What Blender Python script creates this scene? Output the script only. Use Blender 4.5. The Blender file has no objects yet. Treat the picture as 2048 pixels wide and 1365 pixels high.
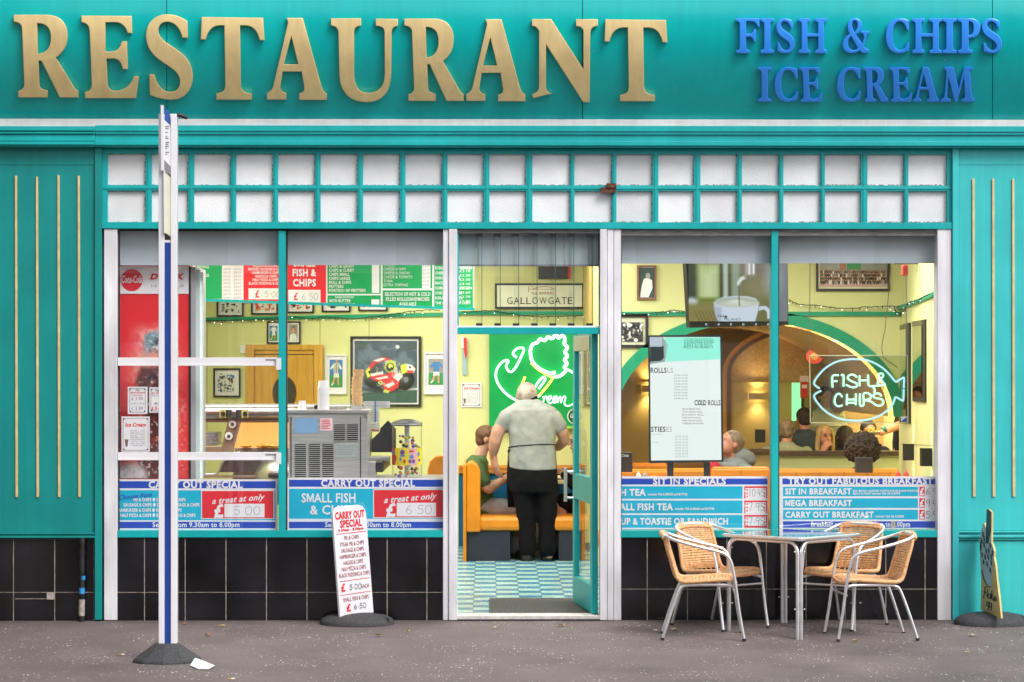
import bpy, bmesh, math, random
from mathutils import Vector, Matrix
R = random.Random(7)
rad = math.radians
sc = bpy.context.scene
COL = sc.collection

# ---------------------------------------------------------------- camera, sky, sun, exposure
FPX, DIST, HC, YAW, HORIZ = 4700.0, 17.0, 1.81, math.atan(48/4700.0), 740.0
cam = bpy.data.cameras.new('camera'); cam.sensor_width = 36; cam.lens = FPX/2048*36
cam.shift_y = (HORIZ-682.5)/2048; cam.clip_end = 400; cam.clip_start = 0.1
camo = bpy.data.objects.new('camera', cam); COL.objects.link(camo)
camo.location = (0, -DIST, HC); camo.rotation_euler = (rad(90), 0, -YAW)
sc.camera = camo
w = bpy.data.worlds.new('World'); sc.world = w; w.use_nodes = True
nt = w.node_tree; nt.nodes.clear()
sky = nt.nodes.new('ShaderNodeTexSky'); sky.sky_type = 'NISHITA'; sky.sun_disc = False
SUN_EL, SUN_AZ = 46, 38          # azimuth measured from straight behind the camera towards the right
sky.sun_elevation = rad(SUN_EL); sky.sun_rotation = rad(180-SUN_AZ)
sky.air_density = 1.0; sky.dust_density = 3.0; sky.ozone_density = 1.0
hs = nt.nodes.new('ShaderNodeHueSaturation'); hs.inputs['Saturation'].default_value = 0.22
bg = nt.nodes.new('ShaderNodeBackground'); bg.inputs['Strength'].default_value = 0.12
wo = nt.nodes.new('ShaderNodeOutputWorld')
nt.links.new(sky.outputs[0], hs.inputs['Color']); nt.links.new(hs.outputs[0], bg.inputs[0]); nt.links.new(bg.outputs[0], wo.inputs[0])
sl = bpy.data.lights.new('sun', 'SUN'); sl.energy = 1.3; sl.angle = rad(28); sl.color = (1, .96, .91)
so = bpy.data.objects.new('sun', sl); COL.objects.link(so)
d = Vector((math.sin(rad(SUN_AZ))*math.cos(rad(SUN_EL)), -math.cos(rad(SUN_AZ))*math.cos(rad(SUN_EL)), math.sin(rad(SUN_EL))))
so.rotation_euler = d.to_track_quat('Z', 'Y').to_euler(); so.location = d*30
sc.view_settings.view_transform = 'Standard'; sc.view_settings.look = 'None'
sc.view_settings.exposure = 0.74; sc.view_settings.gamma = 1

# ---------------------------------------------------------------- pixel -> place on a plane of given depth
def P(px, py, Y):
    u = (px-1024)/FPX; c, s = math.cos(YAW), math.sin(YAW)
    k = (Y+DIST)/(c-u*s)
    return Vector((k*(u*c+s), Y, HC+k*(HORIZ-py)/FPX))
def SC(Y): return FPX/(Y+DIST)        # pixels per metre at that depth
SLOPE = 0.0255
def gz(Y): return SLOPE*Y             # the pavement and shop floor rise gently inwards
def at(Y): return lambda px, py, d=0: P(px, py, Y-d)

# ---------------------------------------------------------------- materials
def lin(c): return tuple(((x/255)/12.92 if x/255 <= .04045 else ((x/255+.055)/1.055)**2.4) for x in c)
MATS = {}
def mat(name, rgb, rough=.5, metal=0, var=.06, scale=6, bump=0, bscale=60, spec=.5, emit=None, es=0, stretch=None, coat=0):
    """rgb is a linear base colour"""
    m = bpy.data.materials.new(name); m.use_nodes = True; t = m.node_tree; b = t.nodes['Principled BSDF']
    b.inputs['Roughness'].default_value = rough; b.inputs['Metallic'].default_value = metal
    b.inputs['Specular IOR Level'].default_value = spec
    if coat: b.inputs['Coat Weight'].default_value = coat; b.inputs['Coat Roughness'].default_value = .08
    b.inputs['Base Color'].default_value = (*rgb, 1)
    tc = t.nodes.new('ShaderNodeTexCoord'); src = tc.outputs['Object']
    if stretch:
        mp = t.nodes.new('ShaderNodeMapping'); mp.inputs['Scale'].default_value = stretch
        t.links.new(src, mp.inputs[0]); src = mp.outputs[0]
    if var:
        n = t.nodes.new('ShaderNodeTexNoise'); n.inputs['Scale'].default_value = scale; n.inputs['Detail'].default_value = 5
        t.links.new(src, n.inputs['Vector'])
        r = t.nodes.new('ShaderNodeMapRange'); r.inputs[1].default_value = .3; r.inputs[2].default_value = .7
        r.inputs[3].default_value = 1-var*1.6; r.inputs[4].default_value = 1+var
        t.links.new(n.outputs[0], r.inputs[0])
        mx = t.nodes.new('ShaderNodeMix'); mx.data_type = 'RGBA'; mx.blend_type = 'MULTIPLY'; mx.inputs[0].default_value = 1
        mx.inputs[6].default_value = (*rgb, 1); t.links.new(r.outputs[0], mx.inputs[7]); t.links.new(mx.outputs[2], b.inputs['Base Color'])
        r2 = t.nodes.new('ShaderNodeMapRange'); r2.inputs[3].default_value = max(0.02, rough-.08); r2.inputs[4].default_value = min(1, rough+.1)
        t.links.new(n.outputs[0], r2.inputs[0]); t.links.new(r2.outputs[0], b.inputs['Roughness'])
    if bump:
        n2 = t.nodes.new('ShaderNodeTexNoise'); n2.inputs['Scale'].default_value = bscale; n2.inputs['Detail'].default_value = 3
        t.links.new(src, n2.inputs['Vector'])
        bp = t.nodes.new('ShaderNodeBump'); bp.inputs['Strength'].default_value = bump; bp.inputs['Distance'].default_value = .01
        t.links.new(n2.outputs[0], bp.inputs['Height']); t.links.new(bp.outputs[0], b.inputs['Normal'])
    if emit:
        b.inputs['Emission Color'].default_value = (*emit, 1); b.inputs['Emission Strength'].default_value = es
    MATS[name] = m
    return m
def ps(name, r, g, b, k=1.0, **kw):           # colour given as seen in the picture (sRGB) under light of about 1
    return mat(name, tuple(min(.9, x*k) for x in lin((r, g, b))), **kw)
def glass(name, base=.05, tint=(1, 1, 1), rough=0.0):
    m = bpy.data.materials.new(name); m.use_nodes = True; t = m.node_tree; t.nodes.clear()
    o = t.nodes.new('ShaderNodeOutputMaterial'); mix = t.nodes.new('ShaderNodeMixShader')
    tr = t.nodes.new('ShaderNodeBsdfTransparent'); tr.inputs[0].default_value = (*tint, 1)
    gl = t.nodes.new('ShaderNodeBsdfGlossy'); gl.inputs['Roughness'].default_value = rough
    lw = t.nodes.new('ShaderNodeLayerWeight'); lw.inputs[0].default_value = .5
    pw = t.nodes.new('ShaderNodeMath'); pw.operation = 'POWER'; pw.inputs[1].default_value = 5
    ma = t.nodes.new('ShaderNodeMath'); ma.operation = 'MULTIPLY_ADD'; ma.inputs[1].default_value = 1-base; ma.inputs[2].default_value = base
    t.links.new(lw.outputs['Facing'], pw.inputs[0]); t.links.new(pw.outputs[0], ma.inputs[0]); t.links.new(ma.outputs[0], mix.inputs[0])
    t.links.new(tr.outputs[0], mix.inputs[1]); t.links.new(gl.outputs[0], mix.inputs[2]); t.links.new(mix.outputs[0], o.inputs[0])
    MATS[name] = m; return m
def glow(name, rgb, s):
    return mat(name, (.02, .02, .02), var=0, emit=rgb, es=s)

# ---------------------------------------------------------------- glyphs of the built-in font
CH = [chr(i) for i in range(33, 127)] + ['£', '●']
GL = {}
def load_glyphs():
    tmp = []
    def mk(body, off):
        c = bpy.data.curves.new('tmp', 'FONT'); c.body = body; c.resolution_u = 2; c.size = 1; c.offset = off
        o = bpy.data.objects.new('tmp', c); COL.objects.link(o); tmp.append(o); return o
    req = {}
    for var, off in (('r', .0), ('b', .022), ('x', .04)):
        req[var, 'HH'] = mk('HH', 0)
        for ch in CH: req[var, ch] = (mk('H'+ch+'H', 0), mk(ch, off*(.45 if ch in 'MWNw' else 1)))
    dg = bpy.context.evaluated_depsgraph_get()
    def mesh(o):
        m = bpy.data.meshes.new_from_object(o.evaluated_get(dg)); m.calc_loop_triangles()
        v = [(a.co.x, a.co.y) for a in m.vertices]; t = [tuple(x.vertices) for x in m.loop_triangles]
        bpy.data.meshes.remove(m); return v, t
    for var in 'rbx':
        hh = mesh(req[var, 'HH'])[0]; hw = max(x for x, y in hh)-min(x for x, y in hh)
        for ch in CH:
            a = mesh(req[var, ch][0])[0]; aw = max(x for x, y in a)-min(x for x, y in a)
            v, t = mesh(req[var, ch][1])
            GL[var, ch] = (v, t, aw-hw + {'r': 0, 'b': .03, 'x': .055}[var])
    for o in tmp:
        c = o.data; bpy.data.objects.remove(o); bpy.data.curves.remove(c)
load_glyphs()
CAP = max(y for x, y in GL['r', 'H'][0])
def own_glyph(ch, var, pts, adv):            # heavy letters drawn as plain outlines
    from mathutils.geometry import tessellate_polygon
    tr = tessellate_polygon([[Vector((x, y, 0)) for x, y in pts]]); GL[var, ch] = ([(x*CAP, y*CAP) for x, y in pts], [tuple(t) for t in tr], adv*CAP)
for v_, w_ in (('x', .25), ('b', .19)):
    own_glyph('M', v_, [(.04, 0), (.04, 1), (.04+w_*1.25, 1), (.55, .42), (1.06-w_*1.25, 1), (1.06, 1), (1.06, 0), (1.06-w_, 0), (1.06-w_, .66), (.55+w_*.35, .02), (.55-w_*.35, .02), (.04+w_, .66), (.04+w_, 0)], 1.13)
    own_glyph('W', v_, [(0, 1), (w_*1.05, 1), (.37, .36), (.62-w_*.45, 1), (.62+w_*.45, 1), (.87, .36), (1.24-w_*1.05, 1), (1.24, 1), (.87+w_*.62, 0), (.87-w_*.5, 0), (.62, .62), (.37+w_*.5, 0), (.37-w_*.62, 0)], 1.26)
def layout(s, var='r', shear=0, track=0):
    """-> verts, tris in units of the cap height"""
    x = 0; V = []; T = []
    for ch in s:
        if ch == ' ': x += .3; continue
        v, t, adv = GL[var, ch]; b = len(V)
        V += [((x+a+shear*y)/CAP, y/CAP) for a, y in v]; T += [(i+b, j+b, k+b) for i, j, k in t]
        x += adv+track
    return V, T
# hand-written figures as strokes in a box 0..1 wide, 0..1 high
HAND = {'0': [[(.5, 1), (.15, .8), (.05, .4), (.3, .02), (.7, .05), (.95, .45), (.8, .85), (.5, 1)]],
        '1': [[(.45, 1), (.5, 0)]], '5': [[(.25, 1), (.2, .55), (.6, .62), (.9, .35), (.6, .03), (.05, .08)], [(.25, 1), (.9, .97)]],
        '6': [[(.75, 1), (.3, .7), (.08, .3), (.3, .02), (.75, .08), (.85, .35), (.5, .5), (.15, .3)]],
        '7': [[(.05, .95), (.9, 1), (.35, 0)]], '9': [[(.9, .9), (.5, 1), (.12, .78), (.3, .5), (.85, .65), (.92, .95), (.85, .4), (.75, 0)]],
        '4': [[(.35, 1), (.1, .4), (.95, .45)], [(.75, .75), (.65, 0)]], '.': [[(.4, .42), (.55, .4), (.5, .48)]]}

# ---------------------------------------------------------------- mesh collector
class MB:
    def __init__(s): s.v = []; s.f = []; s.m = []; s.mats = []
    def mi(s, m):
        m = MATS[m] if isinstance(m, str) else m
        if m not in s.mats: s.mats.append(m)
        return s.mats.index(m)
    def add(s, V, F, m):
        b = len(s.v); k = s.mi(m); s.v += [tuple(x) for x in V]
        for f in F: s.f.append(tuple(i+b for i in f)); s.m.append(k)
        return s
    def box(s, x0, x1, y0, y1, z0, z1, m):
        V = [(x, y, z) for x in (x0, x1) for y in (y0, y1) for z in (z0, z1)]
        return s.add(V, [(0, 1, 3, 2), (4, 6, 7, 5), (0, 4, 5, 1), (2, 3, 7, 6), (0, 2, 6, 4), (1, 5, 7, 3)], m)
    def pbox(s, a, b, c, e, Y0, Y1, m):          # pixel rectangle a,b - c,e at depth Y0, going back to Y1
        p = P(min(a, c), max(b, e), Y0); q = P(max(a, c), min(b, e), Y0)
        return s.box(p.x, q.x, min(Y0, Y1), max(Y0, Y1), p.z, q.z, m)
    def hexa(s, front, back, m):                 # two quads
        n = len(front); V = list(front)+list(back)
        F = [tuple(range(n))[::-1], tuple(range(n, 2*n))]+[(i, (i+1) % n, n+(i+1) % n, n+i) for i in range(n)]
        return s.add(V, F, m)
    def slab(s, pts, mp, d0, d1, m):             # pixel polygon, extruded between offsets along mp
        return s.hexa([mp(x, y, d1) for x, y in pts], [mp(x, y, d0) for x, y in pts], m)
    def poly(s, pts, mp, dd, m): return s.add([mp(x, y, dd) for x, y in pts], [tuple(range(len(pts)))], m)
    def rect(s, a, b, c, e, mp, dd, m): return s.poly([(a, b), (c, b), (c, e), (a, e)], mp, dd, m)
    def tube(s, pts, r, m, seg=8, closed=False, cap=True):
        pts = [Vector(p) for p in pts]; n = len(pts); rs = r if isinstance(r, (list, tuple)) else [r]*n
        tan = []
        for i in range(n):
            a = pts[i-1] if (i or closed) else pts[i]; b = pts[(i+1) % n] if (i < n-1 or closed) else pts[i]
            t = (b-a); tan.append(t.normalized() if t.length > 1e-9 else Vector((0, 0, 1)))
        u = tan[0].orthogonal().normalized(); V = []
        for i in range(n):
            if i:
                ax = tan[i-1].cross(tan[i]); an = tan[i-1].angle(tan[i], 0)
                if ax.length > 1e-8: u = Matrix.Rotation(an, 3, ax.normalized()) @ u
            u = (u-tan[i]*u.dot(tan[i])).normalized(); wv = tan[i].cross(u)
            V += [pts[i]+(u*math.cos(2*math.pi*k/seg)+wv*math.sin(2*math.pi*k/seg))*rs[i] for k in range(seg)]
        F = []
        for i in range(n if closed else n-1):
            j = (i+1) % n
            F += [(i*seg+k, i*seg+(k+1) % seg, j*seg+(k+1) % seg, j*seg+k) for k in range(seg)]
        if cap and not closed: F += [tuple(range(seg))[::-1], tuple((n-1)*seg+k for k in range(seg))]
        return s.add(V, F, m)
    def loft(s, rings, m, seg=16):               # rings: (centre, rx, ry) stacked, rx along X, ry along Y (or with axes)
        V = []
        for c, rx, ry in rings:
            c = Vector(c); V += [c+Vector((rx*math.cos(2*math.pi*k/seg), ry*math.sin(2*math.pi*k/seg), 0)) for k in range(seg)]
        n = len(rings)
        F = [(i*seg+k, i*seg+(k+1) % seg, (i+1)*seg+(k+1) % seg, (i+1)*seg+k) for i in range(n-1) for k in range(seg)]
        F += [tuple(range(seg))[::-1], tuple((n-1)*seg+k for k in range(seg))]
        return s.add(V, F, m)
    def lathe(s, prof, c, m, seg=20, sx=1, sy=1): return s.loft([((c[0], c[1], c[2]+z), r*sx, r*sy) for r, z in prof], m, seg)
    def ell(s, c, r, m, nu=14, nv=9, rot=None):
        c = Vector(c); r = (r, r, r) if not isinstance(r, (list, tuple)) else r; V = []; F = []
        for j in range(nv+1):
            th = math.pi*j/nv
            for i in range(nu):
                ph = 2*math.pi*i/nu; p = Vector((r[0]*math.sin(th)*math.cos(ph), r[1]*math.sin(th)*math.sin(ph), r[2]*math.cos(th)))
                V.append(c+(rot @ p if rot else p))
        for j in range(nv):
            for i in range(nu): F.append((j*nu+i, (j+1)*nu+i, (j+1)*nu+(i+1) % nu, j*nu+(i+1) % nu))
        return s.add(V, F, m)
    def caps(s, a, b, ra, rb, m='skin', n=6):    # tapered capsule for remeshing
        a, b = Vector(a), Vector(b); dv = (b-a)
        pts = [a.lerp(b, k/n) for k in range(n+1)]; rr = [ra+(rb-ra)*k/n for k in range(n+1)]
        t = dv.normalized() if dv.length > 1e-6 else Vector((0, 0, 1))
        pre = [(a-t*ra*math.cos(q), ra*math.sin(q)) for q in (.15, .6, 1.1)]; post = [(b+t*rb*math.cos(q), rb*math.sin(q)) for q in (1.1, .6, .15)]
        al = pre+list(zip(pts, rr))+post
        return s.tube([p for p, _ in al], [max(q, 1e-4) for _, q in al], m, seg=12)
    def text(s, body, x0, x1, base, cap, mp, dd, m, var='r', shear=0, rise=0, align=None, track=0):
        """pixel layout: fit between x0 and x1 on the baseline (rise = drop of y towards the right); with align, x0 is the anchor and x1 a width factor"""
        V, T = layout(body, var, shear, track)
        a = min(x for x, _ in V); b = max(x for x, _ in V)
        if align:
            k = cap*x1; wd = (b-a)*k; st = {'l': x0, 'c': x0-wd/2, 'r': x0-wd}[align]
        else:
            k = (x1-x0)/(b-a); st = x0; wd = x1-x0
        VV = []
        for x, y in V:
            px = st+(x-a)*k; VV.append(mp(px, base-y*cap-rise*(px-st)/max(wd, 1e-6), dd))
        return s.add(VV, T, m)
    def hand(s, body, x0, x1, y0, y1, mp, dd, m, wd=1.1):
        n = sum(.45 if c in '. ' else 1 for c in body); cw = (x1-x0)/n; x = x0
        for c in body:
            if c == ' ': x += cw*.45; continue
            g = .45 if c == '.' else 1
            for st in HAND[c]:
                q = [(x+cw*g*.85*a, y1-(y1-y0)*b) for a, b in smooth2(st)]
                s.stroke(q, wd, mp, dd, m)
            x += cw*g
        return s
    def stroke(s, q, wd, mp, dd, m):             # flat ribbon along a pixel polyline
        n = len(q); V = []
        for i in range(n):
            a = q[max(i-1, 0)]; b = q[min(i+1, n-1)]; tx, ty = b[0]-a[0], b[1]-a[1]; l = math.hypot(tx, ty) or 1
            nx, ny = -ty/l*wd/2, tx/l*wd/2
            V += [mp(q[i][0]+nx, q[i][1]+ny, dd), mp(q[i][0]-nx, q[i][1]-ny, dd)]
        return s.add(V, [(2*i, 2*i+1, 2*i+3, 2*i+2) for i in range(n-1)], m)
    def build(s, name, parent=None, smooth=None, bevel=0, loc=None):
        me = bpy.data.meshes.new(name); me.from_pydata(s.v, [], s.f)
        for m in s.mats: me.materials.append(m)
        me.polygons.foreach_set('material_index', s.m); me.update()
        bm = bmesh.new(); bm.from_mesh(me); bmesh.ops.recalc_face_normals(bm, faces=bm.faces); bm.to_mesh(me); bm.free()
        if smooth:
            me.polygons.foreach_set('use_smooth', [True]*len(me.polygons)); me.set_sharp_from_angle(angle=rad(smooth))
        o = bpy.data.objects.new(name, me); COL.objects.link(o)
        if parent is not None: o.parent = parent; o.matrix_parent_inverse = parent.matrix_basis.inverted()
        elif loc is not None:
            loc = Vector(loc); me.transform(Matrix.Translation(-loc)); o.location = loc
        if bevel:
            b = o.modifiers.new('Bevel', 'BEVEL'); b.width = bevel; b.segments = 2; b.limit_method = 'ANGLE'; b.angle_limit = rad(50)
        return o
def smooth2(q, n=5):                             # Catmull-Rom through points (any dimension)
    if len(q) < 3: return list(q)
    out = []; D = len(q[0])
    for i in range(len(q)-1):
        p0, p1, p2, p3 = q[max(i-1, 0)], q[i], q[i+1], q[min(i+2, len(q)-1)]
        for k in range(n):
            t = k/n
            out.append(tuple(.5*(2*p1[j]+(p2[j]-p0[j])*t+(2*p0[j]-5*p1[j]+4*p2[j]-p3[j])*t*t+(3*p1[j]-p0[j]-3*p2[j]+p3[j])*t**3) for j in range(D)))
    out.append(tuple(q[-1])); return out
import numpy as np
def attrmat(name, emit=0, rough=.45):
    if name in MATS: return MATS[name]
    m = bpy.data.materials.new(name); m.use_nodes = True; t = m.node_tree; b = t.nodes['Principled BSDF']; b.inputs['Roughness'].default_value = rough
    a = t.nodes.new('ShaderNodeAttribute'); a.attribute_name = 'Col'
    if emit: b.inputs['Base Color'].default_value = (0, 0, 0, 1); t.links.new(a.outputs['Color'], b.inputs['Emission Color']); b.inputs['Emission Strength'].default_value = emit
    else: t.links.new(a.outputs['Color'], b.inputs['Base Color'])
    MATS[name] = m; return m
def printed(name, x0, y0, x1, y1, mp, dd, step, shapes, base, parent, emit=0, grain=0, seed=1):
    """a flat printed or displayed picture: shapes = (kind, data, sRGB, blur px) laid over a base colour"""
    nx, ny = int((x1-x0)/step), int((y1-y0)/step); gx, gy = np.meshgrid(np.linspace(x0, x1, nx+1), np.linspace(y0, y1, ny+1))
    C = np.zeros((ny+1, nx+1, 3)); C[:] = base; rs = np.random.RandomState(seed)
    def fbm(sz):
        n_ = rs.rand(int((y1-y0)/sz)+3, int((x1-x0)/sz)+3); u = (gx-x0)/sz; v = (gy-y0)/sz; i = v.astype(int); j = u.astype(int); fu = u-j; fv = v-i; fu = fu*fu*(3-2*fu); fv = fv*fv*(3-2*fv)
        return (n_[i, j]*(1-fu)+n_[i, j+1]*fu)*(1-fv)+(n_[i+1, j]*(1-fu)+n_[i+1, j+1]*fu)*fv
    for kind, data, col, bl in shapes:
        if kind == 'p':
            q = np.array(data, float); ins = np.zeros(gx.shape, bool); dist = np.full(gx.shape, 1e9)
            for (ax, ay), (bx, by) in zip(q, np.roll(q, -1, 0)):
                t_ = np.clip(((gx-ax)*(bx-ax)+(gy-ay)*(by-ay))/max((bx-ax)**2+(by-ay)**2, 1e-9), 0, 1); dist = np.minimum(dist, np.hypot(gx-ax-t_*(bx-ax), gy-ay-t_*(by-ay)))
                cr = ((ay > gy) != (by > gy)); ins ^= cr & (gx < (bx-ax)*(gy-ay)/((by-ay) if abs(by-ay) > 1e-9 else 1e-9)+ax)
            al = np.clip(.5-np.where(ins, -dist, dist)/bl, 0, 1)
        elif kind == 'e':
            ex, ey, a, b_, ro = data; u = (gx-ex)*math.cos(ro)+(gy-ey)*math.sin(ro); v = -(gx-ex)*math.sin(ro)+(gy-ey)*math.cos(ro); al = np.clip(.5-(np.hypot(u/a, v/b_)-1)*min(a, b_)/bl, 0, 1)
        elif kind == 'n':            # noise patches: size, threshold, sharpness, window function
            sz, th, sh, wf = data; al = np.clip((fbm(sz)*.65+fbm(sz*.4)*.35-th)*sh, 0, 1)*(wf(gx, gy) if wf else 1)
        al = al[..., None]; C = C*(1-al)+np.array(col, float)*al
    if grain: C = C*(1+grain*(rs.rand(*gx.shape)[..., None]-.5))
    C = np.clip(C/255, 0, 1); C = np.where(C <= .04045, C/12.92, ((C+.055)/1.055)**2.4)
    me = bpy.data.meshes.new(name); V = [tuple(mp(x, y, dd)) for x, y in zip(gx.ravel(), gy.ravel())]; k = nx+1
    me.from_pydata(V, [], [(j*k+i, (j+1)*k+i, (j+1)*k+i+1, j*k+i+1) for j in range(ny) for i in range(nx)]); me.materials.append(attrmat('screen_picture' if emit else 'printed_picture', emit))
    at_ = me.color_attributes.new('Col', 'FLOAT_COLOR', 'POINT'); at_.data.foreach_set('color', np.dstack([C, np.ones(gx.shape)]).ravel().astype(np.float32)); me.update()
    o = bpy.data.objects.new(name, me); COL.objects.link(o); o.parent = parent; o.matrix_parent_inverse = parent.matrix_basis.inverted(); return o
def tag(o, label=None, cat=None, group=None, kind=None):
    for k, v in (('label', label), ('category', cat), ('group', group), ('kind', kind)):
        if v: o[k] = v
    return o
def thing(name, loc, label, cat, group=None, rz=0):
    o = bpy.data.objects.new(name, None); COL.objects.link(o); o.location = loc; o.rotation_euler = (0, 0, rz); o.empty_display_size = .1
    bpy.context.view_layer  # transform is read through matrix_basis
    return tag(o, label, cat, group)
def copy_tree(o, parent=None):
    c = o.copy(); COL.objects.link(c)
    if parent is not None: c.parent = parent
    for ch in [x for x in o.children]: copy_tree(ch, c)
    return c
def qmap(bl, br, tl, tr, flip=1):                # (u 0..1 left-right, v 0..1 top-down, d towards the viewer)
    bl, br, tl, tr = map(Vector, (bl, br, tl, tr)); n = (br-bl).cross(tl-bl).normalized()*flip
    if n.y > 0: n = -n
    return lambda u, v, d=0: (tl.lerp(tr, u)).lerp(bl.lerp(br, u), v)+n*d
def sub(mp, a, b, c, e):                         # reuse pixel coordinates on a quad map: a,b = top left px, c,e = bottom right px
    return lambda x, y, d=0: mp((x-a)/(c-a), (y-b)/(e-b), d)
# ================================================================ materials
TED = mat('shaded_side_teal_paint', (.0, .25, .245), rough=.4, var=.07, scale=2.2, bump=.03, bscale=25)  # left pilaster: same teal darkened, the shade there is put into the colour
TEP = mat('lit_side_teal_paint', (.04, .50, .52), rough=.36, var=.06, scale=2.2, bump=.03, bscale=25)  # right pilaster and plinth: same teal made paler, the stronger light painted in
TE = mat('teal_paint', (.0, .38, .395), rough=.38, var=.07, scale=2.2, bump=.03, bscale=25)
TEF = mat('fascia_paint', (.0, .44, .445), rough=.22, var=.03, scale=1.2)
GOLD = mat('gold_letter_paint', (.80, .62, .30), rough=.4, metal=.1, var=.05, scale=5)
GSTR = mat('gold_strip_paint', (.66, .50, .25), rough=.45, var=.12, scale=14)
BLUL = mat('blue_letter_paint', (.04, .29, .95), rough=.22, var=.03)
WHT = mat('white_strip', (.66, .64, .65), rough=.45, var=.06, scale=3, stretch=(2, 20, 20))
POST = mat('silver_post_paint', (.72, .71, .76), rough=.5, var=.16, scale=5, stretch=(1, 1, .35), bump=.15, bscale=30)
DARK = mat('dark_gap', (.012, .014, .016), rough=.7, var=0)
BLK = mat('black_plastic', (.018, .018, .02), rough=.42, var=.1)
FROST = mat('frosted_glass', (.80, .80, .83), rough=.4, var=.07, scale=3.5, bump=.28, bscale=95)
def per_object(m, amt):                       # each pane of old glass a little different
    t = m.node_tree; b = t.nodes['Principled BSDF']; src = [l.from_socket for l in t.links if l.to_socket == b.inputs['Base Color']][0]
    oi = t.nodes.new('ShaderNodeObjectInfo'); r = t.nodes.new('ShaderNodeMapRange'); r.inputs[3].default_value = 1-amt; r.inputs[4].default_value = 1+amt*.4; t.links.new(oi.outputs['Random'], r.inputs[0])
    mx = t.nodes.new('ShaderNodeMix'); mx.data_type = 'RGBA'; mx.blend_type = 'MULTIPLY'; mx.inputs[0].default_value = 1; t.links.new(src, mx.inputs[6]); t.links.new(r.outputs[0], mx.inputs[7]); t.links.new(mx.outputs[2], b.inputs['Base Color'])
per_object(FROST, .16)
def wear(m, chip=(.35, .38, .36), streak=.09):  # old brushed paint: faint runs down the boards, small chips
    t = m.node_tree; b = t.nodes['Principled BSDF']; src = [l.from_socket for l in t.links if l.to_socket == b.inputs['Base Color']][0]; tc = t.nodes.new('ShaderNodeTexCoord')
    mp = t.nodes.new('ShaderNodeMapping'); mp.inputs['Scale'].default_value = (14, 14, .8); t.links.new(tc.outputs['Object'], mp.inputs[0])
    n = t.nodes.new('ShaderNodeTexNoise'); n.inputs['Scale'].default_value = 1; n.inputs['Detail'].default_value = 6; n.inputs['Roughness'].default_value = .65; t.links.new(mp.outputs[0], n.inputs['Vector'])
    r = t.nodes.new('ShaderNodeMapRange'); r.inputs[1].default_value = .35; r.inputs[2].default_value = .65; r.inputs[3].default_value = 1-streak; r.inputs[4].default_value = 1+streak*.4; t.links.new(n.outputs[0], r.inputs[0])
    mx = t.nodes.new('ShaderNodeMix'); mx.data_type = 'RGBA'; mx.blend_type = 'MULTIPLY'; mx.inputs[0].default_value = 1; t.links.new(src, mx.inputs[6]); t.links.new(r.outputs[0], mx.inputs[7])
    c = t.nodes.new('ShaderNodeTexNoise'); c.inputs['Scale'].default_value = 21; c.inputs['Detail'].default_value = 7; c.inputs['Roughness'].default_value = .7; t.links.new(tc.outputs['Object'], c.inputs['Vector'])
    k = t.nodes.new('ShaderNodeMapRange'); k.inputs[1].default_value = .715; k.inputs[2].default_value = .73; t.links.new(c.outputs[0], k.inputs[0])
    m2 = t.nodes.new('ShaderNodeMix'); m2.data_type = 'RGBA'; m2.inputs[7].default_value = (*chip, 1); t.links.new(k.outputs[0], m2.inputs[0]); t.links.new(mx.outputs[2], m2.inputs[6]); t.links.new(m2.outputs[2], b.inputs['Base Color'])
for m_ in (TE, TED, TEP): wear(m_)
wear(TEF, streak=.07); wear(GOLD, (.3, .24, .14), .10); wear(WHT, (.3, .28, .27), .1); wear(POST, (.28, .26, .26), .12)
PUTTY = mat('old_putty', (.2, .19, .18), rough=.9, var=.5, scale=60)
TILE = mat('black_tile', (.010, .0085, .013), rough=.15, var=.6, scale=2.2, spec=.55)
GROUT = mat('grout', (.42, .36, .31), rough=.9, var=.25, scale=30)
GLS = glass('window_glass', .10)
GLD = glass('display_glass', .06)
BLIND = mat('grey_blind', (.42, .49, .54), rough=.8, var=.05, scale=4)
W8 = mat('print_white', (.78, .78, .82), rough=.5, var=.03)
SBLU = ps('print_blue', 35, 75, 185, 1.0, rough=.4, var=.04)
STEAL = ps('print_teal', 0, 176, 210, 1.0, rough=.4, var=.04)
SRED = ps('print_red', 222, 40, 55, 1.0, rough=.4, var=.04)
SPINK = ps('print_dark_red', 150, 30, 45, 1.0, rough=.5, var=.04)
INK = mat('ink', (.02, .02, .03), rough=.6, var=0)
GREY = mat('grey_ink', (.22, .22, .24), rough=.6, var=0)
ALU = mat('aluminium', (.86, .86, .89), rough=.36, metal=.95, var=.05, scale=20)
STEEL = mat('stainless_steel', (.42, .42, .42), rough=.32, metal=.9, var=.08, scale=8, stretch=(8, 1, 1))
RUB = mat('recycled_rubber', (.055, .055, .06), rough=.75, var=.35, scale=90, bump=.4, bscale=120)
PAINTW = mat('white_enamel', (.74, .73, .77), rough=.35, var=.05, scale=3)
BPOLE = ps('blue_enamel', 36, 72, 160, .8, rough=.35, var=.06)

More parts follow.
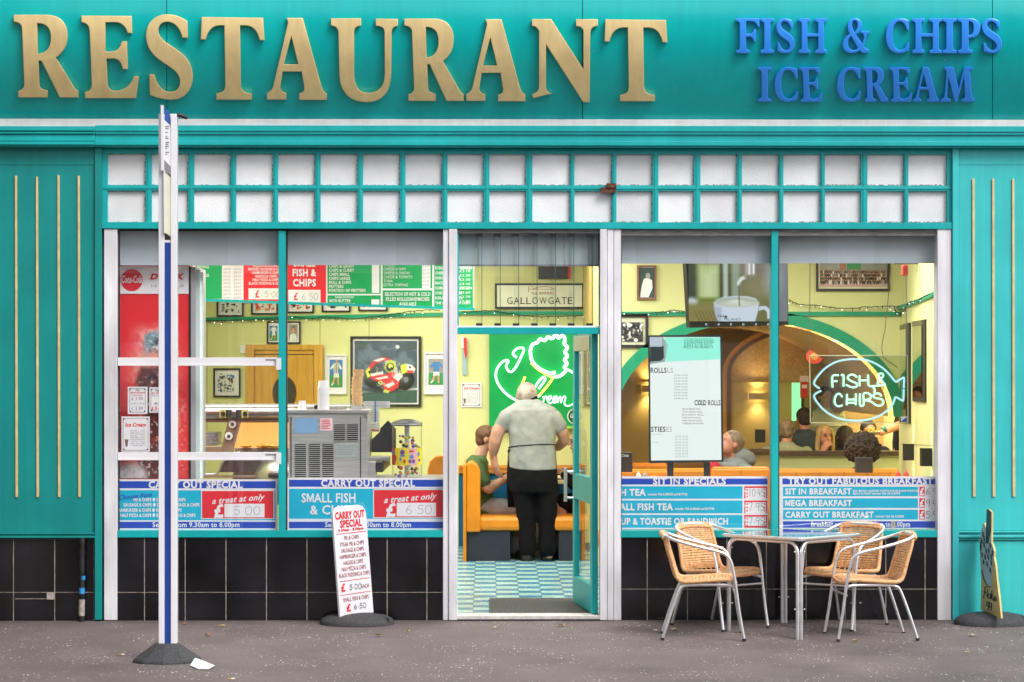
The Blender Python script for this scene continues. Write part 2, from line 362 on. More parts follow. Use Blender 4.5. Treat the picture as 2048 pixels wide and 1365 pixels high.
# ground
def asphalt():
    m = mat('asphalt', (.166, .134, .131), rough=.85, var=.16, scale=1.6); t = m.node_tree; b = t.nodes['Principled BSDF']
    base = [l.from_socket for l in t.links if l.to_socket == b.inputs['Base Color']][0]
    tc = t.nodes.new('ShaderNodeTexCoord')
    last = base
    mpn = t.nodes.new('ShaderNodeMapping'); mpn.inputs['Scale'].default_value = (1, .45, 1); t.links.new(tc.outputs['Object'], mpn.inputs[0])
    for sc_, th, col, k in ((40, .165, (.64, .58, .55), .9), (60, .24, (.40, .35, .34), .6), (70, .28, (.09, .075, .075), .5), (13, .07, (.62, .55, .5), .7)):
        v = t.nodes.new('ShaderNodeTexVoronoi'); v.inputs['Scale'].default_value = sc_; v.inputs['Randomness'].default_value = 1
        t.links.new(mpn.outputs[0], v.inputs['Vector'])
        nz = t.nodes.new('ShaderNodeTexNoise'); nz.inputs['Scale'].default_value = sc_*.55; t.links.new(tc.outputs['Object'], nz.inputs['Vector'])
        a = t.nodes.new('ShaderNodeMath'); a.operation = 'MULTIPLY'; a.inputs[1].default_value = th*2.6; t.links.new(nz.outputs[0], a.inputs[0])
        sb = t.nodes.new('ShaderNodeSeparateColor'); t.links.new(v.outputs['Color'], sb.inputs[0])
        cl = t.nodes.new('ShaderNodeTexNoise'); cl.inputs['Scale'].default_value = 2.6; cl.inputs['Detail'].default_value = 3; t.links.new(tc.outputs['Object'], cl.inputs['Vector']); cm = t.nodes.new('ShaderNodeMapRange'); cm.inputs[1].default_value = .38; cm.inputs[2].default_value = .62; cm.inputs[3].default_value = .35; cm.inputs[4].default_value = 1.35; t.links.new(cl.outputs[0], cm.inputs[0])
        g1 = t.nodes.new('ShaderNodeMath'); g1.operation = 'POWER'; g1.inputs[1].default_value = 1.5; t.links.new(sb.outputs[0], g1.inputs[0]); g2 = t.nodes.new('ShaderNodeMath'); g2.operation = 'MULTIPLY'; t.links.new(g1.outputs[0], g2.inputs[0]); t.links.new(cm.outputs[0], g2.inputs[1])
        a2 = t.nodes.new('ShaderNodeMath'); a2.operation = 'MULTIPLY'; t.links.new(a.outputs[0], a2.inputs[0]); t.links.new(g2.outputs[0], a2.inputs[1])
        l = t.nodes.new('ShaderNodeMath'); l.operation = 'LESS_THAN'; t.links.new(v.outputs['Distance'], l.inputs[0]); t.links.new(a2.outputs[0], l.inputs[1])
        kk = t.nodes.new('ShaderNodeMath'); kk.operation = 'MULTIPLY'; kk.inputs[1].default_value = k; t.links.new(l.outputs[0], kk.inputs[0])
        mx = t.nodes.new('ShaderNodeMix'); mx.data_type = 'RGBA'; mx.inputs[7].default_value = (*col, 1)
        t.links.new(kk.outputs[0], mx.inputs[0]); t.links.new(last, mx.inputs[6]); last = mx.outputs[2]
    # damp dirt that has gathered along the foot of the shop front, and old spills
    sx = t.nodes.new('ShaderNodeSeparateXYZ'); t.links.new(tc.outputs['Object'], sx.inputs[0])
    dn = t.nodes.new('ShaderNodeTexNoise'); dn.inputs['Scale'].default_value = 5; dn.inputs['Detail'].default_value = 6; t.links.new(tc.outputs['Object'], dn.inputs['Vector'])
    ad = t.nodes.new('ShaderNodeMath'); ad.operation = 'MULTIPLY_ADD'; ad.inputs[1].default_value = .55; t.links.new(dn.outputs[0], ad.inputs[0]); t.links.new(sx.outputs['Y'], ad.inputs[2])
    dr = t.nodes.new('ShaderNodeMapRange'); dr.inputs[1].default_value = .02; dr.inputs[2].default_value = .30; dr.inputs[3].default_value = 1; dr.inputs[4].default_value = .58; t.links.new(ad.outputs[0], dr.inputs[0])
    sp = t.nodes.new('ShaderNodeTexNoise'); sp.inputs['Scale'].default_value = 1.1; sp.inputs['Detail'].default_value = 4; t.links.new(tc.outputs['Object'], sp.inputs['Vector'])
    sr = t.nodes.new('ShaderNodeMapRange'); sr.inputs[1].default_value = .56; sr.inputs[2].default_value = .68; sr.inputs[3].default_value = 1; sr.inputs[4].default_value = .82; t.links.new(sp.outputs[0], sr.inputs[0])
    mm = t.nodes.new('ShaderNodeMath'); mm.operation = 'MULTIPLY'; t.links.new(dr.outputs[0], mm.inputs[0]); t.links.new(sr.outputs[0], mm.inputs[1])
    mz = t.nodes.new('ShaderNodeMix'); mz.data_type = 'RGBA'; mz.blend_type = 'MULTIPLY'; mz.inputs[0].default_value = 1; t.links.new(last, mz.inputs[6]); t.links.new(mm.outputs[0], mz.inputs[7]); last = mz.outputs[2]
    t.links.new(last, b.inputs['Base Color'])
    n = t.nodes.new('ShaderNodeTexNoise'); n.inputs['Scale'].default_value = 130; n.inputs['Detail'].default_value = 4; t.links.new(tc.outputs['Object'], n.inputs['Vector'])
    bp = t.nodes.new('ShaderNodeBump'); bp.inputs['Strength'].default_value = .55; bp.inputs['Distance'].default_value = .012
    t.links.new(n.outputs[0], bp.inputs['Height']); t.links.new(bp.outputs[0], b.inputs['Normal'])
    return m
ASP = asphalt()
ROAD = mat('road_asphalt', (.06, .058, .058), rough=.9, var=.2, scale=3, bump=.3)
KERB = mat('granite_kerb', (.26, .25, .24), rough=.8, var=.2, scale=20)
def ground_sheet(name, y0, y1, m, n=30, amp=.004, dz=0):
    g = MB(); xs = [-60]+[-8+16*i/n for i in range(n+1)]+[60]; ys = [y0+(y1-y0)*i/14 for i in range(15)]
    V = [(x, y, gz(y)+dz+(R.uniform(-amp, amp) if abs(x) < 8 and 0 < j < 14 else 0)) for j, y in enumerate(ys) for x in xs]; k = len(xs)
    g.add(V, [(j*k+i, j*k+i+1, (j+1)*k+i+1, (j+1)*k+i) for j in range(14) for i in range(k-1)], m)
    o = g.build(name, smooth=60); o['kind'] = 'structure'; return o
ground_sheet('pavement', -5.2, .02, ASP)
g = MB(); g.box(-60, 60, -5.35, -5.2, -.45, gz(-5.2), KERB); tag(g.build('kerb'), kind='structure')
g = MB(); g.box(-60, 60, -24, -5.35, -.6, gz(-5.3)-.13, ROAD); tag(g.build('road'), kind='structure')
g = MB(); g.box(-60, 60, -60, -24, -.6, gz(-5.3)+.02, KERB); tag(g.build('far_pavement'), kind='structure')

# ================================================================ shop front
LM = 'print_white'
shop = thing('shop_front', (0, 0, 0), 'teal painted restaurant shop front with gold and blue raised lettering', 'shop front')
Xl, Xr = -260, 3300      # the front goes on past both edges of the photo
# --- fascia leaning forward, gently bowed
FZ0 = P(1024, 241, 0).z
def fasc(px, py, d=0):                      # place on the fascia: py 241 bottom .. -60 top, leaning towards the street
    t = (241-py)/301.0; Y = -(.03+.32*math.sin(2.2*t))-d   # bellied out, turning back at the top
    return P(px, py, Y)
PROF = [(241-301*i/18, 0) for i in range(19)]
def fasc_panel(a, b):
    m = MB(); V = []; n = len(PROF); nx = 12
    for i in range(nx+1):
        px = a+(b-a)*i/nx
        V += [fasc(px, py) for py, _ in PROF]
    m.add(V, [(i*n+j, (i+1)*n+j, (i+1)*n+j+1, i*n+j+1) for i in range(nx) for j in range(n-1)], TEF)
    for e in (a, b):
        q = [fasc(e, py) for py, _ in PROF]; q2 = [v+Vector((0, .05, 0)) for v in q]
        m.add(q+q2, [(j, j+1, n+j+1, n+j) for j in range(n-1)], TEF)
    m.build('fascia_panel', shop, smooth=40)
seams = [Xl, 333.4, 1165, 1985, Xr]
for a, b in zip(seams, seams[1:]): fasc_panel(a+.7, b-.7)
m = MB(); m.slab([(Xl, 245), (Xr, 245), (Xr, -70), (Xl, -70)], fasc, -.12, -.06, DARK); m.build('fascia_backing', shop)
m = MB(); m.pbox(Xl, -62, Xr, -200, -.27, 1.0, TE); m.build('fascia_capping', shop)
m = MB()
m.pbox(Xl, 241.5, Xr, 253.5, -.075, .1, WHT); m.build('fascia_trim', shop, bevel=.003)
# --- cornice under it: stepped mouldings
m = MB()
for a, b, y in ((254, 262.5, -.115), (262.5, 265, -.095), (265, 268.5, -.105), (268.5, 271, -.085), (271, 283.2, -.09), (283.2, 285, -.08), (285, 290.5, -.125), (290.5, 294, -.105)):
    m.pbox(190, a, Xr, b, y, .1, TE)
    if True: m.pbox(Xl, a-1.2, 189.4, b-1.2 if b < 294 else 293, y-.012, .1, TE)
m.build('cornice', shop, bevel=.003)
# raised letters
def parse(dv):
    tok = dv.replace(',', ' ').replace('Z', ' Z ').replace('M', ' M ').replace('L', ' L ').replace('C', ' C ').split(); out = []; cur = []; cmd = None; i = 0
    while i < len(tok):
        if tok[i] in 'MLCZ':
            cmd = tok[i]; i += 1
            if cmd == 'Z': out.append(cur); cur = []
            continue
        if cmd in 'ML': cur.append((float(tok[i]), float(tok[i+1]))); i += 2
        else:
            p0 = cur[-1]; a = [(float(tok[i+2*k]), float(tok[i+2*k+1])) for k in range(3)]; i += 6
            for k in range(1, 9):
                t = k/8; s = 1-t
                cur.append(tuple(s**3*p0[j]+3*s*s*t*a[0][j]+3*s*t*t*a[1][j]+t**3*a[2][j] for j in (0, 1)))
    return out
GP = {
'R': 'M78 85 L265 85 C345 85 385 135 385 205 C385 265 355 305 318 328 L425 500 C432 510 440 516 447 517 L447 556 L340 556 L238 352 C235 345 222 345 220 350 L225 480 C226 500 240 512 273 515 L273 556 L103 556 L103 518 C125 515 138 500 138 480 L125 165 C124 140 110 128 78 125 Z M212 133 L216 308 C262 305 290 275 290 215 C290 160 262 133 212 133 Z',
'E': 'M464 90 L748 92 L752 190 L726 190 C715 150 690 128 650 128 L600 128 L600 295 L630 295 C665 295 685 275 692 237 L722 237 L727 395 L698 395 C690 352 672 335 640 335 L606 335 L612 470 C614 505 630 517 655 517 C710 517 745 485 762 435 L790 435 L774 560 L484 560 L484 525 C510 520 522 508 522 480 L510 180 C508 150 495 132 464 128 Z',
'S': 'M1066 122 L1068 216 L1037 216 C1025 165 995 125 950 125 C918 125 900 148 900 175 C900 215 940 240 985 270 C1050 312 1096 355 1096 440 C1096 520 1045 570 978 570 C935 570 885 558 852 541 L848 424 L878 424 C890 480 920 523 970 525 C1005 525 1024 500 1024 468 C1024 420 985 395 930 360 C865 318 830 270 830 205 C830 130 880 82 950 82 C1000 82 1035 100 1066 122 Z',
'T': 'M1147 98 L1497 102 L1505 230 L1478 230 C1465 175 1440 148 1395 146 L1366 146 L1370 480 C1371 515 1390 528 1433 532 L1433 568 L1231 568 L1231 532 C1268 528 1282 515 1282 480 L1276 146 L1250 146 C1208 148 1182 175 1171 226 L1142 226 Z',
'A': 'M1630 104 L1722 104 L1826 485 C1832 510 1842 525 1859 533 L1859 570 L1702 570 L1702 532 C1725 530 1733 515 1730 495 L1716 409 L1608 409 L1595 490 C1592 512 1605 525 1629 530 L1629 568 L1519 568 L1519 530 C1540 522 1550 510 1555 490 L1638 135 C1637 120 1633 112 1630 104 Z M1657 208 L1615 367 L1697 367 Z',
'U': 'M-111 108 L65 108 L65 152 C35 155 24 165 24 190 L24 440 C26 510 55 545 105 545 C165 545 202 510 203 430 L201 190 C200 165 185 155 150 152 L150 110 L280 112 L280 153 C255 157 243 168 243 190 L240 430 C238 540 190 600 100 600 C0 600 -60 545 -62 440 L-68 190 C-70 165 -85 155 -111 150 Z',
'N': 'M1066 113 L1178 113 L1366 408 L1366 190 C1366 168 1352 157 1323 154 L1323 114 L1450 114 L1450 153 C1418 157 1408 170 1406 195 L1402 600 L1365 600 L1148 262 L1147 510 C1147 535 1160 545 1185 548 C1160 556 1130 560 1075 578 L1066 553 C1095 545 1107 530 1107 505 L1107 185 C1100 165 1085 155 1066 153 Z',
'I': 'M0 0 L100 0 L100 22 C80 24 74 32 74 45 L74 205 C74 220 80 226 100 228 L100 250 L0 250 L0 228 C20 226 26 220 26 205 L26 45 C26 32 20 24 0 22 Z',
'H': 'M0 0 L88 0 L88 22 C70 24 66 32 66 45 L66 108 L144 108 L144 45 C144 32 140 24 122 22 L122 0 L210 0 L210 22 C194 24 188 32 188 45 L188 205 C188 220 194 226 210 228 L210 250 L122 250 L122 228 C140 226 144 220 144 205 L144 132 L66 132 L66 205 C66 220 70 226 88 228 L88 250 L0 250 L0 228 C16 226 22 220 22 205 L22 45 C22 32 16 24 0 22 Z',
'F': 'M0 0 L162 0 L165 62 L150 62 C142 35 128 22 105 22 L70 22 L70 110 L90 110 C108 110 118 100 122 78 L140 78 L140 165 L122 165 C118 142 108 133 90 133 L70 133 L70 205 C70 220 76 226 95 228 L95 250 L0 250 L0 228 C18 226 24 220 24 205 L24 45 C24 32 18 24 0 22 Z',
'C': 'M160 15 L163 85 L146 85 C138 45 120 22 95 22 C62 22 48 65 48 125 C48 190 66 226 100 226 C125 226 142 205 150 172 L165 172 L160 232 C140 245 118 250 92 250 C35 250 0 205 0 128 C0 50 38 0 95 0 C120 0 140 5 160 15 Z',
'P': 'M0 0 L80 0 C128 0 150 28 150 70 C150 118 122 142 72 142 L72 205 C72 220 78 226 98 228 L98 250 L0 250 L0 228 C18 226 24 220 24 205 L24 45 C24 32 18 24 0 22 Z M72 22 L72 120 C95 120 104 105 104 70 C104 35 95 22 72 22 Z',
'M': 'M28 0 L90 0 L128 150 L168 0 L228 0 L228 20 C210 22 206 30 207 45 L220 205 C222 220 228 226 240 228 L240 250 L148 250 L148 228 C166 226 172 220 171 205 L165 75 L116 250 L100 250 L56 75 L48 200 C47 220 54 226 74 228 L74 250 L0 250 L0 228 C18 226 26 218 28 200 L42 48 C43 30 40 22 28 20 Z',
'&': 'M88 0 C118 0 138 20 138 52 C138 82 118 102 96 118 L138 178 C150 158 154 138 150 120 C148 112 140 108 128 106 L128 90 L195 90 L195 106 C178 110 172 120 168 138 C164 162 158 182 150 198 C160 212 172 220 190 222 L190 240 C180 248 168 250 158 250 C142 250 132 242 122 230 C106 244 88 250 66 250 C26 250 0 226 0 186 C0 154 20 132 50 112 C40 94 36 76 36 56 C36 22 58 0 88 0 Z M88 16 C76 16 68 28 68 48 C68 66 74 82 84 98 C98 86 106 70 106 48 C106 28 100 16 88 16 Z M60 128 C46 142 40 156 40 176 C40 206 54 226 78 226 C90 226 100 222 108 212 Z'}
lets = []
for ch, a, b, c, e in (('R', 27.4, 30, 157, 195.5), ('E', 163, 31.6, 278, 197), ('S', 292, 29, 385.5, 200), ('T', 401.5, 34.5, 529, 200), ('A', 534, 36.2, 653.6, 200.4), ('U', 662, 37, 796, 205),
                       ('R', 808.7, 37.6, 927.3, 202.3), ('A', 932.4, 39, 1050.7, 203), ('N', 1064, 38.6, 1195.6, 205), ('T', 1209, 39, 1334.7, 203)): lets.append((ch, a, b, c, e, GOLD, .028, .0045))
k = 3.0659
for ch, a, c in (('F', 283, 427), ('I', 432, 515), ('S', 528, 642), ('H', 665, 840), ('&', 935, 1103), ('C', 1200, 1345), ('H', 1362, 1545), ('I', 1548, 1635), ('P', 1643, 1780), ('S', 1790, 1912)):
    lets.append((ch, 1380+a/k, 113/k, 1380+c/k, 329/k, BLUL, .022, .006))
for ch, a, c in (('I', 415, 500), ('C', 517, 662), ('E', 670, 812), ('C', 900, 1047), ('R', 1060, 1215), ('E', 1222, 1363), ('A', 1368, 1527), ('M', 1535, 1745)):
    lets.append((ch, 1380+a/k, 412/k, 1380+c/k, 627/k, BLUL, .022, .006))
tmpo = []
for ch, a, b, c, e, mt, ex, bv in lets:
    loops = parse(GP[ch]); xs = [x for l in loops for x, y in l]; ys = [y for l in loops for x, y in l]
    W = (c-a)/277; Hh = (e-b)/277
    cu = bpy.data.curves.new('t', 'CURVE'); cu.dimensions = '2D'; cu.fill_mode = 'BOTH'; cu.extrude = ex/2; cu.bevel_depth = bv; cu.bevel_resolution = 1; cu.offset = -bv
    for l in loops:
        sp = cu.splines.new('POLY'); sp.points.add(len(l)-1); sp.use_cyclic_u = True
        for i, (x, y) in enumerate(l): sp.points[i].co = ((x-min(xs))/(max(xs)-min(xs))*W, (1-(y-min(ys))/(max(ys)-min(ys)))*Hh, 0, 1)
    o = bpy.data.objects.new('t', cu); COL.objects.link(o); tmpo.append((o, a, b, c, e, W, Hh, mt, ex, bv))
dg = bpy.context.evaluated_depsgraph_get(); lm = []
for o, *r in tmpo: lm.append((bpy.data.meshes.new_from_object(o.evaluated_get(dg)), r))
for o, *r in tmpo: cu = o.data; bpy.data.objects.remove(o); bpy.data.curves.remove(cu)
for me, (a, b, c, e, W, Hh, mt, ex, bv) in lm:
    me.name = 'letter'; me.materials.clear(); me.materials.append(mt)
    bm = bmesh.new(); bm.from_mesh(me)
    for i in range(1, 14): bmesh.ops.bisect_plane(bm, geom=bm.verts[:]+bm.edges[:]+bm.faces[:], plane_co=(0, Hh*i/14, 0), plane_no=(0, 1, 0))
    bm.to_mesh(me); bm.free()
    for v in me.vertices:
        x, y, z = v.co; v.co = fasc(a+(c-a)*x/W, e-(e-b)*y/Hh, .006+ex/2+bv+z)
    me.polygons.foreach_set('use_smooth', [True]*len(me.polygons)); me.set_sharp_from_angle(angle=rad(35)); me.update()
    o = bpy.data.objects.new('letter', me); COL.objects.link(o); o.parent = shop
    o['label'] = 'gold raised serif letter' if mt is GOLD else 'blue raised serif letter'
# --- side pilasters
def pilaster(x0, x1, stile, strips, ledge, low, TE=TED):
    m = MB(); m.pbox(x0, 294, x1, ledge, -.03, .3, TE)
    m.pbox(stile[0], 296, stile[1], 1240, -.055, .3, TE)
    for yy in ((594,), (835,)): pass
    m.pbox(x0, 300, x1, 330, -.034, 0, TE)
    p = m.build('pilaster', shop, bevel=.002)
    for x, a, b in strips:
        q = MB(); V = []
        for px, py in ((x-2.6, a), (x+2.2, a), (x+4.0, b), (x-1.4, b)): V.append((px, py))
        q.slab(V, at(-.03), 0, .012, GSTR); q.build('trim_strip', p, bevel=.003)
    q = MB()
    for a, b, y in low: q.pbox(x0, a, x1, b, y, .2, TE)
    q.build('ledge', p, bevel=.003)
    return p
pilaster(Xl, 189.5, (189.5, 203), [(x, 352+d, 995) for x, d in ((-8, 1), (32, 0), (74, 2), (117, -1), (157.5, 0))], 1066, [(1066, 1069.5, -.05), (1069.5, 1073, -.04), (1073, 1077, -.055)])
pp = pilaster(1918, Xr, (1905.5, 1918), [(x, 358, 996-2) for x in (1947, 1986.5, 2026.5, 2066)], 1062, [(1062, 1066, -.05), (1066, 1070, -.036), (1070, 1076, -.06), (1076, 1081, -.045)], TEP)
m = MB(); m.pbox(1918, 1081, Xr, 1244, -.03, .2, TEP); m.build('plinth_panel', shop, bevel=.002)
# --- transom of frosted panes
cols = [215, 303, 388, 472, 556, 641, 726, 811, 895, 979, 1065, 1149, 1233, 1317, 1401, 1484, 1567, 1650, 1735, 1817]
wid = [76, 73, 73, 74, 74, 74, 74, 73, 72, 73, 75, 75, 72, 71, 73, 74, 74, 72, 73, 77]
m = MB()
m.pbox(203.5, 299, 1905, 307.5, -.02, .1, TE); m.pbox(203.5, 445.5, 1905, 457.5, -.045, .1, TE); m.pbox(204, 371.5, 1905, 381.5, -.02, .06, TE)
ed = [203.5]+[(a+w_+b)/2 for a, w_, b in zip(cols, wid, cols[1:])]+[1905]
for i in range(21):
    a = 203.5 if i == 0 else cols[i-1]+wid[i-1]; b = cols[i] if i < 20 else 1905
    for y0, y1 in ((307.5, 371.5), (381.5, 445.5)):
        m.pbox(a, y0, b, y1, -.02, .06, TE)
        if 0 < i < 20:
            c = (a+b)/2; m.pbox(c-2.2, y0-3, c+2.2, y1+3, -.026, -.021, TE)
m.pbox(206, 374.5, 1903, 378, -.026, -.021, TE)
tr = m.build('transom_window', shop, bevel=.0025)
for x, w_ in zip(cols, wid):
    for y0, y1 in ((307.5, 371.5), (381.5, 445.5)):
        q = MB(); q.pbox(x-1, y0-1, x+w_+1, y1+1, .012, .03, FROST)
        n = 26
        for i in range(n):                    # ragged putty line
            if R.random() < .75: q.pbox(x+w_*i/n, y1-R.uniform(.6, 2.2), x+w_*(i+1.2)/n, y1+.5, .002, .012, PUTTY)
            if R.random() < .55: q.pbox(x+w_*i/n, y0-.5, x+w_*(i+1.2)/n, y0+R.uniform(.4, 1.6), .002, .012, PUTTY)
            if R.random() < .5: q.pbox(x+w_-R.uniform(.3, 1.8), y0+64*i/n, x+w_+.5, y0+64*(i+1.2)/n, .002, .012, PUTTY)
        q.build('pane', tr)
m = MB(); m.pbox(1213, 367, 1233, 376, -.06, -.027, mat('rust_bracket', (.14, .05, .03), rough=.9, var=.4, scale=40)); m.pbox(1202, 375, 1232, 386, -.05, -.027, 'rust_bracket'); m.build('bracket', tr)
# near-black strip coloured as the soffit shadow line, and steel head channel, both recessed
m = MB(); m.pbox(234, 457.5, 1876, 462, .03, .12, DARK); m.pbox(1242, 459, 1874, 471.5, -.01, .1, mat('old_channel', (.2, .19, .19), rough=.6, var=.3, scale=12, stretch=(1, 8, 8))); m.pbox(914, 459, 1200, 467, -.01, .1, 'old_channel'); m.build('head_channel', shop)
# --- metal posts
for i, (a, b, y) in enumerate(((208, 234, -.035), (886, 897, -.03), (897.8, 914.5, -.045), (1200, 1214, -.045), (1214.8, 1227, -.035), (1227.8, 1242, -.03), (1875, 1903, -.035))):
    m = MB(); m.pbox(a, 458.5, b, 1241, y, .12, POST); p = m.build('post', shop, bevel=.004)
# --- shop windows
def shop_window(x0, x1, mull, bars, label):
    m = MB()
    m.pbox(x0-1, 1061.5, x1, 1075.5, -.03, .14, TE)
    m.pbox(x0-1, 462, x0+1.5, 1061.5, .01, .08, DARK)
    m.pbox(mull[0], 462, mull[1], 1061.5, -.02, .1, TE); m.pbox(mull[1], 462, mull[1]+2.2, 1061.5, .0, .1, DARK)
    f = m.build('shop_window', shop, bevel=.002)
    for a, b in ((x0, mull[0]), (mull[1], x1)):
        q = MB(); q.rect(a-2, 462, b+2, 1062, at(.03), 0, GLS); q.build('pane', f)
    for a, b, y0, y1 in bars:
        q = MB(); q.pbox(a, y0, b, y1, -.008, .026, PAINTW); q.pbox(a, y1-3, b, y1, -.014, .026, PAINTW); q.pbox(b-26, y0+3, b-3, y0+6.5, -.0095, -.008, GREY); q.pbox(b-5, y0+1, b+5, y1+8, -.03, -.016, PAINTW); q.build('slide_rail', f, bevel=.0015)
    return f
shop_window(236, 886, (557, 571), [(236, 557, 715.5, 732), (236, 557, 905, 921)], '')
shop_window(1242, 1875, (1543, 1556.5), [], '')
# --- window above the door with louvre blades
m = MB(); m.pbox(914, 655.5, 1200, 668.5, -.03, .09, TE); m.pbox(914, 652, 1200, 655.5, -.012, .08, W8); m.pbox(914, 467, 917.5, 655, .0, .08, TE); m.pbox(1198, 467, 1200, 655, .0, .08, DARK)
fl = m.build('overdoor_window', shop, bevel=.002)
LB = glass('louvre_glass', .05, (.985, .995, .99))
EDGE = mat('glass_edge', (.02, .13, .11), rough=.2, var=0)
for i in range(8):
    x = 917+36.8*i
    q = MB(); q.hexa([P(x, 468, .02), P(x+47, 468, .045), P(x+47, 651, .045), P(x, 651, .02)], [P(x, 468, .025), P(x+47, 468, .05), P(x+47, 651, .05), P(x, 651, .025)], LB)
    q.pbox(x+46.2, 468, x+47.4, 650, .038, .052, EDGE); b = q.build('louvre_blade', fl)
    q = MB(); q.pbox(x+35, 647, x+48, 653, .0, .05, BLK); q.build('clip', b); q = MB(); q.pbox(x+35, 468, x+48, 473, .0, .05, BLK); q.build('clip', b)
# --- door threshold
m = MB(); m.pbox(914, 1232.3, 1200, 1239.6, -.045, .16, mat('threshold_stone', (.55, .52, .5), rough=.8, var=.15, scale=20)); m.build('threshold', shop, bevel=.003)
# --- black tiled stall risers
def riser(xs, hy, x0, x1, top, bot, Y=-.012):
    m = MB(); m.pbox(x0, top, x1, bot, Y+.004, .25, GROUT)
    es = [x0]+xs+[x1]
    for a, b in zip(es, es[1:]):
        for c, e in ((top, hy), (hy, bot)):
            m.pbox(a+.9, c+.8, b-.9, e-.8, Y, Y+.02, TILE)
    m.build('tiled_riser', shop, bevel=.0012)
riser([289, 370.5, 452, 533, 614, 695, 774.5, 854], 1185, 234, 886, 1075.8, 1244)
riser([1294.6, 1375, 1454, 1533, 1612.5, 1691, 1772, 1850.5], 1178.5, 1242, 1875, 1075.8, 1242)
riser([-135, -54, 27, 109.5], 1185, Xl, 188, 1078, 1246, -.02)
m = MB(); m.pbox(93.5, 1185.6, 109, 1199.5, -.03, -.019, mat('bare_render', (.4, .35, .32), rough=.95, var=.2, scale=40)); m.pbox(30, 1197.6, 94, 1198.6, -.0215, -.0195, GROUT); m.build('broken_tile_patch', shop)
# pipe on the riser
m = MB(); PIP = mat('flaking_black_paint', (.015, .015, .018), rough=.5, var=.8, scale=18)
c = P(165, 1078, -.06)
m.tube([P(164.5, 1076, -.06), P(164, 1150, -.06), P(163.5, 1243, -.06)], .021, PIP, 10); m.tube([P(164.3, 1098, -.06), P(164.2, 1110, -.06)], .027, PIP, 10)
dp = m.build('drain_pipe', shop, smooth=40)
q = MB(); q.tube([P(163.8, 1199, -.06), P(163.4, 1232, -.06)], .0222, 'bare_render', 10); q.build('paint_chip', dp, smooth=40); q = MB(); q.tube([P(163.8, 1176, -.062), P(163.8, 1188, -.062)], .0214, mat('blue_paint_chip', (.02, .25, .55), rough=.5, var=.3), 10); q.build('paint_chip', dp, smooth=40); q = MB(); q.tube([P(165, 1152, -.062), P(165, 1160, -.062)], .0212, 'blue_paint_chip', 6); q.build('paint_chip', dp, smooth=40)
# solid body above/beyond the front (walls between shop and street, roof edge)
m = MB(); BODY = mat('sandstone', (.30, .25, .2), rough=.9, var=.15, scale=5, bump=.3)
a = P(1024, -200, -.3).z
m.box(P(Xl, 0, 0).x, P(Xr, 0, 0).x, .12, .5, 2.72, a+4, BODY); m.box(P(Xl, 0, 0).x, P(205, 0, 0).x, .2, .5, -.2, 2.72, BODY); m.box(P(1904, 0, 0).x, P(Xr, 0, 0).x, .2, .5, -.2, 2.72, BODY)
m.build('upper_wall', shop)
# open glazed door leaf, hinged on the right post
hin = P(1190, 1232, .06); dl = P(1151, 1203, 1.0)
def door_pt(u, z, d=0):                        # u 0 free edge (inside) .. 1 hinge
    a = Vector((dl.x, 1.0, 0)); b = Vector((hin.x, .06, 0)); p = a.lerp(b, u); n = Vector((-(b-a).y, (b-a).x, 0)).normalized()
    if n.x > 0: n = -n
    p = p+n*d; p.z = z; return p
zb, zt = gz(.5)+.025, P(1152, 672, 1.0).z
m = MB()
def dbox(mb, u0, u1, z0, z1, d0, d1, mt): mb.hexa([door_pt(u0, z0, d1), door_pt(u1, z0, d1), door_pt(u1, z1, d1), door_pt(u0, z1, d1)], [door_pt(u0, z0, d0), door_pt(u1, z0, d0), door_pt(u1, z1, d0), door_pt(u0, z1, d0)], mt)
for u0, u1, z0, z1 in ((0, .1, zb, zt), (.9, 1, zb, zt), (.1, .9, zb, zb+.2), (.1, .9, zt-.12, zt), (.1, .9, .83, 1.02)): dbox(m, u0, u1, z0, z1, -.022, .022, TE)
dbox(m, .1, .9, zt-.12, zt-.01, .023, .028, mat('brushed_plate', (.5, .5, .45), rough=.4, metal=.6))
dr = m.build('door', shop, bevel=.003)
q = MB(); dbox(q, .1, .9, zb+.2, .83, -.004, .004, GLD); dbox(q, .1, .9, 1.02, zt-.12, -.004, .004, GLD); q.build('glass_pane', dr)
q = MB(); q.tube([door_pt(-.02, .80, .075), door_pt(-.02, 1.06, .075)], .013, ALU, 8)
for z in (.83, 1.03): q.tube([door_pt(.03, z, .02), door_pt(-.02, z, .075)], .008, ALU, 6)
q.build('handle', dr, smooth=50)
# red drill hole patches, rivets on the frame foot
# ================================================================ inside the shop
YEL = mat('yellow_wall', (.68, .70, .32), rough=.7, var=.04, scale=1.5)
YELM = mat('mustard_wall', (.50, .37, .12), rough=.6, var=.06, scale=2)
GRT = ps('green_trim', 0, 150, 110, 1.0, rough=.45)
ORG = mat('orange_vinyl', (.76, .27, .012), rough=.33, var=.07, scale=7, bump=.05, bscale=14)
ORW = mat('orange_wood', (.60, .27, .05), rough=.4, var=.2, scale=5, stretch=(1, 1, 12))
OAK = mat('oak_door', (.62, .33, .05), rough=.35, var=.14, scale=4, stretch=(9, 9, .6))
NAVY = mat('navy_panel', (.022, .028, .045), rough=.5, var=.1)
BLUP = ps('blue_panel', 0, 110, 160, .9, rough=.4)
def lamp(name, x, y, z, sx, sy, e, col=(1, .965, .88)):
    l = bpy.data.lights.new(name, 'AREA'); l.shape = 'RECTANGLE'; l.size = sx; l.size_y = sy; l.energy = e; l.color = col
    o = bpy.data.objects.new(name, l); COL.objects.link(o); o.location = (x, y, z)
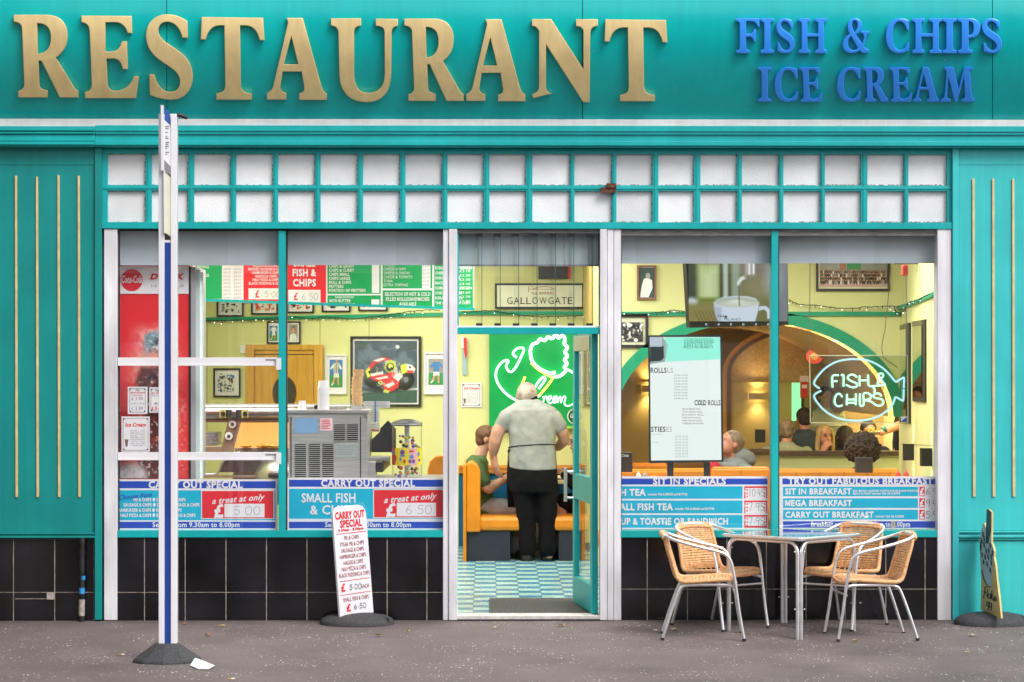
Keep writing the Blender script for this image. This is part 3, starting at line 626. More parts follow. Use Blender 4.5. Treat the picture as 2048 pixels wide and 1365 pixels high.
lamp('ceiling_light', -1.9, 1.6, 3.0, 2.6, 1.2, 46); lamp('ceiling_light', -1.9, 4.2, 3.0, 2.6, 1.6, 56); lamp('ceiling_light', .45, 2.6, 3.0, 1.2, 2.8, 50)
lamp('ceiling_light', 2.3, 1.5, 3.0, 1.8, 1.6, 56); lamp('ceiling_light', 2.4, 5.6, 2.6, 2.2, 2.4, 255, (1, .91, .74)); lamp('ceiling_light', -2.5, .75, 2.95, 1.6, .5, 26); lamp('ceiling_light', 2.4, 4.6, 2.2, .8, .8, 26, (1, .8, .5))
# floor: strips of pale and mid blue tiles
F = MB(); TP = ps('tile_pale_blue', 176, 222, 216, .8, rough=.25, var=.05); TB = ps('tile_mid_blue', 92, 152, 186, .8, rough=.25, var=.08); TG = ps('tile_joint', 60, 90, 110, .7)
F.add([(-5, .12, gz(.12)-.004), (5, .12, gz(.12)-.004), (5, 9, gz(9)-.004), (-5, 9, gz(9)-.004)], [(0, 1, 2, 3)], TG)
wc = .1775; x00 = P(945.5, 1231, .16).x; y = .12; row = 0
while y < 9:
    near = y < 2.0
    dy = .105 if 0.9 < y < 2.0 else .165 if y < .9 else .165
    dy = .15
    for i in range(-26, 26):
        if -3 < i < 9: 
            a = x00+wc*i; F.add([(a+.0015, y+.001, gz(y)), (a+wc-.0015, y+.001, gz(y)), (a+wc-.0015, y+dy, gz(y+dy)), (a+.0015, y+dy, gz(y+dy))], [(0, 1, 2, 3)], TP if (i+row) % 2 else TB)
    y += dy; row += 1
tag(F.build('floor'), kind='structure')
m = MB(); m.box(-5, 5, .5, 9.5, 3.05, 3.15, mat('ceiling_white', (.7, .7, .66), rough=.9)); tag(m.build('ceiling'), kind='structure')
def wall(name, label, f): m = MB(); f(m); return tag(m.build(name), label, 'wall')
BW = 5.3
kx0, kx1 = P(380, 700, 7).x, P(917, 700, BW).x
def kit(px, py, d=0):                      # place on the slanting kitchen wall
    lo, hi = 3., 9.
    for _ in range(40):
        mid = (lo+hi)/2; p = P(px, py, mid); yw = 7+(p.x-kx0)/(kx1-kx0)*(BW-7)
        if mid < yw: lo = mid
        else: hi = mid
    return P(px, py, mid-d)
def f(m): m.hexa([Vector((kx0, 7, -.1)), Vector((kx1, BW, -.1)), Vector((kx1, BW, 3.1)), Vector((kx0, 7, 3.1))], [Vector((kx0, 7.1, -.1)), Vector((kx1, BW+.1, -.1)), Vector((kx1, BW+.1, 3.1)), Vector((kx0, 7.1, 3.1))], YEL)
kw = wall('interior_wall', 'yellow wall behind the takeaway counter, hung with pictures', f)
def f(m): m.box(kx0-.12, kx0-.005, .5, 7.1, -.1, 3.1, YEL)
wall('interior_wall', 'yellow side wall at the far left behind the red drinks fridge', f)
for px in (414, 640, 738):
    m = MB(); m.slab([(px-.5, 640), (px+.5, 640), (px+.5, 860), (px-.5, 860)], kit, 0, .003, mat('panel_joint', (.25, .22, .08), var=0) if 'panel_joint' not in MATS else 'panel_joint'); m.build('panel_joint', kw)
m = MB(); m.slab([(390, 636), (917, 625), (917, 632), (390, 644)], kit, 0, .03, GRT); m.build('picture_rail', kw)
bx1 = P(1206, 700, BW).x
def f(m): m.box(kx1+.001, bx1, BW, BW+.1, -.1, 3.1, YEL)
bwall = wall('interior_wall', 'plain yellow wall behind the booths seen through the doorway', f)
m = MB(); m.pbox(917, 623, 1206, 630, BW-.03, BW, GRT); m.build('picture_rail', bwall)
m = MB(); m.pbox(917, 931, 1206, 947, BW-.05, BW, ORW); m.pbox(917, 935, 1206, 937, BW-.06, BW, ORW); m.pbox(917, 948, 1206, 1200, BW-.02, BW, BLUP); m.build('dado', bwall)
AW = 3.6; cxa, eyb, ew, eh = 1510, 834, 300, 212
def arc(t, gw=0): return (cxa-(ew-gw)*math.cos(t), eyb-(eh-gw)*math.sin(t))
def f(m):
    n = 40; T_ = [math.pi*i/n for i in range(n+1)]
    top = lambda px: P(px, 100, AW)
    for y_, sgn in ((AW, 1),):
        for i in range(n):
            a, b = arc(T_[i]), arc(T_[i+1]); pa, pb = P(*a, AW), P(*b, AW); qa, qb = Vector((pa.x, AW, 3.1)), Vector((pb.x, AW, 3.1))
            dd = Vector((0, .3, 0)); m.hexa([pa, pb, qb, qa], [pa+dd, pb+dd, qb+dd, qa+dd], YEL)
    a = P(1190, 0, AW).x; b = P(*arc(0), AW).x; m.box(a, b, AW, AW+.3, -.1, 3.1, YEL)
    b = P(*arc(math.pi), AW).x; m.box(b, b+.1, AW, AW+.3, -.1, 3.1, YEL)
aw = wall('interior_wall', 'yellow wall with a wide green edged arch in the dining room', f)
m = MB(); n = 48; T_ = [math.pi*i/n for i in range(n+1)]
for i in range(n):
    q = [arc(T_[i]), arc(T_[i+1]), arc(T_[i+1], 23), arc(T_[i], 23)]; m.slab(q, at(AW), -.31, .03, GRT)
m.build('arch_trim', aw)
m = MB(); m.pbox(1206, 624, 1803, 632, AW-.03, AW, GRT); m.build('picture_rail', aw)
sw0, sw1 = P(1803, 700, AW), P(1892, 700, .15)
smap = lambda px, py, d=0: P(px, py, AW+(px-1803)/(1892-1803)*(.15-AW))+Vector((-d, 0, 0))
def f(m): m.hexa([Vector((sw0.x, AW, -.1)), Vector((sw1.x, .13, -.1)), Vector((sw1.x, .13, 3.1)), Vector((sw0.x, AW, 3.1))], [Vector((sw0.x+.1, AW, -.1)), Vector((sw1.x+.1, .13, -.1)), Vector((sw1.x+.1, .13, 3.1)), Vector((sw0.x+.1, AW, 3.1))], YEL)
sw = wall('interior_wall', 'angled yellow side wall at the right of the dining room', f)
m = MB(); m.slab([(1803, 612), (1840, 600), (1876, 582), (1876, 591), (1840, 608), (1803, 620)], smap, 0, .03, GRT); m.build('picture_rail', sw)
m = MB(); m.slab([(1803, 887.5), (1880, 892), (1880, 893), (1803, 888.5)], smap, 0, .006, 'panel_joint'); m.build('panel_joint', sw)
# deep room beyond the arch: mustard back wall, side walls, vaulted ceiling
DW = 7.4
def f(m): m.box(P(1180, 0, DW).x, P(1860, 0, DW).x, DW, DW+.1, -.1, 3.1, YELM); m.box(P(1185, 0, 5.5).x-.1, P(1185, 0, 5.5).x, AW+.3, DW, -.1, 3.1, YELM); a = P(1806, 0, 5.5).x; m.box(a, a+.1, AW+.3, DW, -.1, 3.1, YEL)
dw = wall('interior_wall', 'mustard back wall of the vaulted dining alcove', f)
m = MB(); m.pbox(1180, 764, 1545, 768, DW-.02, DW, mat('mustard_rail', (.45, .33, .1), rough=.5)); m.pbox(1180, 930, 1860, 1000, DW-.03, DW, ORW); m.build('dado', dw)
VAU = mat('gold_stipple_vault', (.56, .36, .14), rough=.5, var=.16, scale=40, bump=.5, bscale=75)
m = MB(); n = 28; V = []
for yy in (AW+.31, DW):
    for i in range(n+1):
        t = math.pi*i/n; q = P(*arc(t, 22), AW); V.append(Vector((q.x, yy, q.z)))
m.add(V, [(i, i+1, n+2+i, n+1+i) for i in range(n)], VAU); tag(m.build('vault', smooth=60), 'gold stippled vaulted ceiling beyond the green arch', 'ceiling')
# brown framed arched opening in the alcove
BRF = mat('brown_frame', (.13, .05, .025), rough=.35, var=.2, scale=12); OAR = mat('orange_arch', (.62, .32, .05), rough=.5, var=.1)
mA = at(6.6); OC = 1640
def arc2(t, g=0): return (OC-(186-g)*math.cos(t), 748-(98-g)*math.sin(t))
def frame_arch(g0, g1, d, mt, mb):
    n = 24
    for i in range(n):
        a, b = math.pi*i/n, math.pi*(i+1)/n; mb.slab([arc2(a, g0), arc2(b, g0), arc2(b, g1), arc2(a, g1)], mA, 0, d, mt)
    mb.slab([(OC-186+g0, 748), (OC-186+g1, 748), (OC-186+g1, 935), (OC-186+g0, 935)], mA, 0, d, mt)
r_ = thing('arched_mirror_frame', P(1455, 930, 6.6), 'brown framed round headed opening on the mustard alcove wall', 'frame')
m = MB(); frame_arch(-9, 0, .05, OAR, m); frame_arch(0, 8, .08, BRF, m); m.build('frame', r_)
m = MB(); m.poly([(OC-180, 940), (OC-180, 748)]+[arc2(math.pi*i/20, 6) for i in range(1, 20)]+[(OC+180, 748), (OC+180, 940)], mA, -.004, VAU); m.build('back_panel', r_)
m = MB(); m.pbox(1465, 764.5, 1830, 766.5, 6.57, 6.595, 'mustard_rail'); m.pbox(1465, 766.5, 1590, 940, 6.585, 6.6, YELM); m.build('dado', r_)
# green light column and extinguisher board
m = MB(); m.pbox(1586, 766, 1602, 842, 6.3, 6.4, glow('green_light', (.25, 1, .35), .9)); tag(m.build('light_column', loc=P(1594, 842, 6.3)), 'tall pale green lit strip by the opening', 'lamp')
m = MB(); m.pbox(1602.5, 764, 1615, 797, 6.1, 6.2, ps('extinguisher_red', 215, 40, 45)); q = m.build('fire_extinguisher', loc=P(1609, 797, 6.1), bevel=.01); tag(q, 'red fire extinguisher left of the hanging fish sign', 'fire extinguisher')
m2 = MB(); m2.pbox(1604, 770, 1614, 777, 6.09, 6.1, W8); m2.build('instruction_plate', q); m2 = MB(); m2.tube([P(1606, 797, 6.1), P(1605, 812, 6.1), P(1610, 824, 6.1)], .012, BLK); m2.build('hose', q)
m = MB(); m.pbox(1600, 752, 1618, 764, 6.2, 6.22, W8); tag(m.build('electric_socket', loc=P(1609, 760, 6.2)), 'white socket plate above the red extinguisher', 'socket')
# roller blinds
for a, b, y0, y1, lb in ((237, 557, 462, 531, 'grey roller blind at the top of the leftmost window pane'), (573, 885, 462, 530.5, 'grey roller blind above the carry out counter pane'), (1242, 1543, 470, 527.5, 'grey roller blind above the coffee screen'), (1558, 1873, 470, 527, 'grey roller blind above the hanging fish sign')):
    m = MB(); m.pbox(a, y0-4, b, y1-3, .10, .104, BLIND); o = m.build('roller_blind', loc=P((a+b)/2, y0, .1)); tag(o, lb, 'blind', 'grey roller blinds')
    q = MB(); q.pbox(a, y1-3.5, b, y1, .096, .108, BLIND); q.build('bottom_bar', o)
m = MB(); a = 918
o = None
for i in range(8):
    m.pbox(918+35.2*i, 468, 918+35.2*i+34.6, 531-.3*(i % 2), .085+.004*(i % 2), .092+.004*(i % 2), BLIND)
o = m.build('roller_blind', loc=P(1058, 470, .2)); tag(o, 'grey pleated blind behind the louvres above the door', 'blind', 'grey roller blinds'); q = MB(); q.pbox(918, 529.5, 1198, 533, .08, .1, mat('blind_bar', (.24, .24, .28))); q.build('bottom_bar', o)

# ---------------------------------------------------------------- pictures
def picture(px0, py0, px1, py1, mp, label, frame=BLK, mount=None, fw=3, draw=None, bd=0.03, group='framed pictures on the walls'):
    c = mp((px0+px1)/2, (py0+py1)/2, 0); r_ = thing('framed_picture', c, label, 'picture', group)
    m = MB()
    for a, b, c_, e in ((px0, py0, px1, py0+fw), (px0, py1-fw, px1, py1), (px0, py0+fw, px0+fw, py1-fw), (px1-fw, py0+fw, px1, py1-fw)): m.slab([(a, b), (c_, b), (c_, e), (a, e)], mp, 0, bd, frame)
    m.build('frame', r_); m = MB(); m.slab([(px0+fw, py0+fw), (px1-fw, py0+fw), (px1-fw, py1-fw), (px0+fw, py1-fw)], mp, 0, bd*.35, mount or W8); m.build('mount', r_)
    if draw: m = MB(); draw(m, mp, bd*.35); m.build('image', r_)
    return r_
SKIN_P = ps('photo_skin', 205, 150, 120); PD = ps('photo_dark', 60, 65, 70); PMID = ps('photo_grey', 150, 152, 150); PBL = ps('photo_blue', 70, 130, 190); PGR = ps('photo_green', 50, 150, 85); PWH = ps('photo_white', 225, 228, 225); PRED = ps('photo_red', 215, 50, 60); PYG = ps('photo_lime', 215, 225, 80); PBK = ps('photo_black', 28, 30, 34); PSLATE = ps('photo_slate', 74, 92, 110, var=.35, scale=9, stretch=(1, 1, 5)); PBR = ps('photo_brown', 120, 90, 70)
def footballer(x0, y0, x1, y1, shirt, sky_, stripes=False):
    def d(m, mp, b):
        w_, h = x1-x0, y1-y0; X = lambda u: x0+w_*u; Z = lambda v: y0+h*v; e = b+.004
        m.rect(x0, y0, x1, Z(.55), mp, e, sky_); m.rect(x0, Z(.55), x1, y1, mp, e, PGR); e += .003
        m.poly([(X(.35), Z(.12)), (X(.75), Z(.12)), (X(.95), Z(.32)), (X(.85), Z(.36)), (X(.72), Z(.26)), (X(.7), Z(.5)), (X(.35), Z(.5)), (X(.3), Z(.28)), (X(.1), Z(.36)), (X(.05), Z(.3))], mp, e, shirt)
        m.poly([(X(.33), Z(.5)), (X(.72), Z(.5)), (X(.74), Z(.66)), (X(.54), Z(.64)), (X(.3), Z(.67))], mp, e, PWH)
        m.poly([(X(.34), Z(.66)), (X(.48), Z(.66)), (X(.38), Z(.82)), (X(.2), Z(.94)), (X(.12), Z(.9))], mp, e, SKIN_P); m.poly([(X(.58), Z(.65)), (X(.72), Z(.66)), (X(.74), Z(.93)), (X(.62), Z(.93))], mp, e, SKIN_P)
        m.poly([(X(.56)+w_*.1*math.cos(a), Z(.06)+h*.055*math.sin(a)) for a in [i*.5236 for i in range(12)]], mp, e, SKIN_P)
        m.poly([(X(.3), Z(.82)), (X(.38), Z(.83)), (X(.2), Z(.95)), (X(.1), Z(.92))], mp, e+.002, PWH)
        if stripes:
            for u in (.4, .52, .64): m.rect(X(u), Z(.13), X(u+.05), Z(.49), mp, e+.002, PBK)
    return d
def scribble(x0, y0, x1, y1, mats, n, bgm, sz=4):
    def d(m, mp, b):
        m.rect(x0, y0, x1, y1, mp, b+.003, bgm)
        for i in range(n):
            x, y = R.uniform(x0, x1-1), R.uniform(y0, y1-1); a, c = R.uniform(.4, 1)*sz, R.uniform(.4, 1.3)*sz
            m.poly([(min(max(x+a*math.cos(t)*.6, x0), x1), min(max(y+c*math.sin(t)*.6, y0), y1)) for t in (0, .9, 1.9, 2.8, 3.9, 5.1)], mp, b+.005+.0002*i, R.choice(mats))
    return d
def portrait(x0, y0, x1, y1, bgm, top, hair):
    def d(m, mp, b):
        w_, h = x1-x0, y1-y0; el = lambda u, v, a, c, mt, e, n=14: m.poly([(x0+w_*(u+a*math.cos(2*math.pi*i/n)), y0+h*(v+c*math.sin(2*math.pi*i/n))) for i in range(n)], mp, b+e, mt)
        m.rect(x0, y0, x1, y1, mp, b+.003, bgm); m.poly([(x0+w_*.1, y1), (x0+w_*.18, y0+h*.68), (x0+w_*.4, y0+h*.56), (x0+w_*.65, y0+h*.56), (x0+w_*.88, y0+h*.7), (x0+w_*.95, y1)], mp, b+.005, top); el(.52, .3, .24, .2, hair, .0065); el(.52, .38, .19, .2, SKIN_P, .008)
    return d
GRAYS = [PD, PMID, PWH, PBK]
r_ = picture(700.5, 673, 842, 814, kit, 'large black framed racing motorbike picture right of the oak door', fw=5)
K, Wh, Rd, Lm, Gy, Dk = (26, 28, 33), (222, 224, 222), (212, 48, 58), (212, 222, 70), (120, 128, 138), (52, 58, 66)
printed('image', 709, 682, 834, 806, kit, .0145, .8, [('n', (14, .42, 5, lambda x, y: (y < 775)*1.), (98, 116, 134), 1), ('n', (40, .5, 4, lambda x, y: (y < 700)*1.), (70, 84, 88), 1), ('p', [(700, 786), (840, 778), (840, 812), (700, 812)], (58, 92, 84), 3), ('p', [(700, 783), (840, 776), (840, 780), (700, 788)], (215, 222, 220), 1.5), ('e', (770, 781, 44, 5, -.05), (34, 42, 50), 5),
 ('e', (811, 761, 17.5, 20.5, .3), K, 1.5), ('e', (812, 760, 10, 12, .3), (44, 48, 54), 2), ('e', (812, 760, 5, 6, .3), Gy, 2), ('e', (748, 765, 19, 13, .2), K, 2), ('e', (740, 757, 9, 8, 0), (60, 62, 68), 2),
 ('p', [(731, 744), (741, 729), (752, 719), (768, 714), (781, 718), (776, 724), (762, 723), (749, 732), (741, 748)], Rd, 1.5), ('p', [(745, 722), (764, 716), (772, 718), (757, 724)], Wh, 1.2), ('p', [(738, 744), (752, 727), (766, 727), (764, 742), (748, 748)], (70, 74, 80), 2), ('p', [(741, 748), (766, 743), (767, 752), (744, 757)], Wh, 1.5), ('p', [(737, 755), (760, 750), (780, 748), (788, 757), (775, 764), (752, 763)], Rd, 1.5), ('p', [(750, 757), (775, 752), (777, 756), (756, 760)], Wh, 1.3),
 ('p', [(770, 722), (783, 720), (792, 730), (797, 748), (791, 757), (780, 752), (772, 738)], (185, 188, 190), 2), ('p', [(776, 742), (784, 736), (790, 750), (785, 764), (777, 758)], Rd, 1.5), ('p', [(783, 752), (800, 764), (796, 776), (782, 784), (769, 780), (764, 770)], Rd, 1.5), ('p', [(770, 770), (786, 764), (790, 769), (776, 777)], Wh, 1.3), ('p', [(786, 755), (800, 744), (806, 752), (797, 764)], Wh, 2), ('e', (781, 733, 11, 12.5, .4), (196, 205, 80), 1.5), ('e', (780, 735, 8, 8.5, .4), (58, 62, 50), 1.5), ('e', (781, 733, 5, 4.5, .6), (220, 228, 110), 1.5), ('e', (783, 737, 2.5, 2, .6), K, 1.2),
 ('p', [(801, 731), (812, 727), (814, 745), (803, 750)], Lm, 1.3), ('p', [(812, 728), (824, 730), (831, 738), (828, 746), (814, 746)], Wh, 1.3), ('p', [(814, 741), (828, 742), (826, 747), (815, 747)], (205, 70, 75), 1.2), ('e', (820, 735, 2, 2, 0), K, 1), ('p', [(731, 742), (739, 734), (742, 752), (735, 757)], Lm, 1.3), ('p', [(736, 744), (741, 741), (740, 750)], K, 1), ('e', (761, 766, 4.5, 4, 0), Lm, 1.3), ('e', (761, 766, 2, 2, 0), K, 1), ('p', [(768, 779), (780, 782), (776, 787), (766, 785)], (190, 205, 90), 1.5), ('p', [(748, 768), (768, 772), (764, 780), (750, 776)], (30, 32, 36), 1.5), ('e', (795, 694, 4, 3.5, .4), (225, 228, 226), 1.5), ('n', (5, .66, 8, lambda x, y: (np.hypot((x-778)/34, (y-750)/30) < 1)*.5), (235, 235, 235), 1)], (72, 88, 104), r_, grain=.1)
picture(426.5, 737, 481, 795, kit, 'black framed small print of horses left of the oak door', fw=3.5, draw=scribble(435, 748, 469, 785, [PMID, PBR, PWH, PBL, PD], 70, PWH, 5))
r2 = picture(533.5, 643, 601, 688, kit, 'black double frame with two portraits above the oak door', fw=3, draw=lambda m, mp, b: (footballer(539, 652, 555, 682, PWH, PBL)(m, mp, b), portrait(577, 649, 595, 682, PMID, PWH, PBR)(m, mp, b)))
picture(651, 709, 693, 789, kit, 'white framed footballer in striped shirt beside the motorbike picture', frame=W8, fw=3, draw=footballer(659, 720, 685, 775, PWH, PBL, True))
picture(848, 705, 893, 789, kit, 'white framed footballer in blue at the post edge', frame=W8, fw=3, draw=footballer(857, 718, 887, 770, PBL, PMID))
for i, (a, b, c_, e) in enumerate(((433, 600, 487, 634), (502, 600, 556, 630), (573, 600, 628, 627), (643, 600, 701, 625), (716, 600, 775, 623))):
    picture(a, b, c_, e, kit, ['black framed black and white print hung leftmost under the menu board', 'black framed print with orange picture under the red menu panel', 'black framed print hung under the fish and chips panel', 'black framed white print under the chips price list', 'black framed dark print under the cheese price list'][i], fw=3.5, draw=scribble(a+8, b+4, c_-8, e-8, [GRAYS, [PRED, ps('photo_orange', 220, 140, 90) if 'photo_orange' not in MATS else MATS['photo_orange'], PWH], [PD, PRED, PWH], GRAYS, GRAYS][i], 26, PWH, 6))
PF = at(AW); BRN = mat('brown_picture_frame', (.22, .09, .04), rough=.4, var=.2)
picture(1274, 531, 1313, 600, PF, 'small brown framed portrait of a person in white on the arch wall', frame=BRN, fw=3.5, draw=lambda m, mp, b: (m.rect(1278, 536, 1309, 596, mp, b+.003, ps('photo_teal_dark', 50, 75, 70)), m.poly([(1280, 595), (1284, 570), (1288, 558), (1296, 556), (1304, 561), (1305, 577), (1297, 595)], mp, b+.006, PWH), m.poly([(1296+5*math.cos(t*.6), 552+6*math.sin(t*.6)) for t in range(10)], mp, b+.007, PMID)))
picture(1215, 629, 1297, 696, PF, 'black framed black and white cafe photo over the arch edge', fw=6, mount=ps('cream_mount', 215, 220, 190), draw=scribble(1232, 645, 1286, 684, GRAYS, 90, PD, 8))
def crowd(m, mp, b):
    m.rect(1640, 527, 1775, 574, mp, b+.003, PBR); m.rect(1640, 527, 1775, 540, mp, b+.004, PMID); m.rect(1680, 527, 1692, 540, mp, b+.005, ps('photo_brick', 170, 110, 80)); m.rect(1694, 527, 1722, 540, mp, b+.005, PGR); m.rect(1640, 566, 1775, 574, mp, b+.005, ps('photo_pink', 205, 170, 160))
    for row in range(4):
        for i in range(34):
            x = 1643+i*3.9+R.uniform(-.8, .8); y = 541+row*6.5+R.uniform(-1, 1); m.rect(x-1.5, y+1, x+1.5, y+8, mp, b+.006+.001*row, R.choice([PBK, PBK, PD, PWH, PMID, PBR])); m.poly([(x+1.2*math.cos(t), y+1.6*math.sin(t)) for t in (0, 1, 2, 3, 4, 5.2)], mp, b+.0066+.001*row, SKIN_P)
picture(1632, 515, 1780, 583, PF, 'wide black framed group photo of a large crowd', fw=5, mount=ps('cream_mount2', 225, 220, 190), draw=crowd)
picture(1789, 505, 1846, 529, at(2.2), 'dark frame at the top right corner by the red alarm', fw=3)
MIR = mat('mirror', (.75, .8, .72), rough=.03, metal=1, var=0); BRZ = mat('bronze_frame', (.12, .1, .05), rough=.4)
for a, b, y0, y1, dy, lb in ((1807, 1825, 648, 845, 2, 'tall narrow dark framed mirror partly behind the fish sign'), (1832, 1857, 641, 803, 2, 'tall narrow dark framed mirror at the right window edge')):
    r_ = thing('wall_mirror', smap((a+b)/2, y1, 0), lb, 'mirror', 'tall wall mirrors'); m = MB(); m.slab([(a, y0+3), (b, y0-2), (b, y1+2), (a, y1)], smap, 0, .03, BLK); m.slab([(a, y0+3), (b-4, y0-1), (b-4, y0+9), (a, y0+13)], smap, .03, .034, BRZ); m.build('frame', r_); m = MB(); m.poly([(a+2, y0+13), (b-4.5, y0+10), (b-4.5, y1-9), (a+2, y1-9)], smap, .038, MIR); m.build('mirror_glass', r_)
# ---------------------------------------------------------------- oak door, menu board, fairy lights
r_ = thing('oak_door', kit(567, 860, 0), 'orange oak door with oval porthole behind the takeaway counter', 'door')
m = MB(); m.slab([(491, 690), (645, 690), (645, 700), (491, 700)], kit, 0, .06, OAK); m.slab([(491, 700), (508, 700), (508, 1000), (491, 1000)], kit, 0, .06, OAK); m.slab([(628, 700), (645, 700), (645, 1000), (628, 1000)], kit, 0, .06, OAK); m.build('frame', r_)
m = MB(); m.slab([(508.8, 700.8), (627, 700.8), (627, 1000), (508.8, 1000)], kit, 0, .035, OAK); m.slab([(508, 708.5), (628, 708.5), (628, 710), (508, 710)], kit, .035, .04, DARK); m.build('leaf', r_)
m = MB(); n = 28; el = [(568.5+22*math.cos(2*math.pi*i/n), 786+31*math.sin(2*math.pi*i/n)) for i in range(n)]; m.slab([(568.5+24*math.cos(2*math.pi*i/n), 786+33.5*math.sin(2*math.pi*i/n)) for i in range(n)], kit, .035, .045, BRF); m.slab(el, kit, .03, .052, mat('dark_porthole', (.05, .05, .04), rough=.15)); m.build('porthole', r_)
m = MB(); m.slab([(480, 691), (491, 691), (491, 707), (480, 707)], kit, 0, .03, W8); o = m.build('light_switch', loc=kit(485, 700, 0)); tag(o, 'white double light switch beside the oak door frame', 'switch')
mb0, mb1 = P(388, 601, 3.0), P(948, 620.5, 3.7)
qb = sub(qmap(mb0, mb1, P(388, 448, 2.95), P(948, 448, 3.65)), 388, 448, 948, 620)
r_ = thing('menu_board', (mb0+mb1)/2, 'long green and red price board hung over the takeaway counter', 'menu board')
yb_ = lambda px, d=0: 620-d       # quad coordinates: bottom edge is 620 everywhere
ly = lambda px, py: 448+(py-448)*172/(153+19.5*(px-388)/560)
mq = lambda px, py, d=0: qb(px, ly(px, py), d)
MG = ps('menu_green', 0, 158, 88, 1.05, rough=.35, var=.03); MR = ps('menu_red', 226, 38, 50, 1.05, rough=.35, var=.03)
m = MB(); m.slab([(388, 448), (948, 448), (948, 620), (388, 601)], mq, -.05, 0, W8); m.slab([(388, 597), (948, 616), (948, 621), (388, 602.5)], mq, -.05, .02, TE); m.build('panel', r_)
m = MB(); S_ = lambda a, b, c_, e, mt, k=1: m.poly([(a, b), (c_, b), (c_, e), (a, e)], mq, .0009*k, MATS[mt] if isinstance(mt, str) else mt)
S_(389, 450, 442, 598, MG); S_(484, 450, 647, 607, MR); S_(650, 450, 757, 588, MG); S_(650, 591, 757, 613, MG); S_(761, 450, 862, 577, MG); S_(761, 581, 862, 615, MG); S_(866, 450, 946, 617, MG); S_(739, 450, 754, 586, W8, 2); S_(738, 599, 754, 613, W8, 2); S_(841, 450, 858, 577, W8, 2); S_(494, 577, 562, 599, W8, 2); S_(572, 580, 636, 606, W8, 2); S_(518, 579, 560, 597, 'photo_white', 3); S_(594, 583, 634, 604, 'photo_white', 3)
m.build('print', r_); m = MB(); t = lambda s_, x0, bs, cp, v='b', mt=W8, al='l', wf=.8: m.text(s_, x0, wf, bs, cp, mq, .0035, mt, v, align=al)
for s_, x, y in (('PUDDING', 387, 538), ('SAUSAGE', 389, 555), ('CHIPS', 389, 580), ('PIZZA', 391, 590), ('PIZZA', 391, 598)): t(s_, x, y-1, 5.5)
for i in range(9):
    for x in (444, 464): m.text('£4.%d5' % (i % 9), x+1, x+15, 540+7.2*i, 4, mq, .0035, MATS['photo_grey'], 'r')
for i, s_ in enumerate(('HADDOCK & CHIPS', 'SMOKED SAUSAGE & CHIPS', 'HAMBURGER & CHIPS', 'HAGGIS & CHIPS', 'HALF PIZZA & CHIPS', 'BLACK PUDDING & CHIPS')): t(s_, 528, 532+7+7.1*i-5, 5.2, al='c', wf=.72)
t('SMALL', 604, 533, 12, al='c', v='x'); t('FISH &', 604, 552, 13, al='c', v='x'); t('CHIPS', 604, 572.5, 13.5, al='c', v='x')
t('£', 507, 595, 14, mt=MR); t('£', 583, 600, 14, mt=MR); m.hand('5.00', 525, 558, 583, 594, mq, .0036, GREY, .8); m.hand('6.50', 599, 632, 587, 600, mq, .0036, GREY, .8)
for i, s_ in enumerate(('CHIPS & GRAVY', 'CHIPS & CURRY', 'CHIPS SMALL', 'CHIPS LARGE', 'ROLL & CHIPS', 'FRITTERS', 'PORTION OF FRITTERS')): t(s_, 653, 535.5+8.1*i, 5.8)
t('BAKED POTATOES', 684, 596.5, 3.6, al='c'); t('WITH BUTTER', 653, 604.5, 5.6); t('EXTRA TOPPING', 653, 612.5, 5.6)
for i, s_ in enumerate(('CHEESE', 'CHEESE & HAM', 'CHEESE & ONION', 'CHEESE & TOMATO', 'TUNA', 'EXTRA TOPPING')): t(s_, 763, 533+8*i, 5.6, 'r')
for i in range(6): m.text('£2.%d0' % i, 843, 856, 534+7.6*i, 4, mq, .0035, MATS['photo_grey'], 'r')
for i, s_ in enumerate(('SELECTION OF HOT & COLD', 'FILLED ROLLS/SANDWICHES', 'AVAILABLE')): t(s_, 811.5, 592+10*i, 7, al='c', wf=.66)
for i, s_ in enumerate(('DOUBLE CHEESE BURGER', 'CHEESE BURGER', 'DOUBLE BURGER', 'BACON ROLL', 'CORONATION CHICKEN', 'CHICKEN BURGER', 'DOUBLE CHICKEN', 'THE ABOVE WITH CHIPS')): t(s_, 868, 539+10*i, 5.4)
for i in range(9): m.text('£3.%d0' % i, 918, 940, 536+8.6*i, 4.5, mq, .0035, W8, 'r')
m.build('lettering', r_)
CAB = mat('dark_cable', (.02, .035, .02), rough=.7, var=0); BULB = glow('warm_bulb', (1, .95, .85), 2.2)
def fairy(pts, label, n, mp, drop=4):
    r_ = thing('fairy_lights', mp(*pts[0], 0), label, 'fairy lights', 'strings of fairy lights'); m = MB(); q = smooth2(pts, 8); W = [mp(x, y+R.uniform(-1, 1), .06) for x, y in q]; m.tube(W, .004, CAB, 5)
    bl = MB()
    for i in range(n*3):
        x, y = q[int((i+.5)/(n*3)*(len(q)-1))]; a = mp(x, y, .06); b = mp(x+R.uniform(-3, 3), y+R.uniform(1, drop+3), .07); m.tube([a, b], .004, CAB, 5)
        if i % 3 == 0: bl = MB(); bl.ell(b, .0048, BULB, 6, 4); bl.build('bulb', r_)
    m.build('cable', r_)
fairy([(412, 642), (450, 641), (500, 640), (540, 637), (575, 634)], 'string of fairy lights along the rail left of the mullion', 9, kit)
fairy([(578, 632), (620, 637), (665, 634), (700, 639), (760, 632), (790, 628), (830, 622), (880, 620)], 'string of fairy lights along the rail below the price board', 9, kit)
fairy([(925, 624), (985, 622), (1020, 627), (1060, 633), (1110, 634), (1160, 632), (1196, 630)], 'string of fairy lights under the street name sign', 6, at(BW), 3)
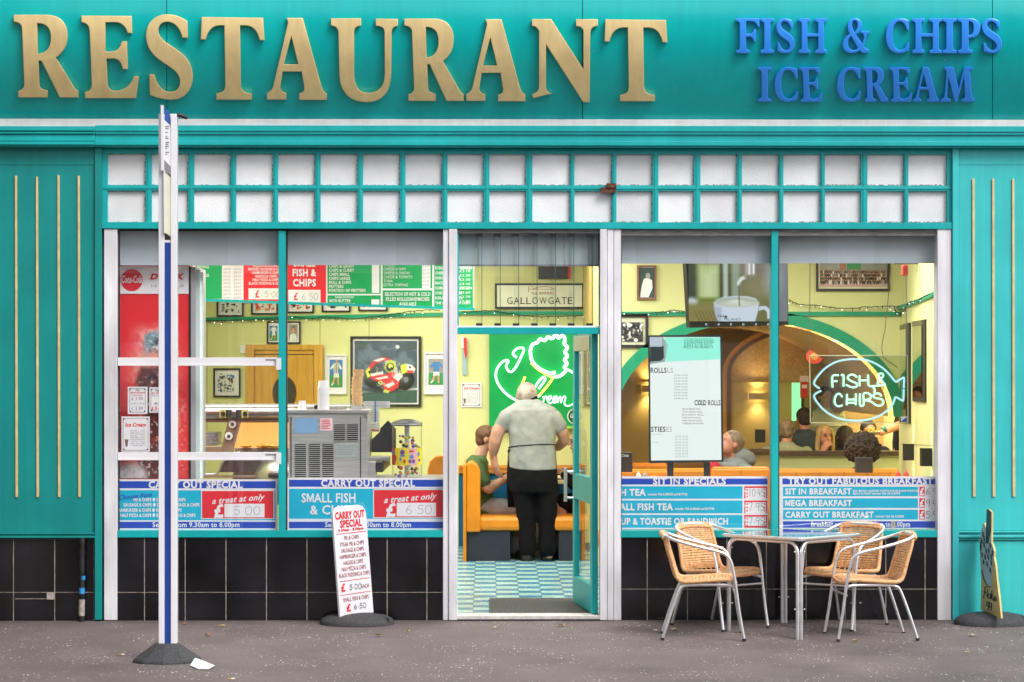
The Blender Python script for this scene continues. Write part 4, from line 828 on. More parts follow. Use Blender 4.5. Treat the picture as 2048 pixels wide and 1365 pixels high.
fairy([(1578, 600), (1600, 609), (1640, 612), (1680, 617), (1730, 615), (1775, 613), (1800, 614)], 'string of fairy lights along the rail above the fish sign', 6, at(AW), 4)
fairy([(1800, 612), (1808, 626), (1822, 622), (1832, 606), (1850, 600), (1875, 588)], 'bunched fairy lights in the corner at the right', 8, smap, 6)
fairy([(1245, 627), (1290, 628), (1330, 624), (1345, 621), (1370, 624)], 'string of fairy lights left of the coffee screen', 4, at(AW), 3)

# ---------------------------------------------------------------- takeaway counter
def counter(name, x0, x1, y0, y1, px, label, h_=.92):
    r_ = thing(name, ((x0+x1)/2, (y0+y1)/2, gz(y0)), label, 'counter'); m = MB(); m.box(x0, x1, y0, y1, gz(y0)-.02, gz(y0)+h_-.03, NAVY); m.build('body', r_); m = MB(); m.box(x0-.02, x1, y0-.02, y1, gz(y0)+h_-.029, gz(y0)+h_, STEEL); m.build('worktop', r_, bevel=.004); return r_
counter('counter', P(580, 0, .6).x, P(886, 0, .6).x, .5, 1.25, 0, 'steel topped counter behind the carry out window', .985)
CZ = gz(.5)+.985
# red drinks fridge
fy = .22; RED = mat('fridge_red', (.70, .03, .035), rough=.35, var=.3, scale=5)
r_ = thing('drinks_fridge', (P(308, 0, fy).x, fy, gz(fy)), 'tall red drinks fridge with white header just inside the left window', 'fridge')
m = MB(); x0, x1 = P(237, 0, fy).x, P(381, 0, fy).x; zt0 = P(300, 531, fy).z; m.box(x0, x1, fy, fy+.66, gz(fy), zt0, RED); m.build('cabinet', r_, bevel=.006)
m = MB(); f0 = at(fy); m.slab([(238.5, 533), (377.5, 533), (377.5, 588), (238.5, 588)], f0, 0, .006, W8); n = 28; m.slab([(263.5+22*math.cos(2*math.pi*i/n), 560.5+22*math.sin(2*math.pi*i/n)) for i in range(n)], f0, .006, .009, SRED); m.build('header', r_)
m = MB(); m.text('DRINK', 300, 369, 559, 11, f0, .011, SRED, 'x', shear=.25); m.text('I C E  C O L D', 303, 368, 574.5, 5, f0, .011, GREY, 'r')
# flowing script on the disc
m.text('Coca-Cola', 243, 284, 566, 14, f0, .012, W8, 'b', shear=.28)
sw_ = lambda pts, wd: None
sw_([(252, 555), (246, 553), (242, 560), (243, 568), (248, 570), (255, 562)], 2.2); sw_([(256, 563), (253, 566), (255, 570), (258, 566), (256, 563), (260, 562)], 1.8); sw_([(265, 562), (261, 565), (262, 570), (267, 567)], 1.6); sw_([(267, 567), (271, 563), (268, 562), (267, 567), (270, 570), (274, 566)], 1.5); sw_([(280, 553), (273, 551), (268, 557), (269, 567), (274, 569)], 2.0)
sw_([(276, 562), (273, 566), (275, 570), (278, 566), (276, 562)], 1.6); sw_([(281, 570), (281, 556), (283, 551), (282, 570)], 1.4); sw_([(285, 562), (282.5, 566), (283, 570), (285.5, 566), (286, 570)], 1.4); sw_([(246, 551), (256, 549), (266, 556), (276, 548)], 1.2); m.build('lettering', r_)
g_ = lambda cx, w_, y0, y1: (lambda x, y: np.clip(1-np.abs(x-cx)/w_, 0, 1)*np.clip((y-y0)/25, 0, 1)*np.clip((y1-y)/8, 0, 1))
printed('bottle_print', 238.5, 590, 377, 957, f0, .002, 1.5, [('n', (30, .55, 2, None), (212, 44, 54), 1), ('n', (9, .12, 2.6, g_(310, 62, 640, 725)), (240, 172, 160), 1), ('n', (7, .30, 3.4, g_(312, 46, 650, 725)), (236, 226, 222), 1), ('p', [(290, 672), (300, 664), (330, 664), (338, 674), (344, 722), (284, 722)], (120, 150, 162), 7), ('n', (5, .5, 5, g_(314, 34, 660, 725)), (64, 78, 88), 1), ('n', (4, .62, 7, g_(314, 40, 660, 725)), (238, 240, 240), 1),
 ('n', (10, .1, 2.6, g_(308, 80, 690, 990)), (240, 150, 128), 1), ('n', (8, .30, 3.2, g_(306, 58, 715, 880)), (240, 214, 196), 1), ('p', [(276, 778), (272, 762), (282, 735), (340, 735), (352, 775), (340, 830), (330, 870), (344, 910), (350, 960), (282, 960), (274, 905), (290, 860), (290, 830)], (96, 50, 50), 9), ('n', (6, .5, 5, g_(310, 44, 730, 850)), (44, 34, 38), 1), ('n', (10, .5, 4, g_(318, 30, 810, 905)), (210, 70, 48), 1), ('n', (7, .55, 6, g_(316, 30, 730, 800)), (176, 120, 120), 1), ('n', (5, .66, 9, g_(312, 60, 735, 950)), (236, 226, 224), 1), ('e', (262, 952, 32, 26, 0), (226, 224, 226), 12), ('n', (5, .6, 8, lambda x, y: ((x < 300) & (y > 905))*1.), (190, 196, 202), 1), ('n', (6, .62, 7, g_(362, 22, 790, 950)), (240, 150, 140), 1)], (219, 36, 48), r_)
m = MB(); m.pbox(378, 534, 381.5, 960, fy-.012, fy, BLK); m.pbox(381.5, 534, 391, 960, fy-.02, fy+.6, mat('fridge_side', (.35, .35, .38), rough=.4)); m.pbox(391.5, 540, 400, 960, fy+.02, fy+.05, mat('clear_edge', (.55, .68, .66), rough=.1)); m.build('door_edge', r_, bevel=.002)
LED = glow('led', (1, 1, .95), 5)
m = MB(); m.pbox(398.5, 545, 406, 958, fy+.1, fy+.13, mat('led_channel', (.55, .6, .6), rough=.3)); m.build('light_strip', r_)
m = MB()
for i in range(66): m.ell(P(399+R.uniform(-.4, .4), 566+6*i, fy+.085), .0055, LED, 6, 4)
m.build('led', r_)
# notices stuck inside the left window
def notice(x0, y0, x1, y1, mp, label, draw, group=None, name='price_notice'):
    r_ = thing(name, mp((x0+x1)/2, (y0+y1)/2, 0), label, 'notice', group); m = MB(); m.slab([(x0, y0), (x1, y0), (x1, y1), (x0, y1)], mp, -.002, 0, W8); m.build('card', r_); m = MB(); draw(m, mp); m.build('lettering', r_); return r_
nm = at(.06)
def border(m, mp, x0, y0, x1, y1, k=3, mt=GREY):
    for a, b, c_, e in ((x0+k, y0+k, x1-k, y0+k+.8), (x0+k, y1-k-.8, x1-k, y1-k), (x0+k, y0+k, x0+k+.8, y1-k), (x1-k-.8, y0+k, x1-k, y1-k)): m.rect(a, b, c_, e, mp, .002, mt)
    for x in (x0+k+2, x1-k-2):
        for y in (y0+k+2, y1-k-2): m.poly([(x+1.3*math.cos(t), y+1.6*math.sin(t)) for t in (0, 1, 2, 3, 4, 5)], mp, .003, INK)
def d1(m, mp): border(m, mp, 256, 774, 294, 828); m.text('Tea', 271, 279, 782, 4, mp, .003, GREY, 'b'); m.text('MADE IN THE SHOP', 261, 290, 787, 2.8, mp, .003, SRED, 'b'); m.text('Fresh Made', 263, 285, 792, 2.8, mp, .003, SRED); m.text('£ 1.90', 263, 286, 800.5, 6.3, mp, .003, GREY); m.text('Add a Roll', 262, 289, 809, 3.5, mp, .003, MATS['photo_grey']); m.text('£ 2.30', 263, 286, 820, 6.3, mp, .003, GREY)
notice(255.5, 774, 295, 828.5, nm, 'white price notice reading 1.90 and 2.30 over the red fridge', d1)
def d2(m, mp): border(m, mp, 298.5, 775, 338, 826); m.text('Tea', 310, 318, 783, 4, mp, .003, GREY, 'b'); m.text('ALL SNACKS', 303, 330, 788, 3.4, mp, .003, SRED, 'b'); m.text('Any Two', 303, 322, 793, 3, mp, .003, GREY); m.text('All for', 308, 325, 809, 4, mp, .003, INK); m.text('£5.00', 303, 331, 820, 6.8, mp, .003, SRED)
notice(298.5, 775, 338, 826, nm, 'white price notice reading £5.00 half behind the bus stop pole', d2)
def icecard(x0, y0, w_, h):
    def d(m, mp):
        border(m, mp, x0, y0, x0+w_, y0+h, 3); m.text('Ice Cream', x0+w_*.14, x0+w_*.87, y0+h*.28, h*.1, mp, .003, SRED, 'b', shear=.2)
        for i in range(9):
            y = y0+h*(.4+.053*i); m.text(('Single Cone', 'Large Cone', '99 Cone', 'Single Nougat', 'Double Nougat', 'Oyster', 'Small Tub', 'Large Tub', 'Topping')[i], x0+w_*.3, x0+w_*(.55+.08*(i % 3)), y, h*.028, mp, .003, GREY); m.text('£%d.%d0' % (1+i % 3, i % 7), x0+w_*.68, x0+w_*.83, y, h*.028, mp, .003, GREY)
        cx = x0+w_*.18; m.poly([(cx-w_*.07, y0+h*.65), (cx+w_*.07, y0+h*.65), (cx+w_*.05, y0+h*.72), (cx+w_*.03, y0+h*.85), (cx-w_*.03, y0+h*.85), (cx-w_*.05, y0+h*.72)], mp, .003, MATS['photo_brown']); m.poly([(cx+w_*.06*math.cos(t*.52), y0+h*(.58+.1*math.sin(t*.52))) for t in range(12)], mp, .0025, PWH)
    return d
notice(243, 833.5, 299.5, 904, nm, 'white ice cream price card on the glass over the red fridge', icecard(243, 833.5, 56.5, 70.5))
# frying range
ry = 2.6; f1 = at(ry)
r_ = thing('frying_range', P(480, 1000, ry), 'stainless frying range with lit orange hot cabinet', 'frying range')
HOT = mat('lit_cabinet', (.9, .55, .25), rough=.4, emit=(1, .42, .10), es=.75); TAUP = mat('range_side', (.30, .23, .19), rough=.35, metal=.4, var=.1)
m = MB(); n = 10
x0, x1 = P(395, 0, ry).x, P(700, 0, ry).x; zc = P(480, 825, ry).z
V = []
for x in (x0, x1):
    for i in range(n+1): t = math.pi*(i/n-.5); V.append((x, ry+.02-.09*math.cos(t), zc+.062*math.sin(t)))
m.add(V, [(i, n+1+i, n+2+i, i+1) for i in range(n)], STEEL); m.box(x0, x1, ry, ry+.6, zc-.062, zc+.062, STEEL); m.build('canopy', r_, smooth=40)
m = MB(); m.slab([(395, 838), (700, 838), (700, 845), (395, 845)], f1, -.3, 0, TAUP); m.slab([(455, 845), (480, 845), (466, 905), (440, 905)], f1, -.3, .01, TAUP); m.slab([(479, 845), (482, 845), (466, 905), (462, 905)], f1, -.05, .02, STEEL); m.slab([(392, 893), (445, 893), (443, 912), (392, 912)], f1, -.4, .02, TAUP); m.slab([(470, 896), (700, 896), (700, 1010), (462, 1010)], f1, -.4, .03, TAUP); m.build('body', r_, bevel=.003)
m = MB(); m.slab([(482, 846), (690, 846), (690, 896), (468, 896)], f1, -.32, -.3, HOT); m.build('hot_cabinet', r_)
m = MB()
for px, w_, h in ((492, 12, 3.5), (520, 8, 3), (530, 11, 6), (545, 12, 4), (553, 9, 3.4)): m.ell(P(px, 894-h/2, ry-.03), (w_/SC(ry), .05, h/SC(ry)), mat('batter', (.75, .38, .06), rough=.6, var=.3, scale=40) if 'batter' not in MATS else 'batter', 10, 6)
m.build('fried_fish', r_, smooth=60)
for x, y in ((446, 828), (490, 828)):
    m = MB(); m.pbox(x-7, y-8.5, x+6, y+8, ry-.095, ry-.06, ps('knob_brass', 175, 165, 95) if 'knob_brass' not in MATS else 'knob_brass'); m.pbox(x+ (6.5 if x < 460 else -18), y-8, x+(17 if x < 460 else -7.5), y+7, ry-.097, ry-.06, BLK); m.tube([P(x, y, ry-.09), P(x, y, ry-.125)], [.022, .018], BLK, 12); m.build('control_knob', r_, smooth=40)
for x, y in ((464.5, 849), (457.5, 873)):
    m = MB(); m.tube([P(x, y, ry-.01), P(x, y, ry-.04)], [.034, .03], PAINTW, 14); m.tube([P(x, y, ry-.04), P(x, y, ry-.05)], .014, BLK, 10); m.build('dial', r_, smooth=40)
m = MB(); m.tube([P(x, y, ry-.12) for x, y in smooth2([(400, 948), (432, 948), (446, 925), (462, 912), (480, 905)], 5)], .012, STEEL, 8); m.slab([(436, 945), (452, 921), (470, 908), (520, 902), (534, 905), (518, 945)], f1, .11, .115, mat('smoked_glass', (.06, .055, .06), rough=.12, spec=.6)); m.pbox(400, 951, 520, 956, ry-.2, ry-.1, TAUP); m.build('curved_guard', r_, smooth=50)
m = MB(); m.lathe(((.0, -.2), (.16, -.19), (.2, -.05), (.13, .06), (.0, .09)), P(556, 935, ry-.1), STEEL, 20); m.build('steel_lid', r_, smooth=60)
m = MB(); m.pbox(536, 947, 560, 956, ry-.34, ry-.2, BLK); m.build('drip_tray', r_, bevel=.01)
r_ = thing('plate_stack', P(422, 891, ry), 'stack of white plates on the range beside the dials', 'plates')
for i in range(9):
    m = MB(); c = P(420, 891-2.9*i, ry+.1); m.lathe(((.055, 0), (.06, .004), (.1, .011), (.1, .0135), (.05, .007)), (c.x, c.y, c.z), PAINTW, 20); m.build('plate', r_, smooth=60)
# ice cream machine on the counter
iy = .62; f2 = at(iy)
SST = mat('brushed_panel', (.46, .46, .465), rough=.45, metal=.5, var=.12, scale=5, stretch=(1, 1, 14))
r_ = thing('ice_cream_machine', P(655, 960, iy), 'stainless ice cream machine with slotted vents, its back to the window', 'ice cream machine')
x0, x1 = P(577, 0, iy).x, P(735, 0, iy).x; z0, z1 = CZ, P(650, 827, iy).z
m = MB(); m.box(x0, x1, iy, iy+.55, z0, z1, SST); m.box(x0-.015, x1+.012, iy-.015, iy+.57, z1+.0005, z1+.025, mat('steel_lid_edge', (.6, .58, .57), rough=.3, metal=.7)); m.pbox(720, 834, 722, 956, iy-.004, iy, DARK); m.pbox(581, 834, 583, 956, iy-.004, iy, DARK); m.build('casing', r_, bevel=.008)
for i, x in enumerate((590, 618, 645)):
    m = MB()
    for j in range(17): m.pbox(x, 888.5+4.0*j, x+22, 890.6+4.0*j, iy-.0015, iy+.002, DARK); m.pbox(x, 890.6+4.0*j, x+22, 892.2+4.0*j, iy-.009, iy, PAINTW if False else 'steel_lid_edge')
    m.build('vent', r_)
for x in (668, 694):
    m = MB()
    for j in range(8): m.pbox(x, 849.5+4.2*j, x+22, 851.7+4.2*j, iy-.0015, iy+.002, DARK); m.pbox(x, 851.7+4.2*j, x+22, 853.3+4.2*j, iy-.009, iy, 'steel_lid_edge')
    m.build('vent', r_)
m = MB(); m.slab([(588.5, 837), (635, 837), (635, 867), (588.5, 867)], f2, 0, .003, ps('sticker_blue', 125, 165, 205)); m.slab([(640.5, 837), (665, 837), (665, 862), (640.5, 862)], f2, 0, .003, ps('sticker_pink', 235, 205, 212)); m.slab([(672, 888), (713, 888), (713, 915), (672, 915)], f2, 0, .003, ps('plate_grey', 165, 175, 178))
for i in range(6): m.rect(643, 840+3.4*i, 662-R.uniform(0, 5), 841.2+3.4*i, f2, .005, SRED); m.rect(674, 891+3.6*i, 711-R.uniform(0, 9), 892+3.6*i, f2, .005, MATS['photo_grey'])
m.build('sticker', r_)
m = MB(); c = P(590, 822, iy+.2); m.pbox(597, 818, 690, 826, iy+.15, iy+.4, BLK); m.pbox(628, 810, 640, 818, iy+.2, iy+.3, BLK); m.build('hopper_cover', r_, bevel=.01)
zt1 = z1+.026
CUP = mat('paper_cup', (.82, .83, .85), rough=.55, var=.02)
def cups(px, n, lb, w_=11.5, dz=.0135, h0=.055):
    c = P(px, 827, iy+.06); r_ = thing('cup_stack', (c.x, c.y, zt1), lb, 'cups', 'upturned paper cups on the machine'); s_ = w_/SC(iy)
    for i in range(n):
        m = MB(); z = zt1+dz*i; m.lathe(((s_*1.06, 0), (s_*1.06, .004), (s_, .005), (s_*.84, h0), (0, h0+.001)), (c.x, c.y, z), CUP, 20); m.build('cup', r_, smooth=40)
cups(604.5, 1, 'single upturned white paper cup on the ice cream machine', 8, h0=.066); cups(647, 13, 'tall stack of white paper cups on the ice cream machine')
# cones in a holder
c = P(714, 824, iy+.12); r_ = thing('cone_holder', (c.x, c.y, zt1), 'tall stack of wafer cones in a clear holder', 'ice cream cones'); CONE = mat('wafer', (.80, .5, .22), rough=.7, var=.12, scale=40)
m = MB(); s_ = 1/SC(iy+.12); m.pbox(703, 812, 723, 826, iy+.06, iy+.2, mat('holder_grey', (.45, .45, .47), rough=.4)); m.lathe(((11*s_, 0), (12*s_, 16*s_)), (c.x, c.y, P(714, 812, iy+.12).z), GLD, 16); m.build('holder', r_)
for i in range(9):
    m = MB(); z = P(715, 806-7.6*i, iy+.12).z; ox = (R.uniform(-1, 1)+(3 if i > 6 else 0))*s_; m.lathe(((4.5*s_, -16*s_), (7*s_, -7*s_), (8*s_, -5.5*s_), (11*s_, 3*s_), (11*s_, 6*s_), (9.6*s_, 6*s_), (8.5*s_, 1*s_)), (c.x+ox, c.y, z), CONE, 14); m.build('cone', r_, smooth=40)
m = MB(); A = [P(670, 825, iy+.05), P(700, 824, iy+.03), P(728, 826, iy-.02), P(736, 836, iy-.022), P(732, 831, iy+.2), P(690, 822, iy+.25)]
m.add(A, [(0, 1, 4, 5), (1, 2, 4), (2, 3, 4)], PAINTW); tag(m.build('cleaning_cloth', loc=A[0]), 'white cloth draped over the machine corner', 'cloth')
# papers and black boxes behind
def paper(x0, y0, x1, y1, Y, lb, extra=None):
    def d(m, mp):
        for i in range(int((y1-y0)/5)): m.rect(x0+2, y0+3+5*i, x1-3-R.uniform(0, 8), y0+4+5*i, mp, .003, MATS['photo_grey'])
        if extra: extra(m, mp)
    notice(x0, y0, x1, y1, at(Y), lb, d, name='paper_notice')
paper(727, 803, 780, 816, 1.3, 'white order slip pinned behind the cones', lambda m, mp: m.rect(749, 803, 752, 816, mp, .004, PBL)); paper(731, 817, 759, 845, 1.28, 'white order sheet below the slip beside the machine', lambda m, mp: m.rect(749, 817, 752, 845, mp, .004, PBL)); paper(735, 846, 759, 864, 1.26, 'pale pink edged sheet beside the steel machine', lambda m, mp: m.rect(735, 860, 757, 862, mp, .004, PRED))
m = MB(); m.pbox(735, 864, 744, 904, 1.2, 1.25, ps('lime_pack', 205, 220, 40)); tag(m.build('lime_packet', loc=P(740, 904, 1.2)), 'lime yellow packet behind the card machine', 'packet')
for x0, x1, yt, ym, yb2, Y, lb in ((743, 778, 863, 880, 905, 1.05, 'front black house shaped napkin box on the counter'), (760, 792, 841, 858, 905, 1.15, 'rear black house shaped napkin box on the counter')):
    m = MB(); m.slab([((x0+x1)/2, yt), (x1, ym), (x1, yb2), (x0, yb2), (x0, ym)], at(Y), -.12, 0, mat('charcoal_card', (.035, .035, .04), rough=.6) if 'charcoal_card' not in MATS else 'charcoal_card'); tag(m.build('napkin_box', loc=P(x0, yb2, Y)), lb, 'box', 'black napkin boxes')
r_ = thing('till', P(755, 960, .8), 'grey till with raised screen beside the sweet dispenser', 'till'); m = MB(); m.pbox(733, 924, 752, 960, .75, .95, SST); m.pbox(733, 914, 778, 923, .85, 1.05, SST); m.build('body', r_, bevel=.006); m = MB(); m.pbox(752, 925, 766, 945, .74, .9, BLK); m.build('screen', r_, bevel=.004); m = MB(); m.slab([(764, 922), (781, 912), (781, 930), (764, 946)], at(.9), -.02, 0, ps('card_tan', 205, 185, 105)); m.build('flap', r_)
# sweet dispenser
dy_ = .72; c = P(814, 955, dy_); s_ = 1/SC(dy_); r_ = thing('sweet_dispenser', (c.x, c.y, CZ), 'round clear sweet vending dispenser with black lid and cartoon colour band', 'sweet dispenser')
zz = lambda py: P(814, py, dy_).z
m = MB(); m.lathe(((0, zz(838)), (12*s_, zz(839)), (29*s_, zz(844.5)), (31*s_, zz(846)), (31*s_, zz(852))), (c.x, c.y, 0), BLK, 28); m.build('lid', r_, smooth=35)
m = MB(); m.lathe(((30.8*s_, zz(847)), (31.3*s_, zz(847)), (31.3*s_, zz(850)), (30.8*s_, zz(850))), (c.x, c.y, 0), ALU, 28); m.build('lid_band', r_)
m = MB(); m.lathe(((30*s_, zz(850)), (30*s_, CZ)), (c.x, c.y, 0), GLD, 28); m.build('clear_drum', r_, smooth=50)
m = MB(); m.lathe(((5*s_, zz(850)), (5*s_, CZ)), (c.x, c.y, 0), PAINTW, 10); m.build('core', r_)
CND = [mat('candy_'+n_, c_, rough=.4, var=.2, scale=30) for n_, c_ in (('red', (.7, .08, .08)), ('orange', (.75, .3, .05)), ('green', (.15, .5, .2)), ('purple', (.25, .08, .4)), ('yellow', (.75, .6, .05)), ('white', (.7, .65, .65)), ('dark', (.08, .05, .05)))]
for kx in range(8):
    m = MB(); a0 = 2*math.pi*kx/8
    for j in range(9):
        rr = R.uniform(13, 25)*s_; a = a0+R.uniform(-.3, .3); z = R.uniform(CZ+.01, zz(872)); m.ell((c.x+rr*math.cos(a), c.y+rr*math.sin(a), z), R.uniform(.008, .016), R.choice(CND), 8, 5)
    m.build('sweets', r_, smooth=60)
m = MB(); BA = [ps('band_yellow', 240, 220, 40), ps('band_blue', 90, 140, 200), ps('band_pink', 235, 180, 190), ps('band_red', 215, 60, 60), ps('band_purple', 110, 80, 160)]
def drum(px, py, d=0):
    x = (px-814)*s_; rr = 30.6*s_+d; x = max(-rr*.999, min(rr*.999, x)); return Vector((c.x+x, c.y-math.sqrt(rr*rr-x*x), zz(py)))
n = 26
for i in range(n):
    a, b = 784+60*i/n, 784+60*(i+1)/n; k_ = BA[3] if a < 790 else BA[0] if a < 796 else BA[0] if 797 < a < 816 else BA[2] if 817 < a < 833 else BA[0]
    m.add([drum(a, 896), drum(b, 896), drum(b, 930), drum(a, 930)], [(0, 1, 2, 3)], k_)
for px, py, a, b, mt in ((789, 916, 5, 8, 3), (786, 905, 3, 5, 1), (806, 904, 5, 5, 4), (802, 918, 2.5, 4, 1), (810, 922, 2.5, 4, 3), (824, 913, 4, 4, 1), (821, 922, 3, 4, 4), (828, 922, 3, 4, 4), (824, 902, 5, 2, 3), (838, 908, 2, 5, 1), (839, 920, 2, 3, 4), (806, 911, 6, 2, 1)):
    m.add([drum(px+a*math.cos(t*.628), py+b*math.sin(t*.628), .0015) for t in range(10)], [tuple(range(10))], BA[mt])
m.build('printed_band', r_)
# orange chair back by the post
r_ = thing('moulded_chair', P(872, 1000, 1.6), 'orange moulded chair with rounded back beside the sweet dispenser', 'chair'); m = MB(); pts = [(853, 1000), (855, 940), (860, 922), (870, 913), (882, 911), (894, 914), (902, 925), (905, 945), (906, 1000)]; m.slab(pts, at(1.6), -.03, 0, ORG); m.build('backrest', r_, bevel=.012)
m = MB(); x0, x1 = P(853, 0, 1.6).x, P(906, 0, 1.6).x; zs = gz(1.6)+.45; m.box(x0, x1, 1.2, 1.63, zs-.04, zs, ORG); m.build('seat', r_, bevel=.015)
for x in (x0+.02, x1-.02):
    for y in (1.23, 1.6): m = MB(); m.tube([(x, y, gz(y)), (x, y, zs-.04)], .012, ALU); m.build('leg', r_)
# ---------------------------------------------------------------- seen through the doorway
mt_ = ps('mat_grey', 92, 94, 90, .8, rough=.95, var=.3, scale=60, bump=.4, bscale=200)
r_ = thing('door_mat', (P(1075, 1230, .3).x, .5, gz(.5)), 'ribbed grey entrance mat on the blue tiles', 'mat')
x0, x1 = P(979, 1232, .16).x, P(1196, 1232, .16).x; m = MB(); y0, y1 = .17, 1.2; m.add([(x0, y0, gz(y0)+.004), (x1, y0, gz(y0)+.004), (x1, y1, gz(y1)+.004), (x0, y1, gz(y1)+.004)]+[(x0, y0, gz(y0)+.010), (x1, y0, gz(y0)+.010), (x1, y1, gz(y1)+.010), (x0, y1, gz(y1)+.010)], [(0, 1, 2, 3), (4, 5, 6, 7), (0, 1, 5, 4), (2, 3, 7, 6), (0, 3, 7, 4), (1, 2, 6, 5)], mat('mat_dark', (.06, .06, .058), rough=.95)); m.build('backing', r_)
m = MB(); n = 44
for i in range(n):
    a = x0+.005+(x1-x0-.01)*i/n; b = a+(x1-x0)/n*.62; m.add([(a, y0+.005, gz(y0)+.015), (b, y0+.005, gz(y0)+.015), (b, y1-.005, gz(y1)+.015), (a, y1-.005, gz(y1)+.015), (a, y0+.005, gz(y0)+.009), (b, y0+.005, gz(y0)+.009)], [(0, 1, 2, 3), (0, 1, 5, 4)], mt_)
m.build('ribs', r_)
# booth benches: end panel, back, seat cushion, plinth
def bench(xa, s_, y0, y1, label, group='orange booth benches'):
    """xa = x of the outer back face, s_=+1 seat faces right"""
    fz = gz(y0); r_ = thing('booth_bench', (xa+s_*.25, (y0+y1)/2, fz), label, 'bench', group)
    X = lambda a, b: (min(xa+s_*a, xa+s_*b), max(xa+s_*a, xa+s_*b))
    m = MB(); m.box(*X(.03, .42), y0+.04, y1, fz-.01, fz+.27, NAVY); m.build('plinth', r_)
    m = MB(); m.box(*X(0, .03), y0, y1, fz-.005, fz+.86, ORG); m.build('end_panel', r_, bevel=.006)
    m = MB(); V = []; prof = [(.032, .262), (.032, .86), (.05, .885), (.085, .89), (.13, .86), (.155, .80), (.155, .262)]
    for y in (y0, y1): V += [(xa+s_*a, y, fz+z) for a, z in prof]
    n = len(prof); m.add(V, [tuple(range(n)), tuple(range(n, 2*n))]+[(i, (i+1) % n, n+(i+1) % n, n+i) for i in range(n)], ORG); m.build('backrest', r_, bevel=.012)
    m = MB(); m.box(*X(.14, .53), y0+.005, y1, fz+.272, fz+.40, ORG); m.build('seat', r_, bevel=.035)
    return r_
by = 3.95
xa = P(926, 1120, by).x
bench(xa, 1, by, BW-.08, 'orange vinyl bench left of the standing man, seating the person in green')
bench(P(1212, 1120, by).x, -1, by, BW-.08, 'orange vinyl bench right of the standing man, behind the glass door')
r_ = thing('dining_table', P(1072, 1110, 4.6), 'cream booth table hidden behind the standing man', 'table'); x0, x1 = P(1020, 0, 4.4).x, P(1127, 0, 4.4).x; zt2 = gz(4.4)+.70
m = MB(); m.box(x0, x1, 4.25, BW-.06, zt2-.035, zt2, ps('table_cream', 225, 215, 165)); m.build('tabletop', r_, bevel=.006); m = MB(); c = P(1072, 0, 4.6).x; m.box(c-.03, c+.03, 4.45, 4.75, gz(4.5), zt2-.035, MATS['table_cream']); m.build('pedestal', r_)
# more booths glimpsed right of the door and across the dining room
m = None
def backrow(px0, px1, py0, Y, label, h2=130, seams=()):
    r_ = thing('booth_bench', P((px0+px1)/2, 1100, Y), label, 'bench', 'orange booth benches'); m = MB(); m.pbox(px0, py0, px1, py0+h2, Y, Y+.12, ORG); m.build('backrest', r_, bevel=.018)
    m = MB(); m.pbox(px0+2, py0-2.5, px1-2, py0+3, Y+.01, Y+.11, ORG); m.build('top_roll', r_, bevel=.02); m = MB()
    for x in seams: m.pbox(x-.5, py0+2, x+.5, py0+h2, Y-.003, Y, mat('vinyl_seam', (.35, .12, .01), rough=.5) if 'vinyl_seam' not in MATS else 'vinyl_seam')
    if seams: m.build('seam', r_)
    m = MB(); m.pbox(px0, py0+70, px1, py0+110, Y+.12, Y+.55, ORG); m.build('seat', r_, bevel=.03)
    return r_
backrow(1205, 1336, 942, 2.4, 'orange bench back at the left of the dining window', seams=(1270,)); backrow(1338, 1420, 940, 2.5, 'orange bench back below the menu screen'); backrow(1424, 1540, 937, 3.0, 'orange bench back behind the hooded man', seams=(1482,)); backrow(1545, 1800, 941, 2.6, 'long orange bench back in front of the curly haired diner', seams=(1592, 1640, 1688, 1735, 1780))
backrow(1262, 1335, 929, 5.2, 'far orange bench back left of the menu screen'); backrow(1550, 1800, 924, 5.4, 'far orange bench under the dark ledge', 60, seams=(1597, 1650, 1700, 1760))
bench(P(1194, 1200, 2.2).x+.55, -1, 2.0, 3.0, 'orange bench just inside the door on the right')
# ledge across the alcove
m = MB(); m.pbox(1548, 903, 1803, 912, 4.9, 5.1, mat('dark_wood', (.085, .05, .03), rough=.5, var=.3, scale=9, stretch=(1, 9, 9))); m.pbox(1548, 912, 1803, 1000, 4.95, 5.05, YEL); tag(m.build('low_partition', loc=P(1675, 960, 5)), 'low cream partition topped by a dark wood ledge in the dining room', 'partition')
m = MB(); m.pbox(1458, 899, 1545, 906, 5.2, 5.4, 'dark_wood'); m.pbox(1458, 906, 1545, 1000, 5.25, 5.35, YELM); tag(m.build('low_partition', loc=P(1500, 960, 5.2)), 'low mustard partition behind the hooded man', 'partition')
# green neon ice cream board
ny = BW-.08; nb = at(ny); r_ = thing('neon_sign', P(1065, 860, ny), 'large green board with white and yellow ice cream neon', 'neon sign')
NG = ps('neon_board_green', 0, 158, 82, 1.0, rough=.35, var=.05)
m = MB(); m.slab([(978.5, 661), (1155, 661), (1155, 857), (978.5, 857)], nb, -.05, 0, NG); m.slab([(978.5, 853), (1155, 853), (1155, 857.5), (978.5, 857.5)], nb, 0, .01, ps('lime_edge', 150, 205, 90)); m.build('board', r_)
NW = glow('neon_white', (.75, 1, .82), 2.2); NY = glow('neon_yellow', (1, .88, .1), 1.6); NGW = glow('neon_green_white', (.5, 1, .64), 1.7)
def neon(pts, mt, r=.011, mp=nb, d=.05, par=None, sm=6): m = MB(); q = smooth2(pts, sm) if sm else pts; m.tube([mp(x, y, d) for x, y in q], r, mt, 8); m.build('neon_tube', par or r_, smooth=60)
z = lambda L: [(880+x/3.249, 440+y/3.249) for x, y in L]
